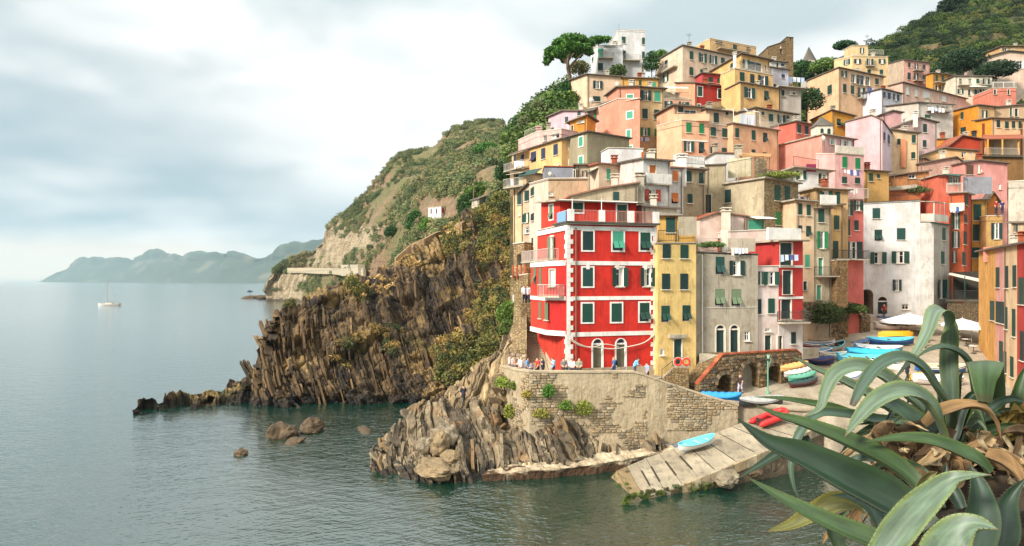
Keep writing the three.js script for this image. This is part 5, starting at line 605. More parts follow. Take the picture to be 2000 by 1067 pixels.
function stones(g, base, f, s0, s1, yLo, yHi, skip, seed, left, ch = 0.24, cw = 0.5, mats = stoneMats) {   // courses of uneven stones on a face; the first "left.n" are parts, the rest joined
  const R = rng(seed), rest = []; let yA = Infinity, yB = -Infinity; for (let k = 0; k <= 10; k++) { const s = mix(s0, s1, k / 10); yA = Math.min(yA, yLo(s)); yB = Math.max(yB, yHi(s)); }
  const all = []; for (let y = yA; y < yB;) { const h = ch * (0.7 + 0.65 * R()); let s = s0 - R() * 0.3; while (s < s1) { const w = cw * (0.5 + R() * 1.15); const a = Math.max(s, s0), b = Math.min(s + w, s1), c = (a + b) / 2; if (b - a > 0.12 && y + h < yHi(c) + 0.02 && y + 0.02 > yLo(c) && !(skip && (skip(c, y + h / 2) || skip(a, y + h / 2) || skip(b, y + h / 2)))) all.push([c, y + h / 2, b - a - 0.035, h - 0.03, R(), R()]); s += w; } y += h; }
  const big = new Set(all.map((q, i) => [q[2] * q[3], i]).sort((a, b) => b[0] - a[0]).slice(0, left.n).map((q) => q[1])); left.n -= big.size;
  all.forEach((q, i) => { const dz = 0.12 + q[4] * 0.09; const m = new THREE.Matrix4().compose(f.p(q[0], q[1] + (q[4] - 0.5) * 0.05, dz / 2 - 0.07).sub(base), new THREE.Quaternion().setFromEuler(new THREE.Euler(0, f.turn, (q[5] - 0.5) * 0.14)), V(q[2], q[3], dz));
    const geo = stoneVar[i % 5]; if (big.has(i)) { const b = part(g, 'stone', geo, mats[Math.floor(q[5] * mats.length)]); b.applyMatrix4(m); } else { const mi = Math.floor(q[5] * 3); (rest[mi] ||= []).push(geo.clone().applyMatrix4(m)); } });
  rest.forEach((r, i) => { const p = part(g, 'small_stones', merge(r), mats[i * 2 % mats.length]); p.userData.kind = 'stuff'; });
}
const concreteGround = mat(hex(190, 180, 160), { map: TX.concrete, bumpMap: TX.rockB, bumpScale: 0.02 });
// quay floor and its wall
const QY = 6.35;
{
  const top = [[978, 716, 60.5], [1000, 722, 57.4], [1034, 728, 54.6], [1140, 728.5, 54.9], [1238, 728, 55.3], [1262, 735, 55.4], [1300, 749, 55.6], [1380, 775, 55.8], [1442, 793, 56]].map((q) => at(...q));
  const fl = new THREE.Shape(); const pts = [...top.map((p) => [p.x, -p.z]), [at(1442, 0, 58.5).x, 58.5], [at(1300, 0, 60.5).x, 60.5], [at(1120, 0, 62).x, 62], [at(1000, 0, 68).x, 68], [at(985, 0, 66).x, 66]]; pts.slice(0, 6).forEach((p, i) => (i ? fl.lineTo(p[0], p[1] + 0.3) : fl.moveTo(p[0] + 0.3, p[1] + 0.3))); [[at(1300, 0, 58).x, 58], [at(1290, 0, 61).x, 61], [at(1120, 0, 62.5).x, 62.5], [at(1000, 0, 67).x, 67], [at(985, 0, 65).x, 65]].forEach((p) => fl.lineTo(p[0], p[1])); fl.closePath();
  const fg = new THREE.ExtrudeGeometry(fl, { depth: 0.5, bevelEnabled: false }); fg.rotateX(-Math.PI / 2); fg.translate(0, QY - 0.5, 0); structure('quay_floor', boxUV(fg), concreteGround);
  const base = at(1034, 900, 54.6); base.y = 0; const g = thing('quay_wall', 'long rubble stone quay wall below the red house', 'wall', base);
  const left = { n: 300 }; const core = wallMat([196, 180, 150], 's'); const plast = mat(hex(200, 182, 150, 0.85), { map: TX.worn, bumpMap: TX.rockB, bumpScale: 0.05 });
  for (let i = 1; i < top.length; i++) { const a = top[i - 1], b = top[i], f = new Face(a, b), yB = i > 6 ? 1.2 : 0;
    part(g, 'wall_core', local(hexa([f.p(0, yB, 0), f.p(f.len, yB, 0), f.p(f.len, yB, -0.5), f.p(0, yB, -0.5), V(a.x, a.y, a.z), V(b.x, b.y, b.z), f.p(f.len, b.y, -0.5), f.p(0, a.y, -0.5)]), base), plast);
    part(g, 'coping', local(hexa([f.p(-0.03, a.y, 0.08), f.p(f.len + 0.03, b.y, 0.08), f.p(f.len + 0.03, b.y, -0.56), f.p(-0.03, a.y, -0.56), f.p(-0.03, a.y + 0.14, 0.08), f.p(f.len + 0.03, b.y + 0.14, 0.08), f.p(f.len + 0.03, b.y + 0.14, -0.56), f.p(-0.03, a.y + 0.14, -0.56)]), base), mat(hex(214, 196, 166, 0.85), { map: TX.concrete }));
  }
  const runs = [[1, 2], [2, 4], [4, 8]]; runs.forEach(([i, j], k) => { for (let q = i; q < j; q++) { const a = top[q], b = top[q + 1], f = new Face(a, b); const want = Math.min(left.n, [30, 75, 75, 20, 40, 60, 60][q - 1] || 30), sub = { n: want }; left.n -= want;
    stones(g, base, f, 0.02, f.len - 0.02, (s) => (q > 4 ? 2.3 : 1.2), (s) => mix(a.y, b.y, s / f.len) - 0.02, (s, y) => fbm((q * 4 + s) * 0.35, y * 0.3, 4, 4) + 0.12 * noise(s * 3, y * 3, q) > 0.09, 60 + q, sub, 0.2, 0.46); } });
}
// fill under the quay and the stairs, in stone
{ const q = [[985, 60.8], [1036, 55.2], [1238, 55.9], [1300, 56.4], [1290, 60.8], [1120, 62], [1000, 66.5]].map(([u, d]) => at(u, 0, d)); const s = new THREE.Shape(q.map((p) => new THREE.Vector2(p.x, -p.z))); const e = new THREE.ExtrudeGeometry(s, { depth: QY + 0.5, bevelEnabled: false }); e.rotateX(-Math.PI / 2); e.translate(0, -1, 0); structure('quay_ground', boxUV(e), rockMat.clone()); }
{ // stairs up beside the red house
  const base = at(1050, 720, 60); base.y = QY; const g = thing('stone_stairs', 'grey stone stairs climbing left of the red house', 'stairs', base); const N = 15, m = mat(hex(190, 176, 150), { map: TX.concrete });
  for (let i = 0; i < N; i++) { const t = i / N, d0 = mix(60.2, 66, t), d1 = mix(60.2, 66, (i + 1) / N) + 0.03, y = QY + (i + 1) * 0.2; const a = at(mix(1030, 1030, t), 0, d0), b = at(mix(1072, 1052, t), 0, d0), c = at(mix(1072, 1052, t), 0, d1), e = at(1030, 0, d1); part(g, 'step', local(hexa([a, b, c, e].map((p) => V(p.x, QY - 0.3, p.z)).concat([a, b, c, e].map((p) => V(p.x, y, p.z)))), base), m); }
  const a = at(1074, 0, 60), b = at(1053, 0, 66.2); part(g, 'side_wall', local(hexa([V(a.x, QY - 0.3, a.z), V(a.x + 0.35, QY - 0.3, a.z), V(b.x + 0.35, QY - 0.3, b.z), V(b.x, QY - 0.3, b.z), V(a.x, QY + 0.5, a.z), V(a.x + 0.35, QY + 0.5, a.z), V(b.x + 0.35, QY + 3.7, b.z), V(b.x, QY + 3.7, b.z)]), base), mat(hex(214, 196, 170), { map: TX.concrete }));
}
{ // rough retaining wall left of the stairs, with the landing above
  const base = at(1015, 720, 61); base.y = 0; const g = thing('retaining_wall', 'tall rough stone retaining wall left of the stairs', 'wall', base);
  const P = [[1029, 61, 9.0], [1029, 66.5, 10.6], [1020, 67.5, 12.2]]; const m = wallMat([190, 172, 140], 's');
  const c = [at(1000, 0, 62.5), at(1029, 0, 61), at(1029, 0, 66.5), at(1004, 0, 69)]; const yt = [8.2, 8.4, 11.2, 12.2]; part(g, 'wall_core', local(hexa(c.map((p) => V(p.x, 0, p.z)).concat(c.map((p, i) => V(p.x, yt[i], p.z)))), base), m);
  const e = [at(1018, 0, 66.4), at(1052, 0, 66.4), at(1056, 0, 71), at(1020, 0, 71)]; part(g, 'landing', local(hexa(e.map((p) => V(p.x, 4, p.z)).concat(e.map((p) => V(p.x, 12.3, p.z)))), base), m);
  const e2 = [at(1028, 0, 65.9), at(1055, 0, 65.9), at(1055, 0, 66.35), at(1028, 0, 66.35)]; part(g, 'landing_front', local(hexa(e2.map((p) => V(p.x, 4, p.z)).concat(e2.map((p) => V(p.x, 10.8, p.z)))), base), m);
  const f = new Face(c[0], c[1]); stones(g, base, f, 0, f.len, () => 4.5, () => 8.1, null, 91, { n: 40 }, 0.26, 0.5);
}
H('stone_tower', 'weathered stone building with one arched opening left of red house', 'X', [{ prof: [[1003, 477, 73.5], [1024, 474, 72.5]], b: 640, sink: 2, col: [214, 196, 160], st: 's', roof: 'flat', par: 0.1, t: 5, w: [['b', 1009, 496, 1020, 518]] }, { prof: [[998, 541, 71.4], [1031, 536, 70.6]], b: 700, sink: 2, col: [206, 190, 158], st: 's', roof: 'flat', par: 0.05, t: 4, w: [['r', 1000, 574, 1003, 591], ['r', 1004.5, 574, 1007, 591], ['r', 1008.5, 574, 1011, 591]] }], (h) => { for (let i = 0; i < 4; i++) { const p = at(1002 + i * 8, 533, 71); h.part('terrace_post', bar(p.clone().setY(p.y - 0.6), p.clone().setY(p.y + 0.8), 0.12, 6), MT.brick); } }, 'building');
// ---------------------------------------------------------------- rocks below the quay
const quayRock = [];
{
  const cols = [[722, 52.6, 742, 893, 53.6], [735, 51.8, 757, 862, 54.4], [752, 50.9, 778, 828, 56], [790, 49.9, 803, 806, 58.6], [845, 49.3, 850, 799, 60.4], [900, 49.2, 905, 797, 60.2], [950, 49.4, 955, 802, 58.4], [990, 49.8, 1000, 846, 56.2], [1030, 50.2, 1034, 848, 55.3], [1065, 50.6, 1070, 812, 55.3], [1100, 51, 1098, 788, 55.4], [1135, 51.5, 1132, 822, 55.5], [1170, 52, 1168, 876, 55.6], [1230, 53, 1225, 876, 55.8], [1310, 54, 1300, 872, 56]];
  const S = (p) => p.x * 0.86 + p.y * 0.46 - (p.z + 52) * 0.1 + fbm(p.x * 0.12, p.y * 0.12, p.z * 0.12, 3) * 1.4;
  const row = (t, e, bulge) => cols.map(([u0, d0, u1, v1, d1], i) => { const a = at(u0, HOR + CAMY * F / d0, d0), b = at(u1, v1, d1); const fr = i > 6 ? 1 : 1; return V(mix(a.x, b.x, t), mix(a.y, b.y, t) + bulge, mix(a.z, b.z, Math.pow(t, e)) * fr); });
  const rows = [cols.map(([u0, d0]) => { const a = at(u0, HOR + CAMY * F / d0, d0); a.y = -2; a.z += 0.8; return a; }), row(0, 1, 0), row(0.25, 1.1, 0.3), row(0.5, 1.0, 0.5), row(0.75, 1.0, 0.4), row(1, 1, 0)];
  rows.push(cols.map(([, , u1, v1, d1], i) => { const b = at(u1, v1, d1); b.z -= 2.5; b.y -= i > 6 ? 0.3 : 0.6; return b; }), cols.map(([, , u1, v1, d1], i) => { const b = at(u1, v1, d1); b.z -= 6; b.y = -2; return b; }));
  const s = sheet(rows, 620, 240, (p, n) => { const q = beds(S(p), 0.46, 17), q3 = beds(p.y * 0.7 - p.x * 0.6 + fbm(p.x * .4, p.y * .4, p.z * .4, 2) * 1.5, 1.3, q.id * 1.3); const k = sstep(-1.5, -0.3, p.y); return (fbm(p.x * 0.22, p.y * 0.22, p.z * 0.22, 4) * 1.5 + q.h * 0.62 * (0.5 + hash1(q.id)) + q3.h * 0.3 + fbm(p.x * 1.1, p.y * 1.1, p.z * 1.1, 3) * 0.22 - 0.5) * k; },
    (p, n, h) => { const q = beds(S(p), 0.46, 17), t = hash1(q.id * 5.3), f = fbm(p.x * 0.25, p.y * 0.25, p.z * 0.25, 4), g = fbm(p.x * 1.8, p.y * 1.8, p.z * 1.8, 3); let c = mix3(rgbl(80, 71, 58), rgbl(166, 150, 122), clamp(t * 0.85 + f * 0.5 + g * 0.4)); c = mix3(c, rgbl(176, 132, 84), sstep(0.1, 0.3, fbm(p.x * 0.4 + 7, p.y * 0.4, p.z * 0.4, 3)) * 0.5); c = mix3(c, rgbl(36, 32, 26), sstep(0.04, -0.04, p.y - 0.75 - g * 1.1) * 0.85); return c; });
  rockSlabs(structure('quay_rocks', s.geo, rockMat), s, S, 240, 71, (p) => p.y > 0.25 && p.z > -60.5, () => 0.46, 0.86, [1.4, 4.5], [0.08, 0.24], [-0.08, 0.16], [[156, 142, 118], [122, 110, 92], [174, 158, 132], [98, 87, 72], [146, 122, 88]]); for (let i = 0; i < s.P.length; i += 7) quayRock.push(s.P[i]);
  // the ridge behind, towards the cove
  const c2 = [[846, 817, 60.8, 842, 798, 62.4], [872, 816, 60.4, 868, 772, 63.6], [905, 812, 60, 900, 746, 65], [938, 802, 59.6, 932, 719, 66], [962, 785, 59.2, 966, 696, 67], [984, 748, 59, 998, 664, 67.6], [1004, 728, 60.5, 1014, 632, 69.5], [1018, 720, 62, 1030, 610, 71]];
  const r2 = (t) => c2.map(([u0, v0, d0, u1, v1, d1]) => at(u0, v0, d0).lerp(at(u1, v1, d1), t)); const R2 = [c2.map(([u0, v0, d0]) => { const a = at(u0, v0, d0); a.y -= 2.5; a.z += 0.5; return a; }), r2(0), r2(0.33), r2(0.66), r2(1), c2.map(([, , , u1, v1, d1]) => { const b = at(u1, v1, d1); b.z -= 2; b.y -= 2.5; b.x -= 1; return b; }), c2.map(([, , , u1, v1, d1]) => { const b = at(u1, v1, d1); b.z -= 5; b.y = -2; b.x -= 2.5; return b; })];
  const S2 = (p) => p.x * 0.8 + p.y * 0.2 + p.z * 0.5 + fbm(p.x * 0.12, p.y * 0.12, p.z * 0.12, 3) * 1.2;
  const s2 = sheet(R2, 300, 160, (p) => { const q = beds(S2(p), 0.5, 23); return fbm(p.x * 0.2, p.y * 0.2, p.z * 0.2, 4) * 1.8 + q.h * 0.7 - 0.4 + fbm(p.x * 1.1, p.y * 1.1, p.z * 1.1, 3) * 0.3; }, (p) => { const q = beds(S2(p), 0.5, 23), t = hash1(q.id * 5.3), g = fbm(p.x * 1.8, p.y * 1.8, p.z * 1.8, 3), f = fbm(p.x * 0.25, p.y * 0.25, p.z * 0.25, 4); let c = mix3(rgbl(104, 90, 68), rgbl(196, 172, 132), clamp(t * 0.8 + f * 0.5 + g * 0.4)); return mix3(c, rgbl(36, 32, 26), sstep(0.04, -0.04, p.y - 0.75 - g * 1.1) * 0.85); });
  rockSlabs(structure('cove_ridge', s2.geo, rockMat), s2, S2, 110, 72, (p) => p.y > 0.3, () => 0.35, 0.8, [1.4, 4], [0.08, 0.24], [-0.08, 0.16], [[168, 148, 116], [132, 112, 84], [190, 168, 130], [108, 92, 70]]);
}
function boulderGeo(w, h, d, seed, rough = 0.16) { const g = new THREE.IcosahedronGeometry(1, 5), p = g.attributes.position; for (let i = 0; i < p.count; i++) { const x = p.getX(i), y = p.getY(i), z = p.getZ(i); const n = 1 + fbm(x * 1.3 + seed, y * 1.3, z * 1.3, 4) * rough * 3.6 + Math.floor(fbm(x * 1.6, y * 2.6 + seed, z * 1.6, 2) * 8) * rough * 0.3; p.setXYZ(i, x * n * w / 2, y * n * h / 2, z * n * d / 2); } g.computeVertexNormals(); return boxUV(g); }
const boulderM = [mat(hex(154, 142, 120), { map: TX.rock, bumpMap: TX.rockB, bumpScale: 0.08 }), mat(hex(156, 136, 104), { map: TX.rock, bumpMap: TX.rockB, bumpScale: 0.08 }), mat(hex(104, 86, 62), { map: TX.rock, bumpMap: TX.rockB, bumpScale: 0.1 })];
for (const [u, v, d, w, h, dp, m, rz, label] of [
  [872, 850, 53.2, 2.2, 1.6, 2.0, 0, 0.7, 'pale angular boulder wedged high in the quay rocks'], [858, 868, 52, 1.4, 2.0, 1.6, 1, -0.5, 'tan leaning boulder left of the rock cleft'], [830, 872, 52, 1.0, 1.5, 1.2, 0, 0.1, 'small upright grey boulder on the rock tip'], [848, 916, 50.4, 5.0, 1.5, 2.4, 1, -0.12, 'long flat tan boulder at the water edge'], [880, 896, 51, 1.5, 1.2, 1.4, 1, 0.2, 'round tan boulder resting on the long flat one'],
  [552, 852, 63.5, 2.9, 2.6, 2.4, 2, 0, 'large brown sea rock standing in the cove'], [608, 838, 66, 2.7, 1.9, 2.2, 2, 0.2, 'ridged sea rock right behind the large brown one'], [470, 888, 57, 1.3, 1.0, 1.1, 2, 0, 'small lone sea rock nearest to open water'], [572, 868, 61, 2.8, 0.7, 1.6, 2, 0.05, 'low wet rock shelf beside the large sea rock'], [712, 842, 66, 3.4, 0.4, 1.2, 2, 0, 'low weedy rock just above water in the cove'], [490, 583, 560, 16, 5, 10, 2, 0, 'dark rock islet off the far point'], [512, 581, 540, 10, 4, 8, 2, 0, 'small dark rock joining islet and far point'], [1420, 935, 47.5, 2.6, 0.9, 1.6, 0, 0, 'pale flat rock below the boat ramp'], [1475, 915, 50, 2.2, 1.0, 1.6, 2, 0.1, 'dark rock under the boat ramp edge']])
  { const b = single('boulder', label, 'rock', boulderGeo(w, h, dp, u * 0.13, 0.15), boulderM[m], d > 100 ? 'far rocks' : undefined); b.position.copy(at(u, v, d)); b.rotation.set(0.2 * hash1(u), hash1(v) * 3, rz); }
// ---------------------------------------------------------------- ledge, boat ramp, square
{
  const top = [[942, 928, 49.4, 952, 921, 50.2], [1000, 922, 49.7, 1015, 906, 51.4], [1080, 916, 50.3, 1100, 893, 52.9], [1160, 906, 51.3, 1170, 885, 53.8], [1240, 893, 52.6, 1240, 879, 54.4], [1320, 878, 54, 1310, 871, 55.3]]; const base = at(1100, 930, 50.5); base.y = 0; const g = thing('concrete_ledge', 'worn pale concrete ledge along the foot of the rocks', 'ledge', base); const m = mat(hex(208, 188, 158, 0.9), { map: TX.rock, bumpMap: TX.rockB, bumpScale: 0.1 });
  const low = (t) => top.map(([u, v, d]) => { const p = at(u, v, d); p.y = mix(-1.4, p.y - 0.25, t); return p; });
  const rows = [low(0), low(0.6), low(1), top.map(([u, v, d]) => at(u, v, d)), top.map(([u, v, d, u2, v2, d2]) => at(u, v, d).lerp(at(u2, v2, d2), 0.5)), top.map(([, , , u2, v2, d2]) => at(u2, v2, d2)), top.map(([, , , u2, v2, d2]) => { const p = at(u2, v2, d2); p.z -= 0.6; p.y -= 0.6; return p; })];
  const s = sheet(rows, 240, 50, (p) => fbm(p.x * 0.7, p.y * 0.7, p.z * 0.7, 4) * 0.34, (p) => { const q = fbm(p.x * 0.9, p.y * 0.9, p.z * 0.9, 4); return mix3(mix3(rgbl(196, 176, 148), rgbl(222, 206, 176), clamp(0.5 + q * 1.5)), rgbl(96, 70, 46), sstep(0.05, -0.05, p.y - 0.55 - q * 0.6)); }); const mm = part(g, 'ledge_body', local(s.geo, base), rockMat);
}
const RAMP = { back: [[1168, 962, 50], [1205, 920, 50.6], [1262, 896, 52], [1340, 868, 52.6], [1430, 834, 53.6], [1500, 806, 56]], front: [[1195, 1026, 43.6], [1240, 985, 44.9], [1300, 962, 46.3], [1400, 922, 47.8], [1520, 872, 50.6], [1625, 822, 54.6]] };
function rampPt(t, w) { const q = (L) => { const x = t * (L.length - 1), i = Math.min(Math.floor(x), L.length - 2), k = x - i; return at(...L[i]).lerp(at(...L[i + 1]), k); }; return q(RAMP.back).lerp(q(RAMP.front), w); }
{
  const base = rampPt(0.3, 0.5); base.y = 0; const g = thing('boat_ramp', 'pale concrete boat ramp running down into the green water', 'boat ramp', base);
  const N = 26, body = []; for (let i = 0; i < N; i++) { const a = rampPt(i / N, 0), b = rampPt(i / N, 1), c = rampPt((i + 1) / N, 1), d = rampPt((i + 1) / N, 0); const lo = (p) => V(p.x, -2, p.z), hi = (p) => V(p.x, p.y - 0.1, p.z); body.push(hexa([lo(b), lo(c), lo(d), lo(a), hi(b), hi(c), hi(d), hi(a)])); }
  part(g, 'ramp_body', local(merge(body), base), mat(hex(120, 104, 82), { map: TX.rock, bumpMap: TX.rockB, bumpScale: 0.15 }));
  const K = 15, pm = [[186, 172, 148], [178, 164, 140], [192, 178, 154]].map((c) => mat(hex(...c, 0.85), { map: TX.concrete, bumpMap: TX.rockB, bumpScale: 0.015 })), wet = mat(hex(150, 128, 92), { map: TX.concrete }), weed = mat(hex(104, 106, 66), { map: TX.rock }), redrock = mat(hex(100, 82, 62), { map: TX.rock });
  for (let i = 0; i < K; i++) { const t0 = i / K + 0.0016, t1 = (i + 1) / K - 0.0016; const q = [rampPt(t0, 0), rampPt(t0, 0.99), rampPt(t1, 0.99), rampPt(t1, 0)]; part(g, 'ramp_panel', local(hexa(q.map((p) => p.clone().setY(p.y - 0.12)).concat(q.map((p) => p.clone().setY(p.y + 0.02)))), base), i === 0 ? redrock : i === 1 ? weed : i === 2 || i === 3 ? wet : pm[i % 3]);
    if (i > 3) { const a = rampPt((i + 1) / K, i < 8 ? 0.28 : 0.06), b = rampPt((i + 1) / K, i < 8 ? 0.72 : 0.9), dir = rampPt((i + 1.25) / K, 0.5).sub(rampPt((i + 0.75) / K, 0.5)).setLength(i < 8 ? 0.06 : 0.022); const r = [a.clone().sub(dir), b.clone().sub(dir), b.clone().add(dir), a.clone().add(dir)]; part(g, 'timber_skid', local(hexa(r.map((p) => p.clone().setY(p.y - 0.05)).concat(r.map((p) => p.clone().setY(p.y + (i < 8 ? 0.07 : 0.035))))), base), mat(hex(70, 58, 44), { map: TX.wood })); } }
  const kerb = []; for (let i = 3; i < N; i++) { const R = hash1(i * 3.3); const a = rampPt(i / N, 0.985), b = rampPt((i + 0.92) / N, 0.985), a2 = rampPt(i / N, 1.02), b2 = rampPt((i + 0.92) / N, 1.02); const q = [a2, b2, b, a]; kerb.push(hexa(q.map((p) => p.clone().setY(p.y - 0.6)).concat(q.map((p) => p.clone().setY(p.y + 0.04 + R * 0.04))))); }
  kerb.forEach((k, i) => part(g, 'kerb_stone', local(k, base), stoneMats[i % 5]));
}
{
  const us = []; for (let u = 1380; u <= 2300; u += 40) us.push(u); const ds = [53.8, 55.5, 58, 62, 68, 74, 80, 86, 94, 102]; const cl = (u, d) => (u > 1620 ? d : d);
  const rows = ds.map((d, i) => us.map((u) => { let dd = d; if (u < 1620) dd = Math.max(d, mix(57.2, 55, (u - 1380) / 240)) + i * 0.01; const p = at(u, HOR, dd); p.y = PLZ(dd); return p; })); rows.unshift(rows[0].map((p) => V(p.x, -2, p.z + 0.4)));
  const s = sheet(rows, 220, 120, (p, n) => (p.y > 0 ? fbm(p.x * 0.3, 0, p.z * 0.3, 3) * 0.1 : 0), (p) => { const f = fbm(p.x * 0.25, 3, p.z * 0.25, 4); return mix3(rgbl(196, 182, 160), rgbl(168, 152, 128), clamp(0.5 + f * 1.6)); });
  structure('harbour_square', s.geo, new THREE.MeshStandardMaterial({ vertexColors: true, map: TX.gravel, roughness: 0.95 }));
}
// arcaded terrace wall below the grey house
function arcade(name, label, A, B, tops, arches, yb, depth, seed, parts, copM) {
  const f = new Face(A, B), base = V(A.x, 0, A.z), g = thing(name, label, 'wall', base); const s = new THREE.Shape(); s.moveTo(0, yb); s.lineTo(f.len, yb); for (let i = tops.length - 1; i >= 0; i--) s.lineTo(tops[i][0] * f.len, tops[i][1]); s.closePath();
  const AR = arches.map(([u0, u1, vt, vb]) => { const s0 = f.s(u0), s1 = f.s(u1), um = (u0 + u1) / 2; return { s0, s1, yt: f.y(um, vt), y0: Math.max(yb + 0.05, f.y(um, vb)) }; });
  for (const a of AR) { const r = (a.s1 - a.s0) / 2, p = new THREE.Path(), yc = Math.max(a.y0 + 0.1, a.yt - r); p.moveTo(a.s0, a.y0); p.lineTo(a.s1, a.y0); p.lineTo(a.s1, yc); p.absarc((a.s0 + a.s1) / 2, yc, r, 0, Math.PI, false); p.lineTo(a.s0, a.y0); s.holes.push(p); a.r = r; a.yc = yc; a.c = (a.s0 + a.s1) / 2; }
  const e = new THREE.ExtrudeGeometry(s, { depth, bevelEnabled: false, curveSegments: 16 }); e.translate(0, 0, -depth); e.rotateY(f.turn); e.translate(A.x, 0, A.z); part(g, 'wall_core', local(e, base), wallMat([168, 148, 116], 's'));
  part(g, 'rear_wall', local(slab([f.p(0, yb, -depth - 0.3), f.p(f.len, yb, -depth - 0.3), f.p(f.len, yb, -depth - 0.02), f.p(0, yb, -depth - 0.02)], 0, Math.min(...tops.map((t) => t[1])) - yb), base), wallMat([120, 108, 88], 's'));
  const inside = (x, y) => AR.some((a) => x > a.s0 - 0.12 && x < a.s1 + 0.12 && (y < a.yc ? true : Math.hypot(x - a.c, y - a.yc) < a.r + 0.34));
  const dk = [[150, 132, 104], [128, 112, 90], [172, 152, 120], [112, 100, 84], [160, 128, 92], [104, 94, 80]].map((c) => mat(hex(...c), { map: TX.rock, roughness: 0.95 }));
  for (const a of AR) for (let k = 0; k <= 10; k++) { const th = Math.PI * (k + 0.5) / 11, q = box(0.3, 0.36, 0.5); q.rotateZ(th - Math.PI / 2); q.translate(a.c + Math.cos(th) * (a.r + 0.17), a.yc + Math.sin(th) * (a.r + 0.17), -0.14); q.rotateY(f.turn); q.translate(A.x, 0, A.z); part(g, 'arch_stone', local(boxUV(q), base), dk[k % 6]); }
  stones(g, base, f, 0.02, f.len - 0.02, () => yb, (x) => lerpTab(tops.map((t) => [t[0] * f.len, t[1]]), x) - 0.05, inside, seed, { n: parts }, 0.22, 0.42, dk);
  if (copM) for (let i = 1; i < tops.length; i++) { const n = Math.max(1, Math.round((tops[i][0] - tops[i - 1][0]) * f.len / 0.4)); for (let k = 0; k < n; k++) { const a = mix(tops[i - 1][0], tops[i][0], k / n) * f.len, b = mix(tops[i - 1][0], tops[i][0], (k + 0.94) / n) * f.len, ya = mix(tops[i - 1][1], tops[i][1], k / n), y2 = mix(tops[i - 1][1], tops[i][1], (k + 0.94) / n); part(g, 'coping_brick', local(hexa([f.p(a, ya, 0.06), f.p(b, y2, 0.06), f.p(b, y2, -0.4), f.p(a, ya, -0.4), f.p(a, ya + 0.13, 0.06), f.p(b, y2 + 0.13, 0.06), f.p(b, y2 + 0.13, -0.4), f.p(a, ya + 0.13, -0.4)]), base), copM[k % copM.length]); } }
  return { g, f, base };
}
{
  const A = at(1364, HOR, 57.6), B = at(1566, HOR, 63.2), f = new Face(A, B); const T = (u, v) => [f.s(u) / f.len, f.y(u, v)];
  arcade('arcade_wall', 'stone arcade wall with brick coping below the grey house', A, B, [[0, f.y(1366, 751)], T(1412, 694), T(1555, 684), [1, f.y(1565, 694)]], [[1401, 1431, 731, 775], [1448, 1483, 708, 773], [1499, 1526, 709, 757]], 3.4, 6, 77, 260, [MT.brick, mat(hex(176, 86, 56), { map: TX.rock }), mat(hex(200, 116, 76), { map: TX.rock })]);
  // terrace behind it carrying the front row
  const q = [f.p(f.s(1412), 0, -0.45), f.p(f.len, 0, -0.45), at(1600, 0, 66), at(1370, 0, 64), at(1366, 0, 60)]; const s = new THREE.Shape(q.map((p) => new THREE.Vector2(p.x, -p.z))); const e = new THREE.ExtrudeGeometry(s, { depth: 1, bevelEnabled: false }); e.rotateX(-Math.PI / 2); e.translate(0, f.y(1480, 690) - 1.0, 0); structure('terrace_floor', boxUV(e), concreteGround);
}
{
  const A = at(1562, HOR, 72.4), B = at(1700, HOR, 79.5), f = new Face(A, B); const T = (u, v) => [f.s(u) / f.len, f.y(u, v)];
  arcade('arched_wall', 'ivy covered stone wall with two arches behind the boats', A, B, [[0, f.y(1563, 590)], T(1640, 588), T(1672, 592), T(1690, 606), [1, f.y(1700, 618)]], [[1569, 1592, 601, 668], [1657, 1683, 607, 662]], 6.4, 2, 83, 150, null);
}
H('stone_pier', 'tall narrow rubble pier beside the coral house', 'K', { prof: [[392, 612, 73.6], [476, 612, 74]], b: 592, sink: 0.5, col: [176, 150, 112], st: 's', roof: 'flat', par: 0.05, cop: 'concrete', t: 1.6 }, null, 'pier');
// yellow house stairs
{ const base = at(1310, 745, 58); base.y = 4.2; const g = thing('door_stairs', 'small steps with black handrail to the yellow house door', 'stairs', base); const m = mat(hex(206, 192, 166), { map: TX.concrete }), dk = mat(hex(96, 92, 84), { map: TX.concrete });
  const y1 = at(1330, 716, 58.2).y, y0 = at(1292, 744, 57.6).y, N = 8; for (let i = 0; i < N; i++) { const u0 = mix(1290, 1318, i / N), u1 = i === N - 1 ? 1346 : mix(1290, 1318, (i + 1) / N), y = mix(y0, y1, (i + 1) / N); const q = [at(u0, 0, 57.5), at(u1, 0, 57.5), at(u1, 0, 58.7), at(u0, 0, 58.7)]; part(g, 'step', local(hexa(q.map((p) => V(p.x, 3.5, p.z)).concat(q.map((p) => V(p.x, y - 0.05, p.z)))), base), wallMat([190, 170, 136], 's')); part(g, 'tread', local(hexa(q.map((p) => V(p.x, y - 0.048, p.z + 0.03)).concat(q.map((p) => V(p.x, y, p.z + 0.03)))), base), i % 2 ? m : m); }
  part(g, 'handrail', local(merge([bar(at(1293, 741, 57.5), at(1293, 722, 57.5), 0.03), bar(at(1293, 722, 57.5), at(1314, 705, 57.5), 0.03), bar(at(1314, 705, 57.5), at(1314, 715, 57.5), 0.03)]), base), MT.iron); }
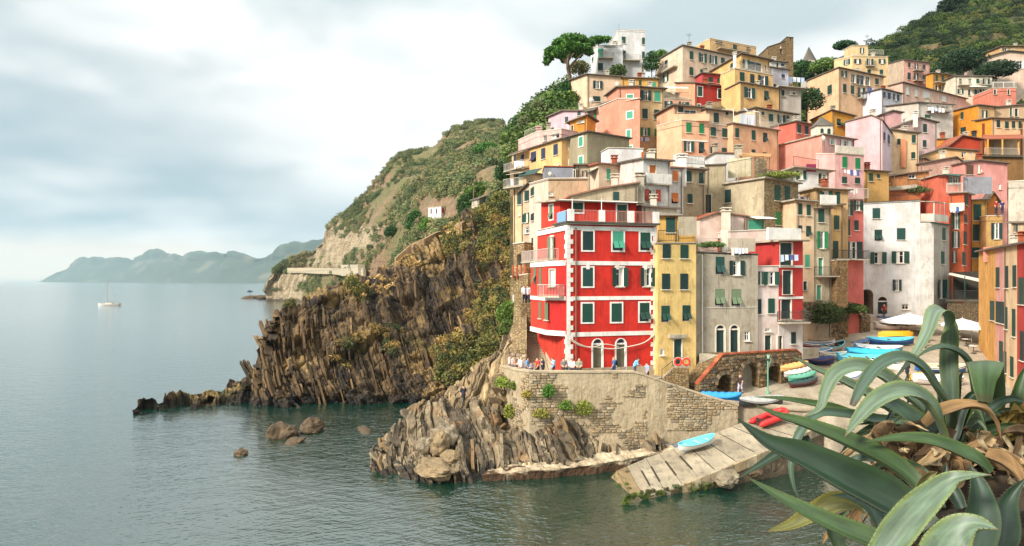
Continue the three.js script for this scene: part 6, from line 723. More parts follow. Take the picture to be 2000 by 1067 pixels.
// ---------------------------------------------------------------- boats
const paint = (r, g, b) => mat(hex(r, g, b), { roughness: 0.45 });
function hullGeo(L, B, D, o = {}) {   // bow at +x; returns outer shell, inner shell and the gunwale line
  const N = 22, M = 7, sec = (t, k, inset) => { const bow = Math.pow(Math.max(0, (t + 1) / 2), 1); const w = B / 2 * (t > 0 ? Math.pow(1 - Math.pow(t, o.pt || 2.2), 0.72) : (o.transom ? 1 - 0.22 * t * t : Math.pow(1 - Math.pow(-t, o.pt || 2.4), 0.72))); const sheer = D * (0.78 + 0.3 * t * t * (t > 0 ? 1.15 : 0.8)), keel = D * 0.16 * Math.pow(Math.abs(t), 4) + inset; const a = k; const hw = Math.max(0.004, w - inset) * Math.pow(a, 0.62), y = keel + (sheer - keel) * Math.pow(a, 1.7); return [t * L / 2 * (1 - inset * 0.3), y, hw]; };
  const shell = (inset) => { const pos = [], uv = [], idx = []; for (let i = 0; i <= N; i++) { const t = -1 + 2 * i / N; for (let j = -M; j <= M; j++) { const q = sec(t, Math.abs(j) / M, inset); pos.push(q[0], q[1], Math.sign(j) * q[2]); uv.push(i / N, (j + M) / 2 / M); } } const W = 2 * M + 1; for (let i = 0; i < N; i++) for (let j = 0; j < 2 * M; j++) { const k = i * W + j; idx.push(k, k + 1, k + W, k + 1, k + W + 1, k + W); } if (o.transom) { for (let j = 0; j < M; j++) { const a = j, b = 2 * M - j; idx.push(a, b, a + 1, a + 1, b, b - 1); } } const g = new THREE.BufferGeometry(); g.setAttribute('position', new THREE.Float32BufferAttribute(pos, 3)); g.setAttribute('uv', new THREE.Float32BufferAttribute(uv, 2)); g.setIndex(idx); g.computeVertexNormals(); return g; };
  const rim = (s) => { const p = []; for (let i = 0; i <= N; i++) { const q = sec(-1 + 2 * i / N, 1, 0); p.push(V(q[0], q[1], s * q[2])); } return p; };
  return { out: shell(0), inn: shell(0.07), rim, sec };
}
const slopeN = V(0, 1, 0.2).normalize();
function settle(g, p, yaw, roll = 0) { const q = new THREE.Quaternion().setFromUnitVectors(V(0, 1, 0), slopeN); g.quaternion.copy(q).multiply(new THREE.Quaternion().setFromEuler(new THREE.Euler(roll, yaw, 0, 'YXZ'))); g.position.copy(p); }
const onSquare = (u, v) => { const d = (14.5 - 3.96 + 11.2) / ((v - HOR) / F + 0.2); const p = at(u, v, d); return p; };
function boat(label, pos, yaw, L, B, D, hull, inside, rimC, o = {}) {
  const g = thing('rowing_boat', label, 'boat', null, 0, o.group); const q = hullGeo(L, B, D, o); const hm = paint(...hull), im = paint(...inside), rm = paint(...rimC);
  part(g, 'hull', q.out, hm); part(g, 'inner_hull', q.inn.translate(0, 0.03, 0), im);
  for (const s of [-1, 1]) part(g, 'gunwale', tubeOf(q.rim(s), 0.045, 30, 5), rm);
  if (o.stripe) for (const s of [-1, 1]) { const p = []; for (let i = 1; i < 22; i++) { const k = q.sec(-1 + 2 * i / 22, 0.84, 0); p.push(V(k[0], k[1], s * (k[2] + 0.006))); } part(g, 'stripe', tubeOf(p, 0.05, 30, 4), paint(...o.stripe)); }
  part(g, 'keel', box(L * 0.8, 0.1, 0.06, 0, 0.0, 0), rm);
  if (o.cover) { const N = 20, M = 8, pos = [], idx = []; for (let i = 0; i <= N; i++) { const t = -0.99 + 1.98 * i / N, k = q.sec(t, 1, 0); for (let j = -M; j <= M; j++) { const a = j / M; pos.push(k[0], k[1] + 0.03 + (1 - a * a) * (0.22 + 0.06 * Math.sin(i * 1.9)) * Math.sqrt(Math.max(0, 1 - t * t)) - (Math.abs(a) > 0.9 ? 0.1 : 0), a * (k[2] + 0.05)); } } const W = 2 * M + 1; for (let i = 0; i < N; i++) for (let j = 0; j < 2 * M; j++) { const k = i * W + j; idx.push(k, k + 1, k + W, k + 1, k + W + 1, k + W); } const cg = new THREE.BufferGeometry(); cg.setAttribute('position', new THREE.Float32BufferAttribute(pos, 3)); cg.setIndex(idx); cg.computeVertexNormals(); part(g, 'cover', cg, mat(hex(...o.cover), { roughness: 0.8 })); }
  else { for (const x of [-0.28, 0.02, 0.3]) { const k = q.sec(x * 2, 0.8, 0.05); part(g, 'thwart', box(0.24, 0.04, k[2] * 2 * 0.97, x * L, D * 0.62, 0), o.thwart ? paint(...o.thwart) : MT.wood); } part(g, 'floor_boards', box(L * 0.55, 0.03, B * 0.4, 0, D * 0.24, 0), MT.wood); if (o.oars) for (const s of [-1, 1]) part(g, 'oar', merge([bar(V(-L * 0.36, D * 0.86, s * 0.2), V(L * 0.3, D * 0.86, s * 0.25), 0.025), box(0.5, 0.02, 0.14, L * 0.34, D * 0.86, s * 0.25)]), MT.wood); }
  if (o.flip) { g.rotation.set(Math.PI, yaw, 0); g.position.copy(pos).add(V(0, D * 1.0, 0)); } else if (o.flat) { g.rotation.y = yaw; g.position.copy(pos); } else settle(g, pos, yaw, o.roll || 0);
  return g;
}
{
  const G = 'boats drawn up on the harbour square', sky = [58, 160, 206], wht = [232, 228, 220], blu = [36, 92, 160], tq = [88, 196, 214], red = [168, 40, 36], navy = [28, 48, 92], cr = [226, 212, 186];
  const S = [
    ['white boat with dark red and navy band at the back of the square', 1750, 634, 4.3, wht, [40, 46, 60], wht, { stripe: [150, 36, 44], cover: [44, 54, 78] }], ['plain pinkish white boat in front of the red banded one', 1748, 645, 4.5, [232, 214, 206], [206, 190, 176], wht, {}],
    ['upturned yellow boat at the back of the square', 1750, 658, 4.2, [236, 170, 36], [180, 120, 20], [240, 190, 60], { flip: 1 }], ['deep blue boat with turquoise rim in front of the yellow boat', 1738, 674, 5.0, [32, 84, 158], tq, tq, { stripe: [60, 120, 190] }],
    ['short white boat with navy tarpaulin on its bow', 1680, 680, 3.0, wht, [120, 150, 190], navy, { yaw: 0.5 }], ['pale blue open boat just behind the turquoise covered boat', 1716, 690, 4.6, [86, 168, 208], [200, 206, 206], wht, {}],
    ['turquoise boat wholly covered with turquoise sheet', 1704, 699, 5.0, [70, 176, 208], [60, 170, 200], [60, 180, 214], { cover: [52, 176, 214] }], ['long sky blue boat nearest to the big agave leaf', 1694, 710, 5.6, [72, 168, 200], tq, [120, 206, 222], { stripe: [196, 206, 204] }],
    ['white boat against the ivy wall with wooden rail', 1597, 675, 3.6, wht, [190, 170, 140], [150, 110, 76], {}], ['red hulled boat behind the blue boats on left', 1594, 683, 3.8, red, [120, 130, 140], wht, { stripe: [200, 196, 190] }], ['white and turquoise boat angled beside the red hull', 1628, 686, 3.2, wht, [30, 60, 56], tq, { yaw: 0.5 }],
    ['mid blue boat below the red hulled boat', 1584, 695, 4.0, [44, 112, 176], [150, 176, 196], wht, {}], ['small cream dinghy on the left of the square', 1626, 703, 2.6, cr, [214, 200, 172], wht, {}], ['dark navy boat half hidden by the pink white house', 1594, 713, 3.4, navy, [60, 70, 90], [120, 40, 40], { cover: [40, 60, 100] }],
    ['white dinghy with blue striped cloth in mid square', 1656, 748, 3.2, wht, [180, 200, 220], [40, 80, 150], { yaw: 0.4, cover: [206, 214, 224] }], ['small white boat under the arching agave leaf', 1732, 722, 2.8, wht, [70, 76, 80], wht, { yaw: -0.7 }],
    ['blue and white boat right of the arching agave leaf', 1836, 728, 4.6, [40, 104, 170], [206, 190, 160], wht, { stripe: wht }], ['white covered boat near the agave at right', 1832, 752, 4.2, wht, [220, 220, 214], wht, { cover: [232, 228, 220] }], ['yellow kayak lying behind the agave', 1800, 742, 2.6, [232, 196, 92], [200, 160, 60], [240, 210, 120], { flip: 1 }],
    ['bright blue boat moored beside the sloping quay wall', 1408, 787, 3.3, [44, 136, 200], [36, 120, 190], [60, 150, 210], { cover: [50, 146, 208] }], ['grey boat under striped tarpaulin at head of ramp', 1486, 795, 3.8, [60, 62, 60], [80, 80, 76], [110, 106, 98], { cover: [166, 164, 156], yaw: 0.1 }]];
  for (const [label, u, v, L, a, b, c, o] of S) { const p = onSquare(u, v); if (o.flip) { const w = boat(label, p, o.yaw ?? -0.08, L, L * 0.27, 0.62, a, b, c, { ...o, group: G }); } else boat(label, p.add(V(0, 0.06, 0)), o.yaw ?? -0.06 - 0.1 * hash1(u), L, L * 0.31, 0.75, a, b, c, { transom: hash1(u) > 0.5, ...o, group: G, roll: (hash1(v) - 0.5) * 0.12 }); }
  // kayaks by the arcade
  const K = [['pale orange kayak on top of the pile by the arcade', 1557, 727, 1.35, [236, 184, 110]], ['white kayak in the middle of the pile by the arcade', 1562, 734, 0.85, [220, 216, 206]], ['sea green kayak in front of the pile by the arcade', 1568, 740, 0.5, [106, 176, 146]], ['dark red boat at the bottom of the kayak pile', 1568, 748, 0.0, [96, 36, 34]]];
  for (const [label, u, v, lift, c] of K) { const p = onSquare(1560, 752); p.x += (u - 1560) / F * 60; p.z += (v - 740) * 0.04; p.y += lift; const g = boat(label, p, 0.35, 3.2, 0.85, 0.42, c, [60, 60, 56], c, { group: 'kayaks by the arcade', cover: lift ? c.map((x) => x * 0.92) : [40, 70, 66], flat: 1, pt: 1.7 }); g.rotation.z = 0.12; }
  // light blue dinghy on the ramp
  { const a = at(1332, 872, 52.3), b = at(1396, 853, 53.4); const p = at(1362, 874, 51.3); const d = boat('pale blue and white dinghy resting on the boat ramp', p, Math.atan2(-(b.z - a.z) * 0 - 0.25, 1) * -1 , 3.1, 1.2, 0.62, [214, 212, 204], [112, 204, 222], [120, 208, 226], { flat: 1, transom: 0, thwart: [150, 190, 200] }); d.rotation.set(0.1, 0.28, 0.16); }
}
{ // red inflatable on the ramp
  const p = at(1508, 822, 54.2); const g = thing('inflatable_boat', 'red inflatable dinghy at the top of the boat ramp', 'boat', p); g.rotation.set(0.05, 0.42, 0.2); const rm = mat(hex(214, 44, 40), { roughness: 0.5 });
  const U = (y) => [V(-1.5, y, 0.55), V(-0.6, y, 0.58), V(0.6, y, 0.56), V(1.15, y + 0.08, 0.4), V(1.4, y + 0.14, 0), V(1.15, y + 0.08, -0.4), V(0.6, y, -0.56), V(-0.6, y, -0.58), V(-1.5, y, -0.55)];
  part(g, 'tube', tubeOf(U(0.3), 0.23, 60, 12), rm); for (const z of [-0.55, 0.55]) { const c = new THREE.ConeGeometry(0.23, 0.4, 12); c.rotateZ(Math.PI / 2); c.translate(-1.68, 0.3, z); part(g, 'tube_end', c, rm); }
  part(g, 'floor', box(2.5, 0.05, 0.9, -0.15, 0.16, 0), mat(hex(110, 30, 30))); part(g, 'transom', box(0.08, 0.42, 0.75, -1.2, 0.34, 0), mat(hex(60, 40, 36))); part(g, 'seat', box(0.25, 0.06, 0.8, 0, 0.42, 0), mat(hex(160, 40, 40)));
}
{ // sailing boat far out
  const p = at(213, 597, 400); p.y = 0; const g = thing('sailing_boat', 'sailing boat with bare mast out on the sea', 'boat', p); const q = hullGeo(13, 3.4, 1.9, { transom: 1 }); g.rotation.y = Math.PI; part(g, 'hull', q.out.translate(0, -0.5, 0), paint(226, 220, 210)); const dk = new THREE.Shape(); const r = q.rim(1), r2 = q.rim(-1).reverse(); dk.setFromPoints([...r, ...r2].map((v) => new THREE.Vector2(v.x, v.z))); const dg = new THREE.ExtrudeGeometry(dk, { depth: 0.06, bevelEnabled: false }); dg.rotateX(Math.PI / 2); dg.translate(0, 1.02, 0); part(g, 'deck', dg, paint(176, 140, 110)); part(g, 'boot_stripe', tubeOf(q.rim(1).map((v) => v.clone().add(V(0, -0.65, 0.03))), 0.1, 30, 4), paint(60, 50, 50)); part(g, 'cabin', hexa([V(-2, 1, -0.9), V(2.4, 1, -0.7), V(2.4, 1, 0.7), V(-2, 1, 0.9), V(-1.8, 1.7, -0.8), V(1.8, 1.45, -0.55), V(1.8, 1.45, 0.55), V(-1.8, 1.7, 0.8)]), paint(190, 170, 150));
  part(g, 'mast', bar(V(1.4, 1, 0), V(1.4, 15, 0), 0.19, 6), mat(hex(170, 160, 150))); part(g, 'boom', bar(V(1.4, 2.6, 0), V(-3.6, 2.5, 0), 0.12, 6), paint(120, 96, 84)); part(g, 'stay', merge([bar(V(1.4, 15, 0), V(6.2, 1.6, 0), 0.025, 4), bar(V(1.4, 15, 0), V(-6, 1.5, 0), 0.025, 4)]), MT.iron);
}
{ const p = at(488, 568, 900); p.y = 0; const g = thing('motor_boat', 'tiny dark blue boat near the far point', 'boat', p); const q = hullGeo(7, 2.6, 1.6, { transom: 1 }); part(g, 'hull', q.out.translate(0, -0.3, 0), paint(40, 60, 110)); part(g, 'cabin', hexa([V(-1.6, 0.8, -1), V(1.6, 0.8, -0.8), V(1.6, 0.8, 0.8), V(-1.6, 0.8, 1), V(-1.2, 2.6, -0.8), V(0.5, 2.4, -0.6), V(0.5, 2.4, 0.6), V(-1.2, 2.6, 0.8)]), paint(36, 50, 90)); }
// ---------------------------------------------------------------- people
const bodyCache = {};
function bodyGeo(pose) {
  if (bodyCache[pose]) return bodyCache[pose];
  const J = { pelvis: [0, 0.95, 0], waist: [0, 1.1, 0.01], chest: [0, 1.32, 0], neck: [0, 1.5, 0.01], head: [0, 1.63, 0.03], shL: [-0.19, 1.43, 0], shR: [0.19, 1.43, 0], elL: [-0.25, 1.16, -0.02], elR: [0.25, 1.16, -0.02], haL: [-0.24, 0.92, 0.08], haR: [0.24, 0.92, 0.08], hiL: [-0.1, 0.92, 0], hiR: [0.1, 0.92, 0], knL: [-0.11, 0.5, 0.03], knR: [0.11, 0.5, 0.03], anL: [-0.12, 0.09, 0], anR: [0.12, 0.09, 0], toL: [-0.13, 0.045, 0.15], toR: [0.13, 0.045, 0.15] };
  const set = (o) => { for (const k in o) J[k] = o[k]; };
  if (pose === 'phone') set({ elR: [0.24, 1.18, 0.05], haR: [0.08, 1.28, 0.28], elL: [-0.24, 1.18, 0.05], haL: [-0.06, 1.26, 0.28], head: [0, 1.61, 0.07] });
  if (pose === 'walk') set({ knL: [-0.1, 0.52, 0.2], anL: [-0.11, 0.12, 0.26], toL: [-0.12, 0.1, 0.41], anR: [0.11, 0.12, -0.3], knR: [0.11, 0.5, -0.06], toR: [0.12, 0.05, -0.18], elL: [-0.25, 1.18, -0.12], haL: [-0.24, 0.96, -0.06], elR: [0.25, 1.18, 0.08], haR: [0.23, 1.0, 0.22] });
  if (pose === 'lean') set({ chest: [0, 1.28, 0.12], neck: [0, 1.44, 0.2], head: [0, 1.55, 0.26], shL: [-0.19, 1.38, 0.16], shR: [0.19, 1.38, 0.16], elL: [-0.24, 1.14, 0.24], elR: [0.24, 1.14, 0.24], haL: [-0.1, 1.08, 0.44], haR: [0.1, 1.08, 0.44] });
  if (pose === 'sit') { set({ knL: [-0.12, 0.96, 0.42], knR: [0.12, 0.96, 0.42], anL: [-0.12, 0.55, 0.44], anR: [0.12, 0.55, 0.44], toL: [-0.13, 0.51, 0.58], toR: [0.13, 0.51, 0.58], elL: [-0.24, 1.17, 0.08], elR: [0.24, 1.17, 0.08], haL: [-0.1, 1.04, 0.3], haR: [0.1, 1.04, 0.3] }); for (const k in J) J[k] = [J[k][0], J[k][1] - 0.46, J[k][2]]; }
  const Bn = [['pelvis', 'waist', 0.145, 0.13, 1], ['waist', 'chest', 0.13, 0.15, 1], ['chest', 'neck', 0.14, 0.065, 1], ['neck', 'head', 0.055, 0.06, 0], ['shL', 'shR', 0.075, 0.075, 1], ['shL', 'elL', 0.062, 0.046, 2], ['shR', 'elR', 0.062, 0.046, 2], ['elL', 'haL', 0.044, 0.03, 0], ['elR', 'haR', 0.044, 0.03, 0], ['hiL', 'knL', 0.095, 0.066, 3], ['hiR', 'knR', 0.095, 0.066, 3], ['knL', 'anL', 0.062, 0.044, 3], ['knR', 'anR', 0.062, 0.044, 3], ['anL', 'toL', 0.05, 0.04, 4], ['anR', 'toR', 0.05, 0.04, 4]].map(([a, b, r, s, c]) => [V(...J[a]), V(...J[b]), r, s, c]);
  const hd = V(...J.head); const yo = pose === 'sit' ? 0.45 : 0.9;
  const dist = (x, y, z) => { let acc = 0, best = 9, col = 1; const P = V(x, y, z), k = 26; const push = (d, c) => { acc += Math.exp(-k * d); if (d < best) { best = d; col = c; } }; for (const [a, b, r, s, c] of Bn) { const ab = V().subVectors(b, a), t = clamp(V().subVectors(P, a).dot(ab) / ab.lengthSq()); const q = a.clone().addScaledVector(ab, t); push(P.distanceTo(q) - mix(r, s, t), c); } { const dx = (x - hd.x) / 0.085, dy = (y - hd.y) / 0.125, dz = (z - hd.z) / 0.1; push((Math.sqrt(dx * dx + dy * dy + dz * dz) - 1) * 0.09, (y > hd.y + 0.045 || z < hd.z - 0.02) ? 5 : 0); } return [-Math.log(acc) / k, col]; };
  const N = 46, mc = new MarchingCubes(N, new THREE.MeshStandardMaterial(), false, false, 40000); mc.isolation = 0; const half = 1.0; for (let k = 0; k < N; k++) for (let j = 0; j < N; j++) for (let i = 0; i < N; i++) { const x = (i / (N / 2) - 1) * 0.55, y = (j / (N / 2) - 1) * half + yo, z = (k / (N / 2) - 1) * 0.6; mc.field[i + j * N + k * N * N] = -dist(x, y, z)[0]; } mc.update();
  const n = mc.count, pos = new Float32Array(n * 3), nor = new Float32Array(n * 3), reg = new Uint8Array(n); for (let i = 0; i < n; i++) { const x = mc.positionArray[i * 3] * 0.55, y = mc.positionArray[i * 3 + 1] * half + yo, z = mc.positionArray[i * 3 + 2] * 0.6; pos.set([x, y, z], i * 3); } for (let i = 0; i < n; i += 3) { const c = dist((pos[i * 3] + pos[i * 3 + 3] + pos[i * 3 + 6]) / 3, (pos[i * 3 + 1] + pos[i * 3 + 4] + pos[i * 3 + 7]) / 3, (pos[i * 3 + 2] + pos[i * 3 + 5] + pos[i * 3 + 8]) / 3)[1]; reg[i] = reg[i + 1] = reg[i + 2] = c; }
  const g = new THREE.BufferGeometry(); g.setAttribute('position', new THREE.BufferAttribute(pos, 3)); g.computeVertexNormals();
  // hands with fingers, nose, ears
  const ex = []; for (const s of ['L', 'R']) { const h = V(...J['ha' + s]), e = V(...J['el' + s]), dir = h.clone().sub(e).normalize(); const side = V(0, 0, 1).cross(dir).normalize(); ex.push(bar(h, h.clone().addScaledVector(dir, 0.085), 0.03, 6)); for (let f = 0; f < 4; f++) { const a = h.clone().addScaledVector(dir, 0.08).addScaledVector(side, (f - 1.5) * 0.018); ex.push(bar(a, a.clone().addScaledVector(dir, [0.06, 0.075, 0.07, 0.055][f]).add(V(0, -0.01, 0.02)), 0.009, 5)); } const th = h.clone().addScaledVector(dir, 0.03).addScaledVector(side, 0.03); ex.push(bar(th, th.clone().addScaledVector(dir, 0.05).addScaledVector(side, 0.03), 0.01, 5)); }
  ex.push(new THREE.ConeGeometry(0.016, 0.04, 5).rotateX(1.2).translate(hd.x, hd.y - 0.01, hd.z + 0.105)); for (const s of [-1, 1]) ex.push(new THREE.SphereGeometry(0.022, 6, 5).scale(0.5, 1, 1).translate(hd.x + s * 0.088, hd.y, hd.z - 0.005));
  const E = merge(ex); E.deleteAttribute('uv'); const all = mergeGeometries([g, E], false); const r2 = new Uint8Array(all.attributes.position.count); r2.set(reg); return (bodyCache[pose] = { g: all, r: r2 });
}
function person(label, p, turn, pose, shirt, legs, hair = [52, 38, 28], o = {}) {
  const b = bodyGeo(pose), n = b.r.length, c = new Float32Array(n * 3); const skin = rgbl(206, 158, 126), cs = [skin, rgbl(...shirt), o.bare ? skin : rgbl(...shirt), rgbl(...legs), rgbl(48, 42, 40), rgbl(...hair)]; for (let i = 0; i < n; i++) c.set(cs[b.r[i]], i * 3);
  const g = b.g.clone(); g.setAttribute('color', new THREE.BufferAttribute(c, 3)); const t = thing('person', label, 'person', p, turn, 'people about the harbour'); part(t, 'body', g, new THREE.MeshStandardMaterial({ vertexColors: true, roughness: 0.85 }));
  if (o.pack) { const q = new THREE.SphereGeometry(0.2, 14, 10).scale(0.8, 1.15, 0.55).translate(0, 1.28, -0.2); const m = part(t, 'backpack', q, mat(hex(...o.pack))); part(t, 'strap', merge([-1, 1].map((s) => tubeOf([V(s * 0.1, 1.45, -0.12), V(s * 0.12, 1.5, 0.02), V(s * 0.12, 1.3, 0.14), V(s * 0.12, 1.1, 0.02)], 0.016, 12, 4))), mat(hex(40, 40, 44))); }
  t.scale.setScalar(o.k || 1); return t;
}
{
  const Q = (u, d) => { const p = at(u, HOR, d); p.y = QY; return p; };
  const D = [['person in pale pink top sitting at the left end of the quay', 996, 59.4, 1.2, 'sit', [224, 196, 190], [120, 110, 110]], ['person in beige top seated second from the quay corner', 1003, 58.6, 0.8, 'sit', [214, 190, 170], [90, 86, 90]], ['person with white shirt near the quay corner', 1017.5, 57.6, 0.4, 'stand', [236, 226, 216], [196, 180, 170], [180, 150, 110]], ['person in denim shirt turned aside next to white shirt', 1029.5, 57, 1.5, 'stand', [104, 140, 176], [44, 50, 66]], ['child in blue patterned top beside the denim shirt', 1037.5, 56.6, 0.2, 'phone', [110, 120, 150], [150, 160, 180], [40, 30, 26], { k: 0.8 }],
    ['person in red and yellow top at foot of the stairs', 1050, 57, -1.0, 'walk', [206, 54, 36], [36, 38, 48]], ['person in dark jacket facing the red top', 1060.5, 57, -1.4, 'phone', [40, 44, 62], [34, 36, 46]], ['person in light blue shirt reading near the red house corner', 1081, 57.2, -1.3, 'phone', [134, 186, 218], [30, 40, 66]], ['person crouched in grey by the red house corner', 1101, 56.9, 0.3, 'sit', [120, 116, 110], [60, 58, 60]], ['person in white sitting beneath the red house', 1117, 56.6, 0.1, 'sit', [238, 234, 228], [60, 62, 70]], ['person in green grey top sitting beside the one in white', 1131.5, 56.6, -0.3, 'sit', [132, 136, 112], [70, 64, 58], [190, 176, 150]],
    ['walker with black backpack before the right arched door', 1199.5, 57.3, -1.5, 'walk', [64, 104, 150], [40, 56, 88], [150, 120, 90], { pack: [26, 30, 44] }], ['person in sky blue shirt leaning on wall by brown counter', 1240, 57.4, 1.5, 'lean', [112, 190, 226], [70, 74, 86]]];
  for (const [l, u, d, t, pose, s, lg, hr, o] of D) { const p = Q(u, d); if (pose === 'sit') p.y += 0.42; person(l, p, t, pose, s, lg, hr, o); }
  person('person with cream hat walking below the sloped wall', (() => { const p = at(1264, HOR, 57.2); p.y = 5.9; return p; })(), -1, 'walk', [150, 160, 180], [80, 70, 66]);
  for (const [l, u, d, t, s] of [['person in white shirt sitting high on the landing wall', 1024, 66.8, 0.3, [214, 222, 236]], ['person in pale top beside the high seated one', 1031, 66.9, -0.2, [236, 226, 224]]]) { const p = at(u, HOR, d); p.y = 12.32; person(l, p, t, 'stand', s, [40, 44, 60]); }
  for (const [l, u, v, t, s, lg, o] of [['walker in blue with backpack under the arcade', 1387, 772, 0.4, [70, 96, 140], [206, 200, 190], { pack: [30, 40, 70] }], ['person with white bag walking by the arcade', 1446, 770, -0.6, [60, 48, 46], [190, 176, 190], { pack: [200, 190, 196] }], ['person in dark clothes on the square behind agave', 1772, 745, 0.2, [36, 40, 44], [30, 32, 38]], ['person in yellow vest at the restaurant tables', 1803, 680, 0.6, [206, 200, 60], [50, 54, 66]], ['person in red top in white house doorway', 1727, 621, 0.1, [150, 50, 50], [60, 50, 50]]]) person(l, onSquare(u, v), t, 'walk', s, lg, [46, 34, 28], o);
  person('climber in dark clothes on the rocks left of the quay', at(905, 792, 59.6), 0.6, 'walk', [50, 54, 60], [44, 44, 48]);
  person('person in red jacket on the alley balcony', at(1946, 417, 94.3), 0.2, 'stand', [156, 34, 40], [50, 46, 56]); person('person in dark blue on the alley balcony', at(1958, 417, 94.2), -0.2, 'stand', [40, 50, 92], [40, 44, 60]);
}
// ---------------------------------------------------------------- small things
{ const f = new Face(at(1290, HOR, 57.3), at(1350, HOR, 57.5)); for (const [u, l] of [[1324.5, 'left red lifebuoy hung by the yellow house door'], [1340.5, 'right red lifebuoy hung by the yellow house door']]) { const p = at(u, 707, 57.4); const g = thing('lifebuoy', l, 'lifebuoy', p, f.turn); part(g, 'ring', new THREE.TorusGeometry(0.29, 0.085, 10, 28), mat(hex(222, 58, 34), { roughness: 0.5 })); part(g, 'grab_rope', new THREE.TorusGeometry(0.39, 0.014, 5, 28), mat(hex(230, 220, 206))); }
  const base = at(1332, 716, 57.45), g = thing('buoy_rack', 'thin iron rail carrying the two lifebuoys', 'rack', base); part(g, 'rail', local(merge([bar(at(1316, 699, 57.45), at(1348, 699, 57.45), 0.025), bar(at(1316, 717, 57.45), at(1316, 699, 57.45), 0.025), bar(at(1348, 717, 57.45), at(1348, 699, 57.45), 0.025)]), base), MT.iron); }
{ const p = onSquare(1500, 770); const g = thing('lamp_post', 'pale green lamp post before the arcade wall', 'lamp post', p); const m = mat(hex(106, 166, 136), { roughness: 0.5 }); const hgt = 2.9; part(g, 'pole', bar(V(0, 0, 0), V(0, hgt, 0), 0.06, 8), m); part(g, 'bracket', tubeOf([V(0, hgt - 0.4, 0), V(0.25, hgt - 0.1, 0), V(0.2, hgt + 0.25, 0), V(0, hgt + 0.3, 0)], 0.03), m); part(g, 'lantern', new THREE.CylinderGeometry(0.16, 0.1, 0.3, 8).translate(0.05, hgt + 0.35, 0), mat(hex(150, 190, 170))); part(g, 'base', new THREE.CylinderGeometry(0.12, 0.16, 0.3, 10).translate(0, 0.15, 0), m); }
const parasols = [];
for (const [u, v, d, r, l] of [[1776, 612, 79, 3.0, 'large white parasol in front of the big white house'], [1880, 622, 77, 2.2, 'white parasol behind the upright agave leaf'], [1898, 628, 74, 2.0, 'rightmost white parasol beside the amber house']]) { const p = at(u, v, d); const y0 = PLZ(d); const g = thing('parasol', l, 'parasol', V(p.x, y0, p.z), 0.3, 'restaurant parasols'); const hgt = p.y - y0; const N = 8, tri = []; const R = (k, rr, y) => V(Math.cos(k / N * 6.2832) * rr, y, Math.sin(k / N * 6.2832) * rr); const cm = mat(hex(238, 236, 232), { roughness: 0.9 }); const cv = []; for (let k = 0; k < N; k++) { cv.push([V(0, hgt, 0), R(k + 1, r, hgt - r * 0.3), R(k, r, hgt - r * 0.3)], [R(k, r, hgt - r * 0.3), R(k + 1, r, hgt - r * 0.3), R(k + 1, r * 1.01, hgt - r * 0.3 - 0.22)], [R(k, r, hgt - r * 0.3), R(k + 1, r * 1.01, hgt - r * 0.3 - 0.22), R(k, r * 1.01, hgt - r * 0.3 - 0.22)]); } part(g, 'canopy', polyGeo(cv), cm); part(g, 'pole', bar(V(0, 0, 0), V(0, hgt + 0.15, 0), 0.04, 8), MT.rail); for (let k = 0; k < N; k++) part(g, 'rib', bar(V(0, hgt - 0.05, 0), R(k, r, hgt - r * 0.3 - 0.03), 0.012, 4), MT.wood); part(g, 'foot', new THREE.CylinderGeometry(0.3, 0.34, 0.12, 14).translate(0, 0.06, 0), MT.concrete); }
{ // restaurant terrace with canopy beside the white house
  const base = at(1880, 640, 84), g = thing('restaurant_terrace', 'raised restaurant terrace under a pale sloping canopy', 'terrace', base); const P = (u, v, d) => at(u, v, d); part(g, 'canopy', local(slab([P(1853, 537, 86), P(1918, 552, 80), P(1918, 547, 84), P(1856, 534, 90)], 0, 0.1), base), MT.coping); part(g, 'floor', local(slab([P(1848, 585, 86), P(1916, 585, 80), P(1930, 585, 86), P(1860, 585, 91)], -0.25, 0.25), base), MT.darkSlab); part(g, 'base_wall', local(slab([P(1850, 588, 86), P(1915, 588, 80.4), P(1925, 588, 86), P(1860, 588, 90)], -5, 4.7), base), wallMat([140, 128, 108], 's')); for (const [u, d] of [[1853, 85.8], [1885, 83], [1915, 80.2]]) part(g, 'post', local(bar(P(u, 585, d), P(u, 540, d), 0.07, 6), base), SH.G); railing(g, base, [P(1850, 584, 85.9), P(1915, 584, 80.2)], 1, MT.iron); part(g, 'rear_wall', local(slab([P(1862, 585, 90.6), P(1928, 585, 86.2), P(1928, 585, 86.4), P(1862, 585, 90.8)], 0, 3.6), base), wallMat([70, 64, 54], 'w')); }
for (let i = 0; i < 6; i++) { const u = [1760, 1790, 1812, 1868, 1888, 1902][i], v = [650, 656, 668, 668, 676, 690][i]; const p = onSquare(u, v); const g = thing('cafe_table', ['round café table under the large parasol', 'café table right of the large parasol pole', 'café table beside the person in yellow vest', 'café table left of the amber house', 'café table near the white parasol foot', 'café table nearest the amber house corner'][i], 'table', p, 0, 'café tables'); part(g, 'table_top', new THREE.CylinderGeometry(0.45, 0.45, 0.04, 18).translate(0, 0.75, 0), MT.white); part(g, 'stem', bar(V(0, 0, 0), V(0, 0.74, 0), 0.04, 8), MT.iron); part(g, 'foot', new THREE.CylinderGeometry(0.24, 0.28, 0.04, 14).translate(0, 0.02, 0), MT.iron); }
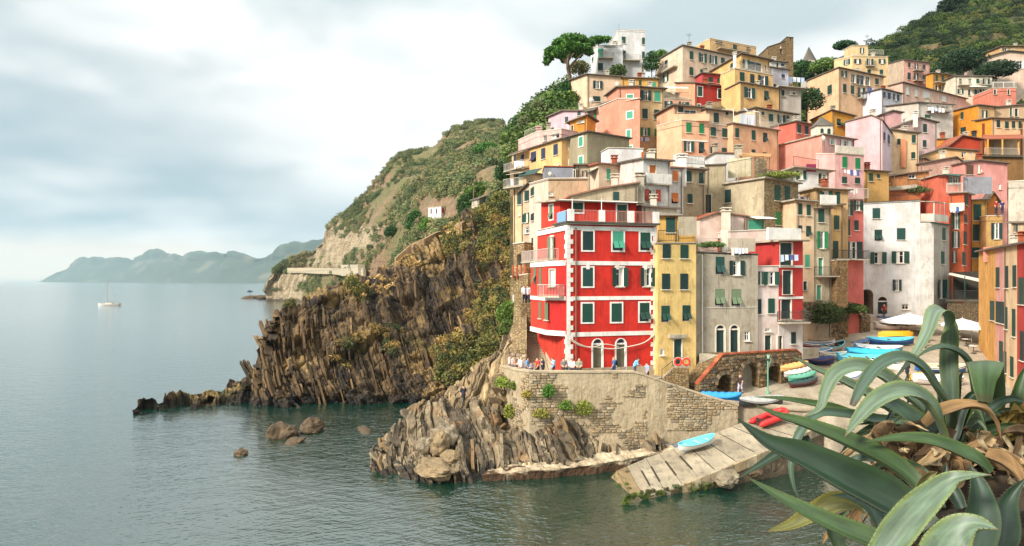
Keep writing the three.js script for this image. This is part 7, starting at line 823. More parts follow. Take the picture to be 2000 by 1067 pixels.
// washing on lines
{
  const wash = (label, a, b, n, hgt, cols, seed) => { const g = thing('laundry_line', label, 'laundry', a, 0, 'washing hung out to dry'); const R = rng(seed); part(g, 'line', local(bar(a, b, 0.012, 4), a.clone()), MT.rail); for (let i = 0; i < n; i++) { const t0 = (i + 0.06) / n, t1 = (i + 0.94) / n, h = hgt * (0.65 + 0.4 * R()); const p = a.clone().lerp(b, t0), q = a.clone().lerp(b, t1); const pg = new THREE.PlaneGeometry(1, 1, 6, 5), pp = pg.attributes.position; for (let k = 0; k < pp.count; k++) { const x = pp.getX(k) + 0.5, y = 0.5 - pp.getY(k); const w = p.clone().lerp(q, x); pp.setXYZ(k, w.x - a.x, w.y - a.y - y * h, w.z - a.z + Math.sin(x * 9 + i) * 0.05 * y + 0.04 * y); } pg.computeVertexNormals(); part(g, 'cloth', pg, clothM[Math.floor(R() * cols)]); } };
  wash('big white sheets drying on the peach house terrace', at(1444, 222, 91), at(1476, 224, 92.4), 2, 1.7, 1, 3); wash('white laundry on the balcony of the long yellow house', at(1004, 315, 93), at(1024, 314, 92), 5, 1.1, 3, 5); wash('dark and white laundry on narrow cream house balcony', at(997, 350, 83.5), at(1018, 347, 81.5), 5, 1.2, 4, 7); wash('blue and white washing on the loggia house', at(1694, 170, 129.6), at(1708, 172, 130.4), 3, 1.6, 4, 9); wash('small washing on the coral house roof terrace', at(1655, 366, 78), at(1676, 369, 78.4), 4, 0.8, 4, 11); wash('washing line among trees right of the lilac house', at(1540, 150, 121), at(1572, 152, 122), 4, 1.3, 4, 13);
}
{
  const wash = (label, a, b, n, hgt, seed) => { const g = thing('laundry_line', label, 'laundry', a, 0, 'washing hung out to dry'); const R = rng(seed); part(g, 'line', local(bar(a, b, 0.012, 4), a.clone()), MT.rail); for (let i = 0; i < n; i++) { const p = a.clone().lerp(b, (i + 0.1) / n), q = a.clone().lerp(b, (i + 0.75 + 0.2 * R()) / n), h = hgt * (0.6 + 0.5 * R()); part(g, 'cloth', local(hexa([p.clone().add(V(0, -h, 0.05)), q.clone().add(V(0, -h * 0.94, 0.07)), q.clone().add(V(0, -h * 0.94, 0.04)), p.clone().add(V(0, -h, 0.02)), p.clone().add(V(0, 0, 0.01)), q.clone().add(V(0, 0, 0.01)), q.clone().add(V(0, 0, -0.01)), p.clone().add(V(0, 0, -0.01))]), a.clone()), clothM[Math.floor(R() * 4)]); } };
  wash('clothes below the open window of the pale yellow house', at(1252, 268, 97), at(1268, 269, 97.2), 4, 0.7, 21); wash('pale sheets on the frame behind the stone house', at(1556, 384, 78), at(1592, 386, 78.4), 5, 1.1, 22); wash('washing under the shutters of the big rose pink house', at(1648, 331, 85.4), at(1680, 333, 86), 5, 0.7, 23); wash('washing on the crimson bay balcony', at(1524, 498, 62), at(1560, 498, 62.6), 4, 0.6, 24); wash('washing along the grey house roof terrace', at(1428, 484, 61), at(1462, 485, 61.2), 5, 0.7, 25); wash('washing across the orange house balcony', at(1855, 404, 90.6), at(1880, 404, 90.4), 4, 0.8, 26); wash('washing beside the white hilltop house balcony', at(1812, 209, 119.6), at(1846, 212, 120.4), 5, 1.0, 27);
}
// satellite dishes and aerials
{
  const dish = (label, u, v, d, r) => { const p = at(u, v, d), g = thing('satellite_dish', label, 'satellite dish', p, 0.6, 'roof dishes'); const s = new THREE.SphereGeometry(r * 1.5, 18, 8, 0, 6.2832, 0, 0.72).rotateX(Math.PI / 2).translate(0, 0, -r * 1.35); part(g, 'dish', s, MT.coping); part(g, 'arm', bar(V(0, -r * 0.7, 0.05), V(0, -0.05, r * 0.9), 0.02), MT.iron); part(g, 'mast', bar(V(0, -1.6, -0.15), V(0, 0, -0.1), 0.03), MT.iron); g.rotation.x = -0.25; };
  dish('satellite dish on the pink terrace house', 1052, 276, 95.6, 0.42); dish('satellite dish at the step of the salmon house', 1157, 196, 98, 0.5); dish('satellite dish on roof above the cream house', 1208, 165, 99, 0.5); dish('satellite dish on dusty pink roof', 1766, 231, 106.6, 0.5); dish('satellite dish beside the little bell lantern', 1611, 270, 88, 0.45); dish('small satellite dish on the terrace shed', 1076, 340, 72.6, 0.3);
  const aer = (label, u, v, d, h) => { const p = at(u, v, d), g = thing('roof_aerial', label, 'aerial', p); part(g, 'mast', bar(V(0, -0.3, 0), V(0, h, 0), 0.03), MT.iron); part(g, 'crossbars', merge([0, 1, 2, 3].map((k) => bar(V(-0.5 + k * 0.05, h - 0.1 - k * 0.12, 0), V(0.5 - k * 0.05, h - 0.1 - k * 0.12, 0), 0.015, 4))), MT.iron); };
  aer('aerial on the cream gabled hilltop house', 1346, 92, 121, 2.4); aer('tall aerial above the red hilltop house', 1384, 200, 108, 3); aer('aerial on the beige roof behind red house', 1152, 385, 64.5, 2.6); aer('aerial over the pale yellow house', 1294, 172, 99, 3.2); aer('aerial on the brown terrace house', 1800, 330, 98, 2.6); aer('aerial beside gold house roof', 1565, 213, 102, 3); aer('aerial above the tall cream tower house', 1694, 92, 148, 2.6);
}
{ // little bell lantern with grey spire on the pink house
  const p = at(1605, 260, 91), g = thing('bell_lantern', 'small white roof lantern with grey pyramid roof', 'lantern', p); p.y; part(g, 'body', boxUV(box(2, 2.6, 2, 0, -0.5, 0)), MT.coping); part(g, 'roof', new THREE.ConeGeometry(1.7, 1.4, 4).rotateY(Math.PI / 4).translate(0, 1.5, 0), MT.slate); for (const x of [-0.4, 0.5]) part(g, 'dark_sheet', new THREE.ExtrudeGeometry(archShape(0.4, 1), { depth: 0.04, bevelEnabled: false }).translate(x, -0.1, 0.99), SH.D);  // dark sheets on the wall stand in for shade inside the lantern arches
  const q = at(1580, 132, 185), t = thing('church_spire', 'distant small church bell tower with pointed spire', 'bell tower', q); part(t, 'tower', boxUV(box(3, 9, 3, 0, -3, 0)), wallMat([214, 206, 196], 'w')); part(t, 'spire', new THREE.ConeGeometry(2.1, 4.2, 4).rotateY(Math.PI / 4).translate(0, 3.6, 0), MT.slate); part(t, 'dark_sheet', new THREE.ExtrudeGeometry(archShape(0.9, 2), { depth: 0.04, bevelEnabled: false }).translate(0, -0.4, 1.5), SH.D); }  // dark sheet painted for the shade of the bell arch, no hole behind

// ---------------------------------------------------------------- vegetation
function leafCloud(n, size, seed, shape) { // many small leaf faces spread through a volume
  const R = rng(seed), pos = new Float32Array(n * 9); for (let i = 0; i < n; i++) { const c = shape(R, i / n); const a = V(R() - 0.5, R() - 0.5, R() - 0.5).normalize(), b = V(R() - 0.5, R() - 0.5, R() - 0.5).normalize(); const s = size * (0.6 + 0.8 * R()); b.addScaledVector(a, -a.dot(b)).normalize(); pos.set([c.x - a.x * s * 0.5, c.y - a.y * s * 0.5, c.z - a.z * s * 0.5, c.x + a.x * s * 0.5, c.y + a.y * s * 0.5, c.z + a.z * s * 0.5, c.x + b.x * s * 0.75, c.y + b.y * s * 0.75, c.z + b.z * s * 0.75], i * 9); }
  const g = new THREE.BufferGeometry(); g.setAttribute('position', new THREE.BufferAttribute(pos, 3)); g.computeVertexNormals(); return g;
}
const ball = (R, rx = 1, ry = 1, rz = 1) => { const v = V(R() - 0.5, R() - 0.5, R() - 0.5).normalize().multiplyScalar(0.45 + 0.55 * Math.pow(R(), 0.5)); const l = 1 + 0.25 * noise(v.x * 2, v.y * 2, v.z * 2); return V(v.x * rx * l, v.y * ry * l, v.z * rz * l); };
const leafMat = (c, o = {}) => new THREE.MeshStandardMaterial({ color: c, roughness: 0.9, side: THREE.DoubleSide, ...o });
function scatter(name, label, list, geo, r0, r1, cols, seed, lift = 0.35) {
  const m = new THREE.InstancedMesh(geo, leafMat(new THREE.Color(1, 1, 1)), list.length), R = rng(seed), M = new THREE.Matrix4(), q = new THREE.Quaternion(), c = new THREE.Color();
  list.forEach(([p, n, k], i) => { const r = mix(r0, r1, k * k), f = fbm(p.x * 0.05 + seed, p.y * 0.05, p.z * 0.05, 3); q.setFromEuler(new THREE.Euler(R() * 0.4, R() * 6.28, R() * 0.4)); M.compose(p.clone().add(V(0, r * lift, 0)), q, V(r * (0.8 + R() * 0.5), r * (0.6 + R() * 0.5), r * (0.8 + R() * 0.5))); m.setMatrixAt(i, M); const a = cols[Math.floor(clamp(R() * 0.6 + f + 0.25, 0, 0.999) * cols.length)]; c.copy(hex(...a)).multiplyScalar(0.95 + 0.6 * R()); m.setColorAt(i, c); });
  m.name = numbered(name); sh(m); tag(m, label, 'shrubs', null, 'stuff'); scene.add(m); return m;
}
const clumpFine = leafCloud(320, 0.24, 4, (R) => ball(R));
scatter('hillside_shrubs', 'low green scrub covering the coastal hillside', hillScatter, clumpFine, 0.5, 2.5, [[66, 80, 44], [92, 100, 58], [112, 114, 70], [80, 92, 56], [132, 122, 84]], 2);
scatter('cliff_shrubs', 'olive scrub growing on the layered headland', headScatter, clumpFine, 0.35, 1.15, [[70, 76, 34], [96, 96, 44], [120, 108, 52], [60, 68, 34], [136, 110, 58]], 3, 0.1);
scatter('village_shrubs', 'green scrub on the slope between the houses', villScatter, clumpFine, 0.8, 2.2, [[42, 70, 30], [62, 88, 34], [86, 104, 46], [104, 110, 60]], 4);
scatter('terrace_shrubs', 'dense green scrub and vines on the terraced hill', topScatter, clumpFine, 0.8, 2.4, [[28, 46, 16], [42, 62, 20], [66, 84, 28], [32, 48, 20], [90, 94, 40]], 5);
{ // dry golden grass on the headland top
  const blade = leafCloud(90, 0.5, 9, (R) => { const a = R() * 6.28, r = Math.sqrt(R()) * 0.8; return V(Math.cos(a) * r, R() * 1.1, Math.sin(a) * r); }); const R = rng(77), L = []; for (const [u, v, s, n] of [[878, 466, 16, 50], [898, 446, 18, 50], [800, 510, 14, 40], [748, 552, 16, 40], [722, 562, 14, 40], [690, 574, 16, 30]]) for (let i = 0; i < n; i++) { const uu = u + (R() - 0.5) * s * 3.2, vv = v + (R() - 0.5) * s * 1.6; let d = 1e9, best = 1e9; for (const p of headTop) { const dd = -p.z, e = Math.pow(1000 + p.x / dd * F - uu, 2) + Math.pow(HOR - (p.y - CAMY) / dd * F - vv, 2); if (e < best) { best = e; d = p; } } L.push([d, V(0, 1, 0), R()]); }
  scatter('dry_grass', 'golden dry grass along the top of the headland', L, blade, 0.22, 0.6, [[170, 142, 88], [186, 158, 104], [152, 124, 72]], 6, 0);
}
function tree(name, label, base, trunkPts, limbs, blobs, leafN, leafS, col, seed, cat = 'tree', group) {
  const g = thing(name, label, cat, base, 0, group); const bark = mat(hex(122, 98, 80), { map: TX.wood }); if (trunkPts) { const r0 = trunkPts.r; part(g, 'trunk', taperTube(trunkPts.p, r0, r0 * 0.55), bark); for (const l of limbs) part(g, 'limb', taperTube(l, r0 * 0.45, r0 * 0.14), bark); }
  const w = blobs.map((b) => b[3] * b[4]), tot = w.reduce((a, b) => a + b, 0); const crownG = leafCloud(leafN, leafS, seed, (R) => { let k = R() * tot, i = 0; while (k > w[i] && i < w.length - 1) { k -= w[i]; i++; } const b = blobs[i], v = ball(R, b[3], b[4], b[5] || b[3]); return V(b[0] + v.x, b[1] + v.y, b[2] + v.z); });
  const n = crownG.attributes.position.count, c = new Float32Array(n * 3), R = rng(seed + 1), h0 = hex(...col); for (let i = 0; i < n; i += 3) { const k = 0.85 + 0.8 * R(); for (let j = 0; j < 3; j++) c.set([h0.r * k, h0.g * k, h0.b * k * (0.8 + 0.3 * R())], (i + j) * 3); } crownG.setAttribute('color', new THREE.BufferAttribute(c, 3));
  part(g, 'crown', crownG, leafMat(new THREE.Color(1, 1, 1), { vertexColors: true })); return g;
}
function taperTube(pts, r0, r1) { const c = new THREE.CatmullRomCurve3(pts), g = new THREE.TubeGeometry(c, 18, 1, 8, false), p = g.attributes.position; for (let i = 0; i <= 18; i++) { const o = c.getPointAt(i / 18), r = mix(r0, r1, i / 18); for (let j = 0; j <= 8; j++) { const k = i * 9 + j; p.setXYZ(k, o.x + (p.getX(k) - o.x) * r, o.y + (p.getY(k) - o.y) * r, o.z + (p.getZ(k) - o.z) * r); } } g.computeVertexNormals(); return g; }
{ // umbrella pine
  const d = 117, b = at(1114, 165, d), L = (u, v, dz = 0) => at(u, v, d + dz).sub(b); const m = (px) => px / F * d;
  const blobs = []; const R = rng(8); for (const [u, v, w, h, dz] of [[1080, 100, 17, 8, 0], [1072, 112, 11, 8, 1], [1094, 86, 18, 9, 2], [1112, 76, 20, 9, 0], [1130, 78, 18, 9, 3], [1146, 84, 17, 8, 4], [1112, 92, 22, 9, -3], [1140, 94, 16, 8, -2], [1095, 104, 16, 8, -3], [1165, 78, 16, 6, 5], [1182, 77, 13, 5, 6], [1068, 122, 7, 5, 0], [1125, 106, 14, 6, 2], [1150, 102, 10, 6, 3], [1102, 118, 8, 4, 2]]) { const p = L(u, v, dz); blobs.push([p.x, p.y, p.z, m(w), m(h), m(w)]); }
  tree('umbrella_pine', 'large umbrella pine leaning left of the white villa', b, { p: [V(0, -2, 0), L(1113, 150), L(1110, 135), L(1109, 120), L(1114, 100)], r: 0.42 }, [[L(1109, 124), L(1098, 116), L(1082, 112), L(1074, 108)], [L(1109, 120), L(1118, 108), L(1130, 96)], [L(1110, 126), L(1100, 108), L(1095, 95)], [L(1113, 130), L(1130, 112), L(1150, 98), L(1165, 88)]], blobs, 9000, 0.42, [66, 104, 34], 31);
}
const bush = (name, label, u, v, d, rx, ry, col, seed, n = 1600, s = 0.28, cat = 'shrub', group) => { const p = at(u, v, d); const g = tree(name, label, p, cat === 'plant' || cat === 'ivy' ? null : { p: [V(0, -ry * 1.1 - (cat === 'tree' ? 4 : 0.6), 0), V(0.1, -ry * 0.4, 0), V(0, ry * 0.3, 0)], r: Math.min(0.2, rx * 0.08) }, [], [[0, 0, 0, rx * 0.8, ry * 0.8], [rx * 0.45, -ry * 0.1, 0.2, rx * 0.55, ry * 0.6], [-rx * 0.45, -ry * 0.15, 0, rx * 0.55, ry * 0.6], [0.1 * rx, ry * 0.35, 0, rx * 0.5, ry * 0.5]], n, s, col, seed, cat, group); return g; };
bush('shrub', 'round olive bush in front of the white villa', 1206, 138, 121, 1.7, 1.4, [74, 92, 42], 51); bush('tree', 'dark leafy tree right of the white villa', 1272, 120, 124, 1.6, 2.4, [48, 78, 34], 52, 1800, 0.3, 'tree'); bush('tree', 'light green treetop beside the hilltop gabled house', 1290, 106, 127, 1.5, 0.9, [84, 112, 48], 53, 1400, 0.3, 'tree');
bush('tree', 'bushy dark tree below the umbrella pine trunk', 1105, 178, 116, 1.6, 2.2, [46, 84, 34], 54, 1800, 0.3, 'tree'); bush('tree', 'yellow green tree left of the cream house', 1112, 192, 114, 1.2, 1.6, [96, 118, 44], 55, 1200, 0.3, 'tree'); bush('tree', 'grey olive tree at the left edge of village', 1050, 215, 108, 2.2, 2.4, [92, 104, 62], 56, 2200, 0.3, 'tree'); bush('tree', 'silvery bush lowest on the village edge', 1026, 240, 105, 1.3, 1.6, [104, 110, 72], 57, 1500, 0.28, 'tree'); bush('tree', 'olive brown bush behind the umbrella pine', 1130, 132, 124, 2.2, 1.6, [110, 106, 60], 58, 1600, 0.3, 'tree');
bush('pine_tree', 'flat topped green pine on the coastal hillside', 953, 290, hillAt(953, 298) - 1, 5.2, 2.2, [62, 104, 36], 59, 2600, 0.6, 'tree'); bush('tree', 'dark round tree lowest on the coastal slope', 765, 452, hillAt(765, 460) - 1, 3.4, 2.8, [40, 74, 30], 60, 2600, 0.5, 'tree'); bush('tree', 'deep green tree below the white hut', 812, 432, hillAt(812, 440) - 1, 3.2, 4.2, [52, 88, 34], 61, 2600, 0.5, 'tree'); bush('tree', 'bright green tree touching the white hut', 836, 442, hillAt(836, 450) - 1, 2.6, 3.0, [86, 120, 44], 62, 2200, 0.5, 'tree'); bush('tree', 'dark cypress shaped bush above the headland', 832, 492, 112, 1.5, 1.9, [34, 62, 24], 63, 2200, 0.3, 'tree'); bush('tree', 'dark tree between the two huts', 912, 398, hillAt(912, 406) - 1, 2.6, 3.4, [54, 84, 36], 64, 2200, 0.5, 'tree'); bush('tree', 'green tree above the grey shed', 935, 372, hillAt(935, 380) - 1, 3.6, 2.6, [84, 108, 44], 65, 2200, 0.5, 'tree'); bush('tree', 'ochre green bush next to the cliff edge houses', 975, 395, 112, 1.8, 2.4, [104, 104, 48], 66, 1800, 0.3, 'tree'); bush('tree', 'dark green tree under the balcony houses', 985, 335, 125, 2.0, 2.2, [46, 76, 32], 67, 1800, 0.35, 'tree'); bush('shrub', 'leafy green bush beside the retaining wall', 990, 610, 70, 1.2, 1.5, [92, 116, 46], 68, 1800, 0.2); bush('shrub', 'olive bush lower beside the retaining wall', 992, 640, 69, 1.0, 1.0, [84, 100, 42], 69, 1400, 0.2);
for (const [u, v, d, rx, ry, l, c] of [[981, 747, 57.8, 0.75, 0.6, 'bright leafy tuft at the left end of quay wall', [112, 128, 44]], [1005, 753, 57.0, 0.4, 0.5, 'small tuft beside the quay wall corner', [104, 116, 52]], [1071, 764, 54.4, 0.55, 0.7, 'green tuft high on the middle of quay wall', [72, 112, 36]], [995, 803, 57.2, 0.5, 0.8, 'yellow green tuft low on the quay corner', [124, 128, 48]], [1029, 770, 54.4, 0.45, 0.35, 'dry yellow tuft near the quay corner', [140, 124, 56]], [1105, 792, 54.5, 0.6, 0.5, 'round green tuft above the strata', [92, 116, 44]], [1057, 808, 54.3, 0.7, 0.45, 'yellowish tuft over the tilted beds', [132, 126, 56]], [1140, 797, 54.6, 0.75, 0.85, 'largest leafy tuft hanging on the quay wall', [110, 118, 40]]]) bush('wall_plant', l, u, v, d, rx, ry, c, u, 700, 0.14, 'plant', 'plants in the quay wall');
bush('ivy', 'dark ivy mass over the arched stone wall', 1612, 612, 73.2, 2.2, 1.5, [56, 70, 28], 71, 2600, 0.2, 'ivy'); bush('ivy', 'hanging ivy above the right arch', 1668, 603, 76.3, 1.5, 0.7, [70, 84, 34], 72, 1800, 0.2, 'ivy');
bush('terrace_plants', 'flowering shrubs along the stone house roof terrace', 1522, 342, 74.4, 2.4, 0.4, [110, 116, 48], 73, 1600, 0.2, 'plant'); bush('terrace_plants', 'leafy pot plants on the grey house terrace', 1388, 478, 61.5, 1.4, 0.32, [74, 96, 44], 74, 1200, 0.16, 'plant'); bush('terrace_plants', 'green plants on the brown house terrace', 1790, 372, 97, 2.0, 0.6, [70, 84, 40], 75, 1200, 0.2, 'plant'); bush('tree', 'dark treetops right of the castle ruin', 1560, 140, 165, 5, 3.2, [44, 76, 30], 76, 3000, 0.5, 'tree'); bush('tree', 'dark shrubbery below the castle ruin', 1575, 195, 118, 3.2, 2.6, [42, 66, 28], 77, 2600, 0.35, 'tree'); bush('tree', 'bright treetop left of the tower house', 1610, 128, 160, 3.4, 2.2, [84, 108, 44], 78, 2200, 0.45, 'tree'); bush('palm_tree', 'feathery dark treetop beside the tower house', 1650, 88, 158, 2.6, 1.0, [36, 66, 34], 79, 1200, 0.6, 'tree'); bush('tree', 'dark tree on the hill crest at top right', 1860, 10, 280, 6, 4, [26, 46, 22], 80, 2400, 0.9, 'tree'); bush('tree', 'dark hedge below the cream chalet', 1945, 135, 165, 5, 2.4, [30, 52, 24], 81, 3000, 0.5, 'tree'); bush('tree', 'dense dark tree left of the cream chalet', 1880, 118, 172, 6, 3.4, [28, 50, 22], 82, 3200, 0.5, 'tree');

// path walls along the coast
{
  const near = (list, u, v) => { let best = 1e9, q = null; for (const p of list) { const dd = -p.z, e = Math.pow(1000 + p.x / dd * F - u, 2) + Math.pow(HOR - (p.y - CAMY) / dd * F - v, 2); if (e < best) { best = e; q = p; } } return q; };
  const ribbon = (name, label, pts, h, w, m, sink) => { const b = pts[0].clone(), g = thing(name, label, 'wall', b); for (let i = 1; i < pts.length; i++) { const f = new Face(pts[i - 1], pts[i]), a = pts[i - 1], c = pts[i]; part(g, 'wall_segment', local(hexa([f.p(-0.02, a.y - sink, w / 2), f.p(f.len + 0.02, c.y - sink, w / 2), f.p(f.len + 0.02, c.y - sink, -w / 2), f.p(-0.02, a.y - sink, -w / 2), f.p(-0.02, a.y + h, w / 2), f.p(f.len + 0.02, c.y + h, w / 2), f.p(f.len + 0.02, c.y + h, -w / 2), f.p(-0.02, a.y + h, -w / 2)]), b), m); } return g; };
  ribbon('path_wall', 'long pale wall of the coast path above the far point', [[562, 525], [590, 525], [620, 525.5], [650, 526], [680, 527], [712, 528]].map(([u, v]) => at(u, v, hillAt(u, v) - 6)), 0.6, 1.2, mat(hex(206, 192, 166, 0.9), { map: TX.concrete }), 3);
  ribbon('path_wall', 'pale concrete block beside the coast path', [[672, 524], [706, 524]].map(([u, v]) => at(u, v, hillAt(u, 526) - 8)), 1.6, 3, mat(hex(212, 200, 176, 0.9), { map: TX.concrete }), 4);
  ribbon('path_wall', 'sloping tan path wall climbing towards the village', [[772, 506], [795, 488], [825, 474], [850, 465], [876, 455], [900, 444], [930, 434], [965, 428], [1000, 428]].map(([u, v]) => { const q = near(headTop, u, v).clone(); q.z += 0.6; return q; }), 0.7, 0.4, mat(hex(196, 164, 124, 0.9), { map: TX.rock }), 1.2);
  const q = at(925, 408, hillAt(925, 408) - 2), t = thing('utility_pole', 'thin pale utility pole beside the grey shed', 'pole', q); const H0 = 50 / F * -q.z; part(t, 'pole', bar(V(0, -2, 0), V(0, H0, 0), 0.14, 6), MT.wood); part(t, 'crossarm', bar(V(-0.7, H0 - 0.5, 0), V(0.7, H0 - 0.5, 0), 0.06, 5), MT.wood);
}

{ const R = rng(404), L = []; for (let i = 0; i < 420; i++) { const t = 0.02 + 0.2 * R() * R() + 0.05 * R(), w = R(); if (fbm(t * 30, w * 5, 2, 3) < -0.04) continue; const p = rampPt(t, w); L.push([p.add(V(0, 0.02, 0)), V(0, 1, 0), R()]); } for (let i = 0; i < 160; i++) { const p = rampPt(0.1 + R() * 0.5, 1.0); p.y = 0.05 + R() * 0.5; p.z += 0.05; L.push([p, V(0, 1, 0), R()]); } const m = scatter('seaweed', 'green and brown weed on the wet foot of the ramp', L, clumpFine, 0.05, 0.2, [[62, 84, 26], [88, 104, 34], [70, 60, 36], [52, 70, 24]], 9, 0); m.userData.category = 'seaweed'; }
// ---------------------------------------------------------------- agaves on the near bank
function blade(pts, W, o = {}) {
  const c = new THREE.CatmullRomCurve3(pts, false, 'centripetal'), N = 48, M = 6, pos = [], uv = [], idx = []; const n0 = V(...(o.n || [0, 0.7, 0.7])), n1 = V(...(o.n1 || o.n || [0, 0.7, 0.7])); const teeth = [];
  const cross = [], col = []; for (let i = 0; i <= N; i++) { const t = i / N, p = c.getPointAt(t), tg = c.getTangentAt(t); const nn = n0.clone().lerp(n1, t); nn.addScaledVector(tg, -nn.dot(tg)).normalize(); let sd = V().crossVectors(tg, nn).normalize(); if (o.side) { sd = V(...o.side); sd.addScaledVector(tg, -sd.dot(tg)).normalize(); nn.crossVectors(tg, sd).normalize(); } const e = o.blunt ? 1 - Math.pow(t, 8) * 0.6 : 1 - Math.pow(clamp((t - 0.15) / 0.85), o.pw || 2.0); const w = Math.max(0.0015, W * mix(0.72, 1, sstep(0, 0.25, t)) * e); cross.push([p, nn, sd, w, t]); }
  const wob = (t, s) => 1 + 0.02 * Math.sin(t * 17 + s * 2 + W * 100) ;
  for (const side of [1, -1]) for (const [p, nn, sd, w, t] of cross) for (let j = -M; j <= M; j++) { const x = j / M, lift = (o.fold ?? 0.3) * w * Math.pow(Math.abs(x), 1.6), th = side > 0 ? 0 : -(0.16 * w * (1 - x * x) + 0.002); const q = p.clone().addScaledVector(sd, x * w * 0.5 * wob(t, Math.sign(x))).addScaledVector(nn, lift + th); pos.push(q.x, q.y, q.z); uv.push((x + 1) / 2, t * 1.0); const br = o.dead ? 0 : sstep(0.955, 0.975, t), yl = !o.dead && Math.abs(x) > 0.8 ? 1 : 0; col.push(mix(mix(0.86, 1, yl), 1.0, br), mix(mix(0.86, 0.92, yl), 0.5, br), mix(mix(0.86, 0.5, yl), 0.4, br)); }
  const Wd = 2 * M + 1, half = (N + 1) * Wd; for (let s = 0; s < 2; s++) for (let i = 0; i < N; i++) for (let j = 0; j < 2 * M; j++) { const k = s * half + i * Wd + j; if (s === 0) idx.push(k, k + Wd, k + 1, k + 1, k + Wd, k + Wd + 1); else idx.push(k, k + 1, k + Wd, k + 1, k + Wd + 1, k + Wd); }
  for (let i = 0; i < N; i++) for (const j of [0, 2 * M]) { const a = i * Wd + j, b = a + Wd, c2 = a + half, d = b + half; if (j) idx.push(a, b, c2, b, d, c2); else idx.push(a, c2, b, b, c2, d); }
  const g = new THREE.BufferGeometry(); g.setAttribute('position', new THREE.Float32BufferAttribute(pos, 3)); g.setAttribute('uv', new THREE.Float32BufferAttribute(uv, 2)); g.setAttribute('color', new THREE.Float32BufferAttribute(col, 3)); g.setIndex(idx); g.computeVertexNormals();
  if (!o.dead) for (let i = 3; i < N - 2; i += 2) for (const x of [-1, 1]) { const [p, nn, sd, w] = cross[i]; const q = p.clone().addScaledVector(sd, x * w * 0.5).addScaledVector(nn, (o.fold ?? 0.3) * w); const k = new THREE.ConeGeometry(0.0014, 0.008, 4); k.applyQuaternion(new THREE.Quaternion().setFromUnitVectors(V(0, 1, 0), sd.clone().multiplyScalar(x))); k.translate(q.x + sd.x * x * 0.002, q.y + sd.y * x * 0.002, q.z + sd.z * x * 0.002); teeth.push(k); }
  return { g, teeth: teeth.length ? merge(teeth) : null };
}
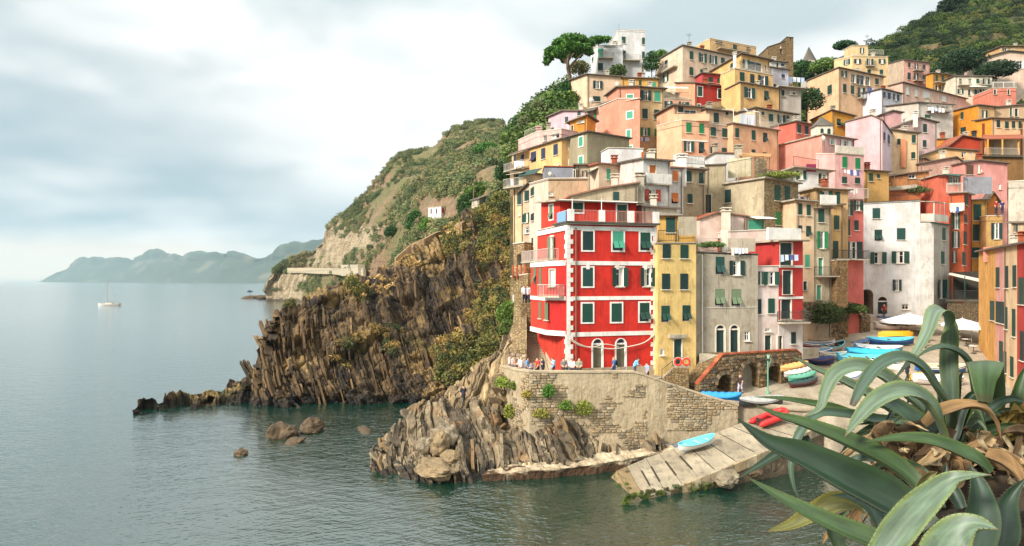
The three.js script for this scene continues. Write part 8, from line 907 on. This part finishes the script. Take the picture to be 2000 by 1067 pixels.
{
  const am = (r, g, b) => new THREE.MeshPhysicalMaterial({ color: hex(r, g, b), map: TX.leaf, vertexColors: true, roughness: 0.5, sheen: 0.15, sheenColor: new THREE.Color(0.5, 0.6, 0.5), sheenRoughness: 0.6 });
  const MA = { pale: am(110, 130, 104), blue: am(76, 100, 80), green: am(64, 90, 44), deep: am(36, 62, 38), yel: am(116, 114, 56) }; const thorn = mat(hex(84, 62, 42));
  const T = (q) => at(1440 + q[0] / 2.284, 600 + q[1] / 2.284, q[2]);
  const mk = (name, label, base, leaves) => { const b = T(base), g = thing(name, label, 'agave', b); for (const [m, W, pts, o] of leaves) { const r = blade(pts.map(T), W * (W > 0.1 ? 0.85 : 0.92), o || {}); const l = part(g, 'leaf', local(r.g, b), MA[m]); if (r.teeth) part(l, 'margin_teeth', local(r.teeth, b), thorn).userData.kind = 'stuff'; } return g; };
  const up = mk('agave_plant', 'large pale agave with arching leaves above the dead ones', [900, 620, 2.75], [
    ['pale', 0.085, [[960, 560, 2.8], [950, 400, 2.85], [940, 250, 2.9], [945, 90, 2.85], [925, 15, 2.75], [880, 25, 2.66], [850, 110, 2.62], [790, 215, 2.6], [690, 335, 2.6]], { n: [0.1, 0.2, 1], n1: [-0.5, 0.8, 0.2], fold: 0.1, pw: 3.2 }],
    ['blue', 0.06, [[940, 560, 2.7], [960, 480, 2.65], [890, 360, 2.6], [820, 265, 2.58], [740, 225, 2.56], [640, 258, 2.54], [565, 345, 2.52], [515, 440, 2.5]], { n: [0.5, 0.75, 0.5], n1: [-0.5, 0.6, 0.6], blunt: 1, fold: 0.22 }],
    ['pale', 0.085, [[930, 600, 2.5], [900, 500, 2.46], [830, 405, 2.44], [740, 375, 2.42], [630, 415, 2.4], [540, 500, 2.38], [480, 580, 2.36]], { n: [0.4, 0.8, 0.6], n1: [-0.5, 0.7, 0.6], fold: 0.22, pw: 4 }],
    ['pale', 0.1, [[880, 560, 2.85], [820, 450, 2.85], [720, 360, 2.84], [620, 290, 2.82], [530, 265, 2.8], [440, 300, 2.78], [395, 380, 2.76], [370, 450, 2.74], [285, 497, 2.72]], { n: [0.3, 0.8, 0.6], n1: [-0.5, 0.6, 0.6], fold: 0.2, pw: 2.6 }],
    ['pale', 0.085, [[850, 540, 3.1], [720, 480, 3.08], [600, 400, 3.05], [460, 325, 3.02], [340, 272, 3.0], [232, 212, 2.98]], { n: [-0.1, 0.8, 0.6], fold: 0.25 }],
    ['blue', 0.07, [[1080, 560, 2.95], [1060, 380, 2.9], [1020, 230, 2.86], [930, 180, 2.84], [850, 195, 2.82], [790, 235, 2.8]], { n: [0.6, 0.4, 0.7], n1: [-0.3, 0.9, 0.4], fold: 0.25 }],
    ['green', 0.15, [[1130, 620, 3.0], [1125, 420, 2.98], [1110, 280, 2.9], [1105, 238, 2.72], [1105, 290, 2.58], [1108, 425, 2.54]], { side: [1, 0, 0], blunt: 1, fold: -0.08 }],
    ['blue', 0.06, [[880, 560, 2.95], [760, 520, 2.96], [620, 505, 2.96], [480, 480, 2.94], [360, 480, 2.92], [285, 560, 2.9], [245, 690, 2.88], [255, 800, 2.86], [290, 880, 2.85]], { n: [0, 0.9, 0.5], n1: [-0.8, 0.2, 0.5], fold: 0.25, pw: 3 }],
    ['green', 0.05, [[600, 520, 3.1], [430, 452, 3.12], [330, 432, 3.14], [200, 410, 3.16], [75, 400, 3.18]], { n: [0, 0.8, 0.6], fold: 0.3 }],
    ['blue', 0.09, [[900, 580, 2.6], [800, 510, 2.62], [700, 440, 2.64], [620, 420, 2.68], [560, 480, 2.7]], { n: [0.2, 0.6, 0.8], n1: [-0.3, 0.6, 0.8], fold: 0.2 }],
    ['green', 0.07, [[1130, 745, 2.3], [1080, 690, 2.3], [1000, 650, 2.32], [860, 598, 2.34], [720, 588, 2.36], [560, 602, 2.38]], { n: [0, 0.8, 0.6], fold: 0.25 }],
    ['green', 0.055, [[1230, 470, 3.0], [1250, 380, 3.0], [1275, 300, 3.0], [1310, 240, 3.0]], { n: [-0.3, 0.2, 1] }],
    ['deep', 0.07, [[900, 600, 3.1], [760, 560, 3.12], [640, 540, 3.14], [520, 600, 3.14], [440, 690, 3.12]], { n: [0, 0.9, 0.5] }]]);
  mk('agave_plant', 'dark green agave with long spiked leaves at the bottom edge', [800, 1000, 2.2], [
    ['green', 0.105, [[830, 850, 2.3], [780, 780, 2.34], [650, 685, 2.38], [480, 600, 2.42], [300, 525, 2.46], [170, 480, 2.48], [75, 432, 2.5]], { n: [0.1, 0.85, 0.55], fold: 0.3 }],
    ['deep', 0.17, [[820, 1010, 2.05], [740, 930, 2.1], [600, 850, 2.14], [430, 760, 2.18], [280, 680, 2.22], [130, 610, 2.26], [0, 497, 2.3]], { n: [0.15, 0.6, 0.75], fold: 0.42, pw: 1.9 }],
    ['green', 0.08, [[760, 1130, 1.95], [640, 1065, 1.98], [480, 1000, 2.02], [320, 925, 2.06], [180, 845, 2.1], [42, 758, 2.14]], { n: [0, 0.8, 0.6], fold: 0.3 }],
    ['pale', 0.105, [[620, 1130, 1.85], [715, 1010, 1.86], [800, 910, 1.88], [880, 830, 1.9], [960, 775, 1.9], [1040, 755, 1.87], [1135, 748, 1.83]], { n: [-0.5, 0.55, 0.7], n1: [0.1, 0.8, 0.6], fold: 0.2, pw: 2.4 }],
    ['pale', 0.12, [[880, 1230, 1.6], [920, 1100, 1.62], [985, 1010, 1.63], [1070, 975, 1.61], [1165, 992, 1.57]], { n: [-0.3, 0.6, 0.75], n1: [0, 0.8, 0.6], fold: 0.14, pw: 2.6 }],
    ['blue', 0.07, [[700, 1080, 2.3], [640, 980, 2.34], [590, 900, 2.38], [500, 850, 2.42], [420, 840, 2.44]], { n: [0, 0.7, 0.7] }], ['deep', 0.08, [[1180, 1120, 2.0], [1200, 980, 2.05], [1215, 860, 2.1], [1290, 760, 2.1]], { n: [-0.5, 0.3, 0.8] }],
    ['green', 0.06, [[900, 900, 2.4], [860, 800, 2.44], [780, 720, 2.48], [680, 700, 2.5], [560, 740, 2.52]], { n: [-0.2, 0.8, 0.6] }], ['blue', 0.06, [[760, 760, 2.7], [640, 690, 2.74], [540, 680, 2.78], [440, 740, 2.8]], { n: [0, 0.8, 0.6] }], ['deep', 0.05, [[1000, 900, 2.3], [960, 820, 2.34], [930, 760, 2.36], [935, 690, 2.38]], { n: [-0.3, 0.3, 0.9] }],
    ['yel', 0.09, [[560, 900, 2.5], [440, 880, 2.5], [340, 925, 2.5], [240, 975, 2.5], [130, 1003, 2.5]], { n: [0, 0.8, 0.6], fold: 0.25 }],
    ['yel', 0.07, [[790, 890, 2.15], [810, 820, 2.18], [850, 760, 2.2], [895, 735, 2.2]], { n: [0.3, 0.4, 0.8], fold: 0.4 }],
    ['deep', 0.055, [[330, 590, 2.9], [200, 650, 2.9], [90, 715, 2.9], [0, 768, 2.9]], { n: [0, 0.9, 0.5] }],
    ['deep', 0.12, [[1000, 1130, 1.9], [1080, 960, 1.95], [1080, 820, 2.0], [1040, 700, 2.05]], { n: [-0.3, 0.3, 0.9] }], ['green', 0.06, [[450, 1080, 2.2], [430, 1000, 2.25], [480, 920, 2.3], [500, 905, 2.3]], { n: [0, 0.4, 0.9] }]]);
  { const R = rng(17), b = T([940, 640, 2.9]), g = thing('agave_plant', 'small dark agave offset hidden behind the large arching leaves', 'agave', b); for (let i = 0; i < 22; i++) { const a = Math.PI * (0.04 + 0.94 * (i + R() * 0.6) / 22), L = 260 + R() * 250, c = Math.cos(a), s = Math.sin(a), d = 2.75 + R() * 0.35, dr = R(); const x0 = 930 + c * 40, y0 = 640; const pts = [[x0, y0, d], [x0 + c * L * 0.4, y0 - s * L * 0.45, d + 0.02], [x0 + c * L * 0.8, y0 - s * L * (0.75 - 0.2 * dr), d], [x0 + c * L * 1.15, y0 - s * L * (0.85 - 0.7 * dr), d - 0.03]]; const r = blade(pts.map(T), 0.04 + R() * 0.03, { n: [-c * 0.3, 0.5, 0.8], fold: 0.35 }); const l = part(g, 'leaf', local(r.g, b), MA[['blue', 'pale', 'green', 'deep', 'blue'][i % 5]]); part(l, 'margin_teeth', local(r.teeth, b), thorn).userData.kind = 'stuff'; } }
  // withered leaves hanging under the rosette
  const R = rng(99), dm = [[146, 114, 76], [182, 152, 112], [112, 86, 56], [202, 178, 140], [88, 66, 42]].map((c) => mat(hex(...c), { map: TX.leaf, roughness: 0.95, side: THREE.DoubleSide })); const b = T([900, 700, 2.6]), g = thing('withered_leaves', 'heap of curled brown dead agave leaves under the rosette', 'dead leaves', b);
  for (let i = 0; i < 190; i++) { const x = 600 + R() * 700, y = 510 + R() * 420 * (0.5 + 0.5 * R()) + (x > 1000 ? 40 : 0), d = 2.5 + R() * 0.35; const a = R() * 6.28, l = 60 + R() * 130; const p = [[x, y, d]]; let X = x, Y = y, A = a, D = d; for (let k = 0; k < 4; k++) { A += (R() - 0.5) * 1.6; X += Math.cos(A) * l * 0.3; Y += (Math.sin(A) * 0.6 + 0.5) * l * 0.3; D += (R() - 0.6) * 0.07; p.push([X, Y, D]); } const r = blade(p.map(T), 0.018 + R() * 0.035, { n: [R() - 0.5, 0.5, 0.8], n1: [R() * 2 - 1, R() - 0.2, 0.5], fold: (R() - 0.3) * 0.9, dead: 1, pw: 1.6 }); part(g, 'dead_leaf', local(r.g, b), dm[i % 5]); }
  for (const [W, pts, o] of [[0.06, [[840, 530, 2.6], [900, 480, 2.58], [1000, 445, 2.56], [1090, 450, 2.54], [1150, 500, 2.54], [1180, 590, 2.55]], { n: [0, 0.9, 0.4], n1: [0.8, 0.4, 0.4], dead: 1, fold: 0.3 }], [0.06, [[1110, 660, 2.4], [1180, 690, 2.38], [1240, 740, 2.36], [1290, 820, 2.34]], { dead: 1, fold: 0.4 }], [0.04, [[540, 905, 2.4], [520, 960, 2.4], [545, 1000, 2.4], [530, 1050, 2.4]], { dead: 1 }], [0.035, [[500, 930, 2.45], [480, 980, 2.45], [400, 1020, 2.45], [380, 1060, 2.45]], { dead: 1 }], [0.05, [[600, 720, 2.6], [620, 780, 2.58], [610, 840, 2.58]], { dead: 1 }]]) part(g, 'dead_leaf', local(blade(pts.map(T), W, o).g, b), dm[Math.floor(W * 1000) % 5]);
  // bank of earth and stones
  const rows = [[[520, 1500, 2.6], [700, 1500, 2.3], [900, 1500, 2.1], [1150, 1500, 2.0], [1500, 1500, 1.9]], [[560, 1150, 2.75], [700, 1050, 2.5], [900, 1000, 2.35], [1150, 950, 2.25], [1500, 900, 2.15]], [[640, 860, 2.95], [760, 780, 2.85], [920, 740, 2.8], [1150, 700, 2.75], [1500, 640, 2.7]], [[720, 640, 3.2], [820, 590, 3.2], [960, 560, 3.2], [1160, 540, 3.2], [1500, 470, 3.2]], [[760, 800, 3.7], [860, 760, 3.7], [1000, 720, 3.7], [1200, 680, 3.7], [1500, 600, 3.7]], [[700, 2000, 4.2], [800, 2000, 4.2], [1000, 2000, 4.2], [1200, 2000, 4.2], [1500, 2000, 4.2]]].map((r) => r.map(T));
  const s = sheet(rows, 120, 120, (p) => fbm(p.x * 5, p.y * 5, p.z * 5, 4) * 0.16, (p) => { const f = fbm(p.x * 9, p.y * 9, p.z * 9, 4); return mix3(rgbl(42, 34, 24), rgbl(78, 64, 44), clamp(0.5 + f * 1.8)); }); structure('earth_bank', s.geo, hillMat);
  const gb = leafCloud(900, 0.05, 12, (R2) => { const q = T([1180 + R2() * 140, 470 + R2() * 130, 2.9 + R2() * 0.3]); return q; }); const dry = part(scene, 'dry_weeds', gb, leafMat(hex(150, 124, 62))); tag(dry, 'dry yellow weeds at the right edge beside the agave', 'weeds', null, 'stuff');
}
scene.fog = new THREE.FogExp2(new THREE.Color(0.58, 0.8, 0.88), 0.000062);
renderer.render(scene, camera);
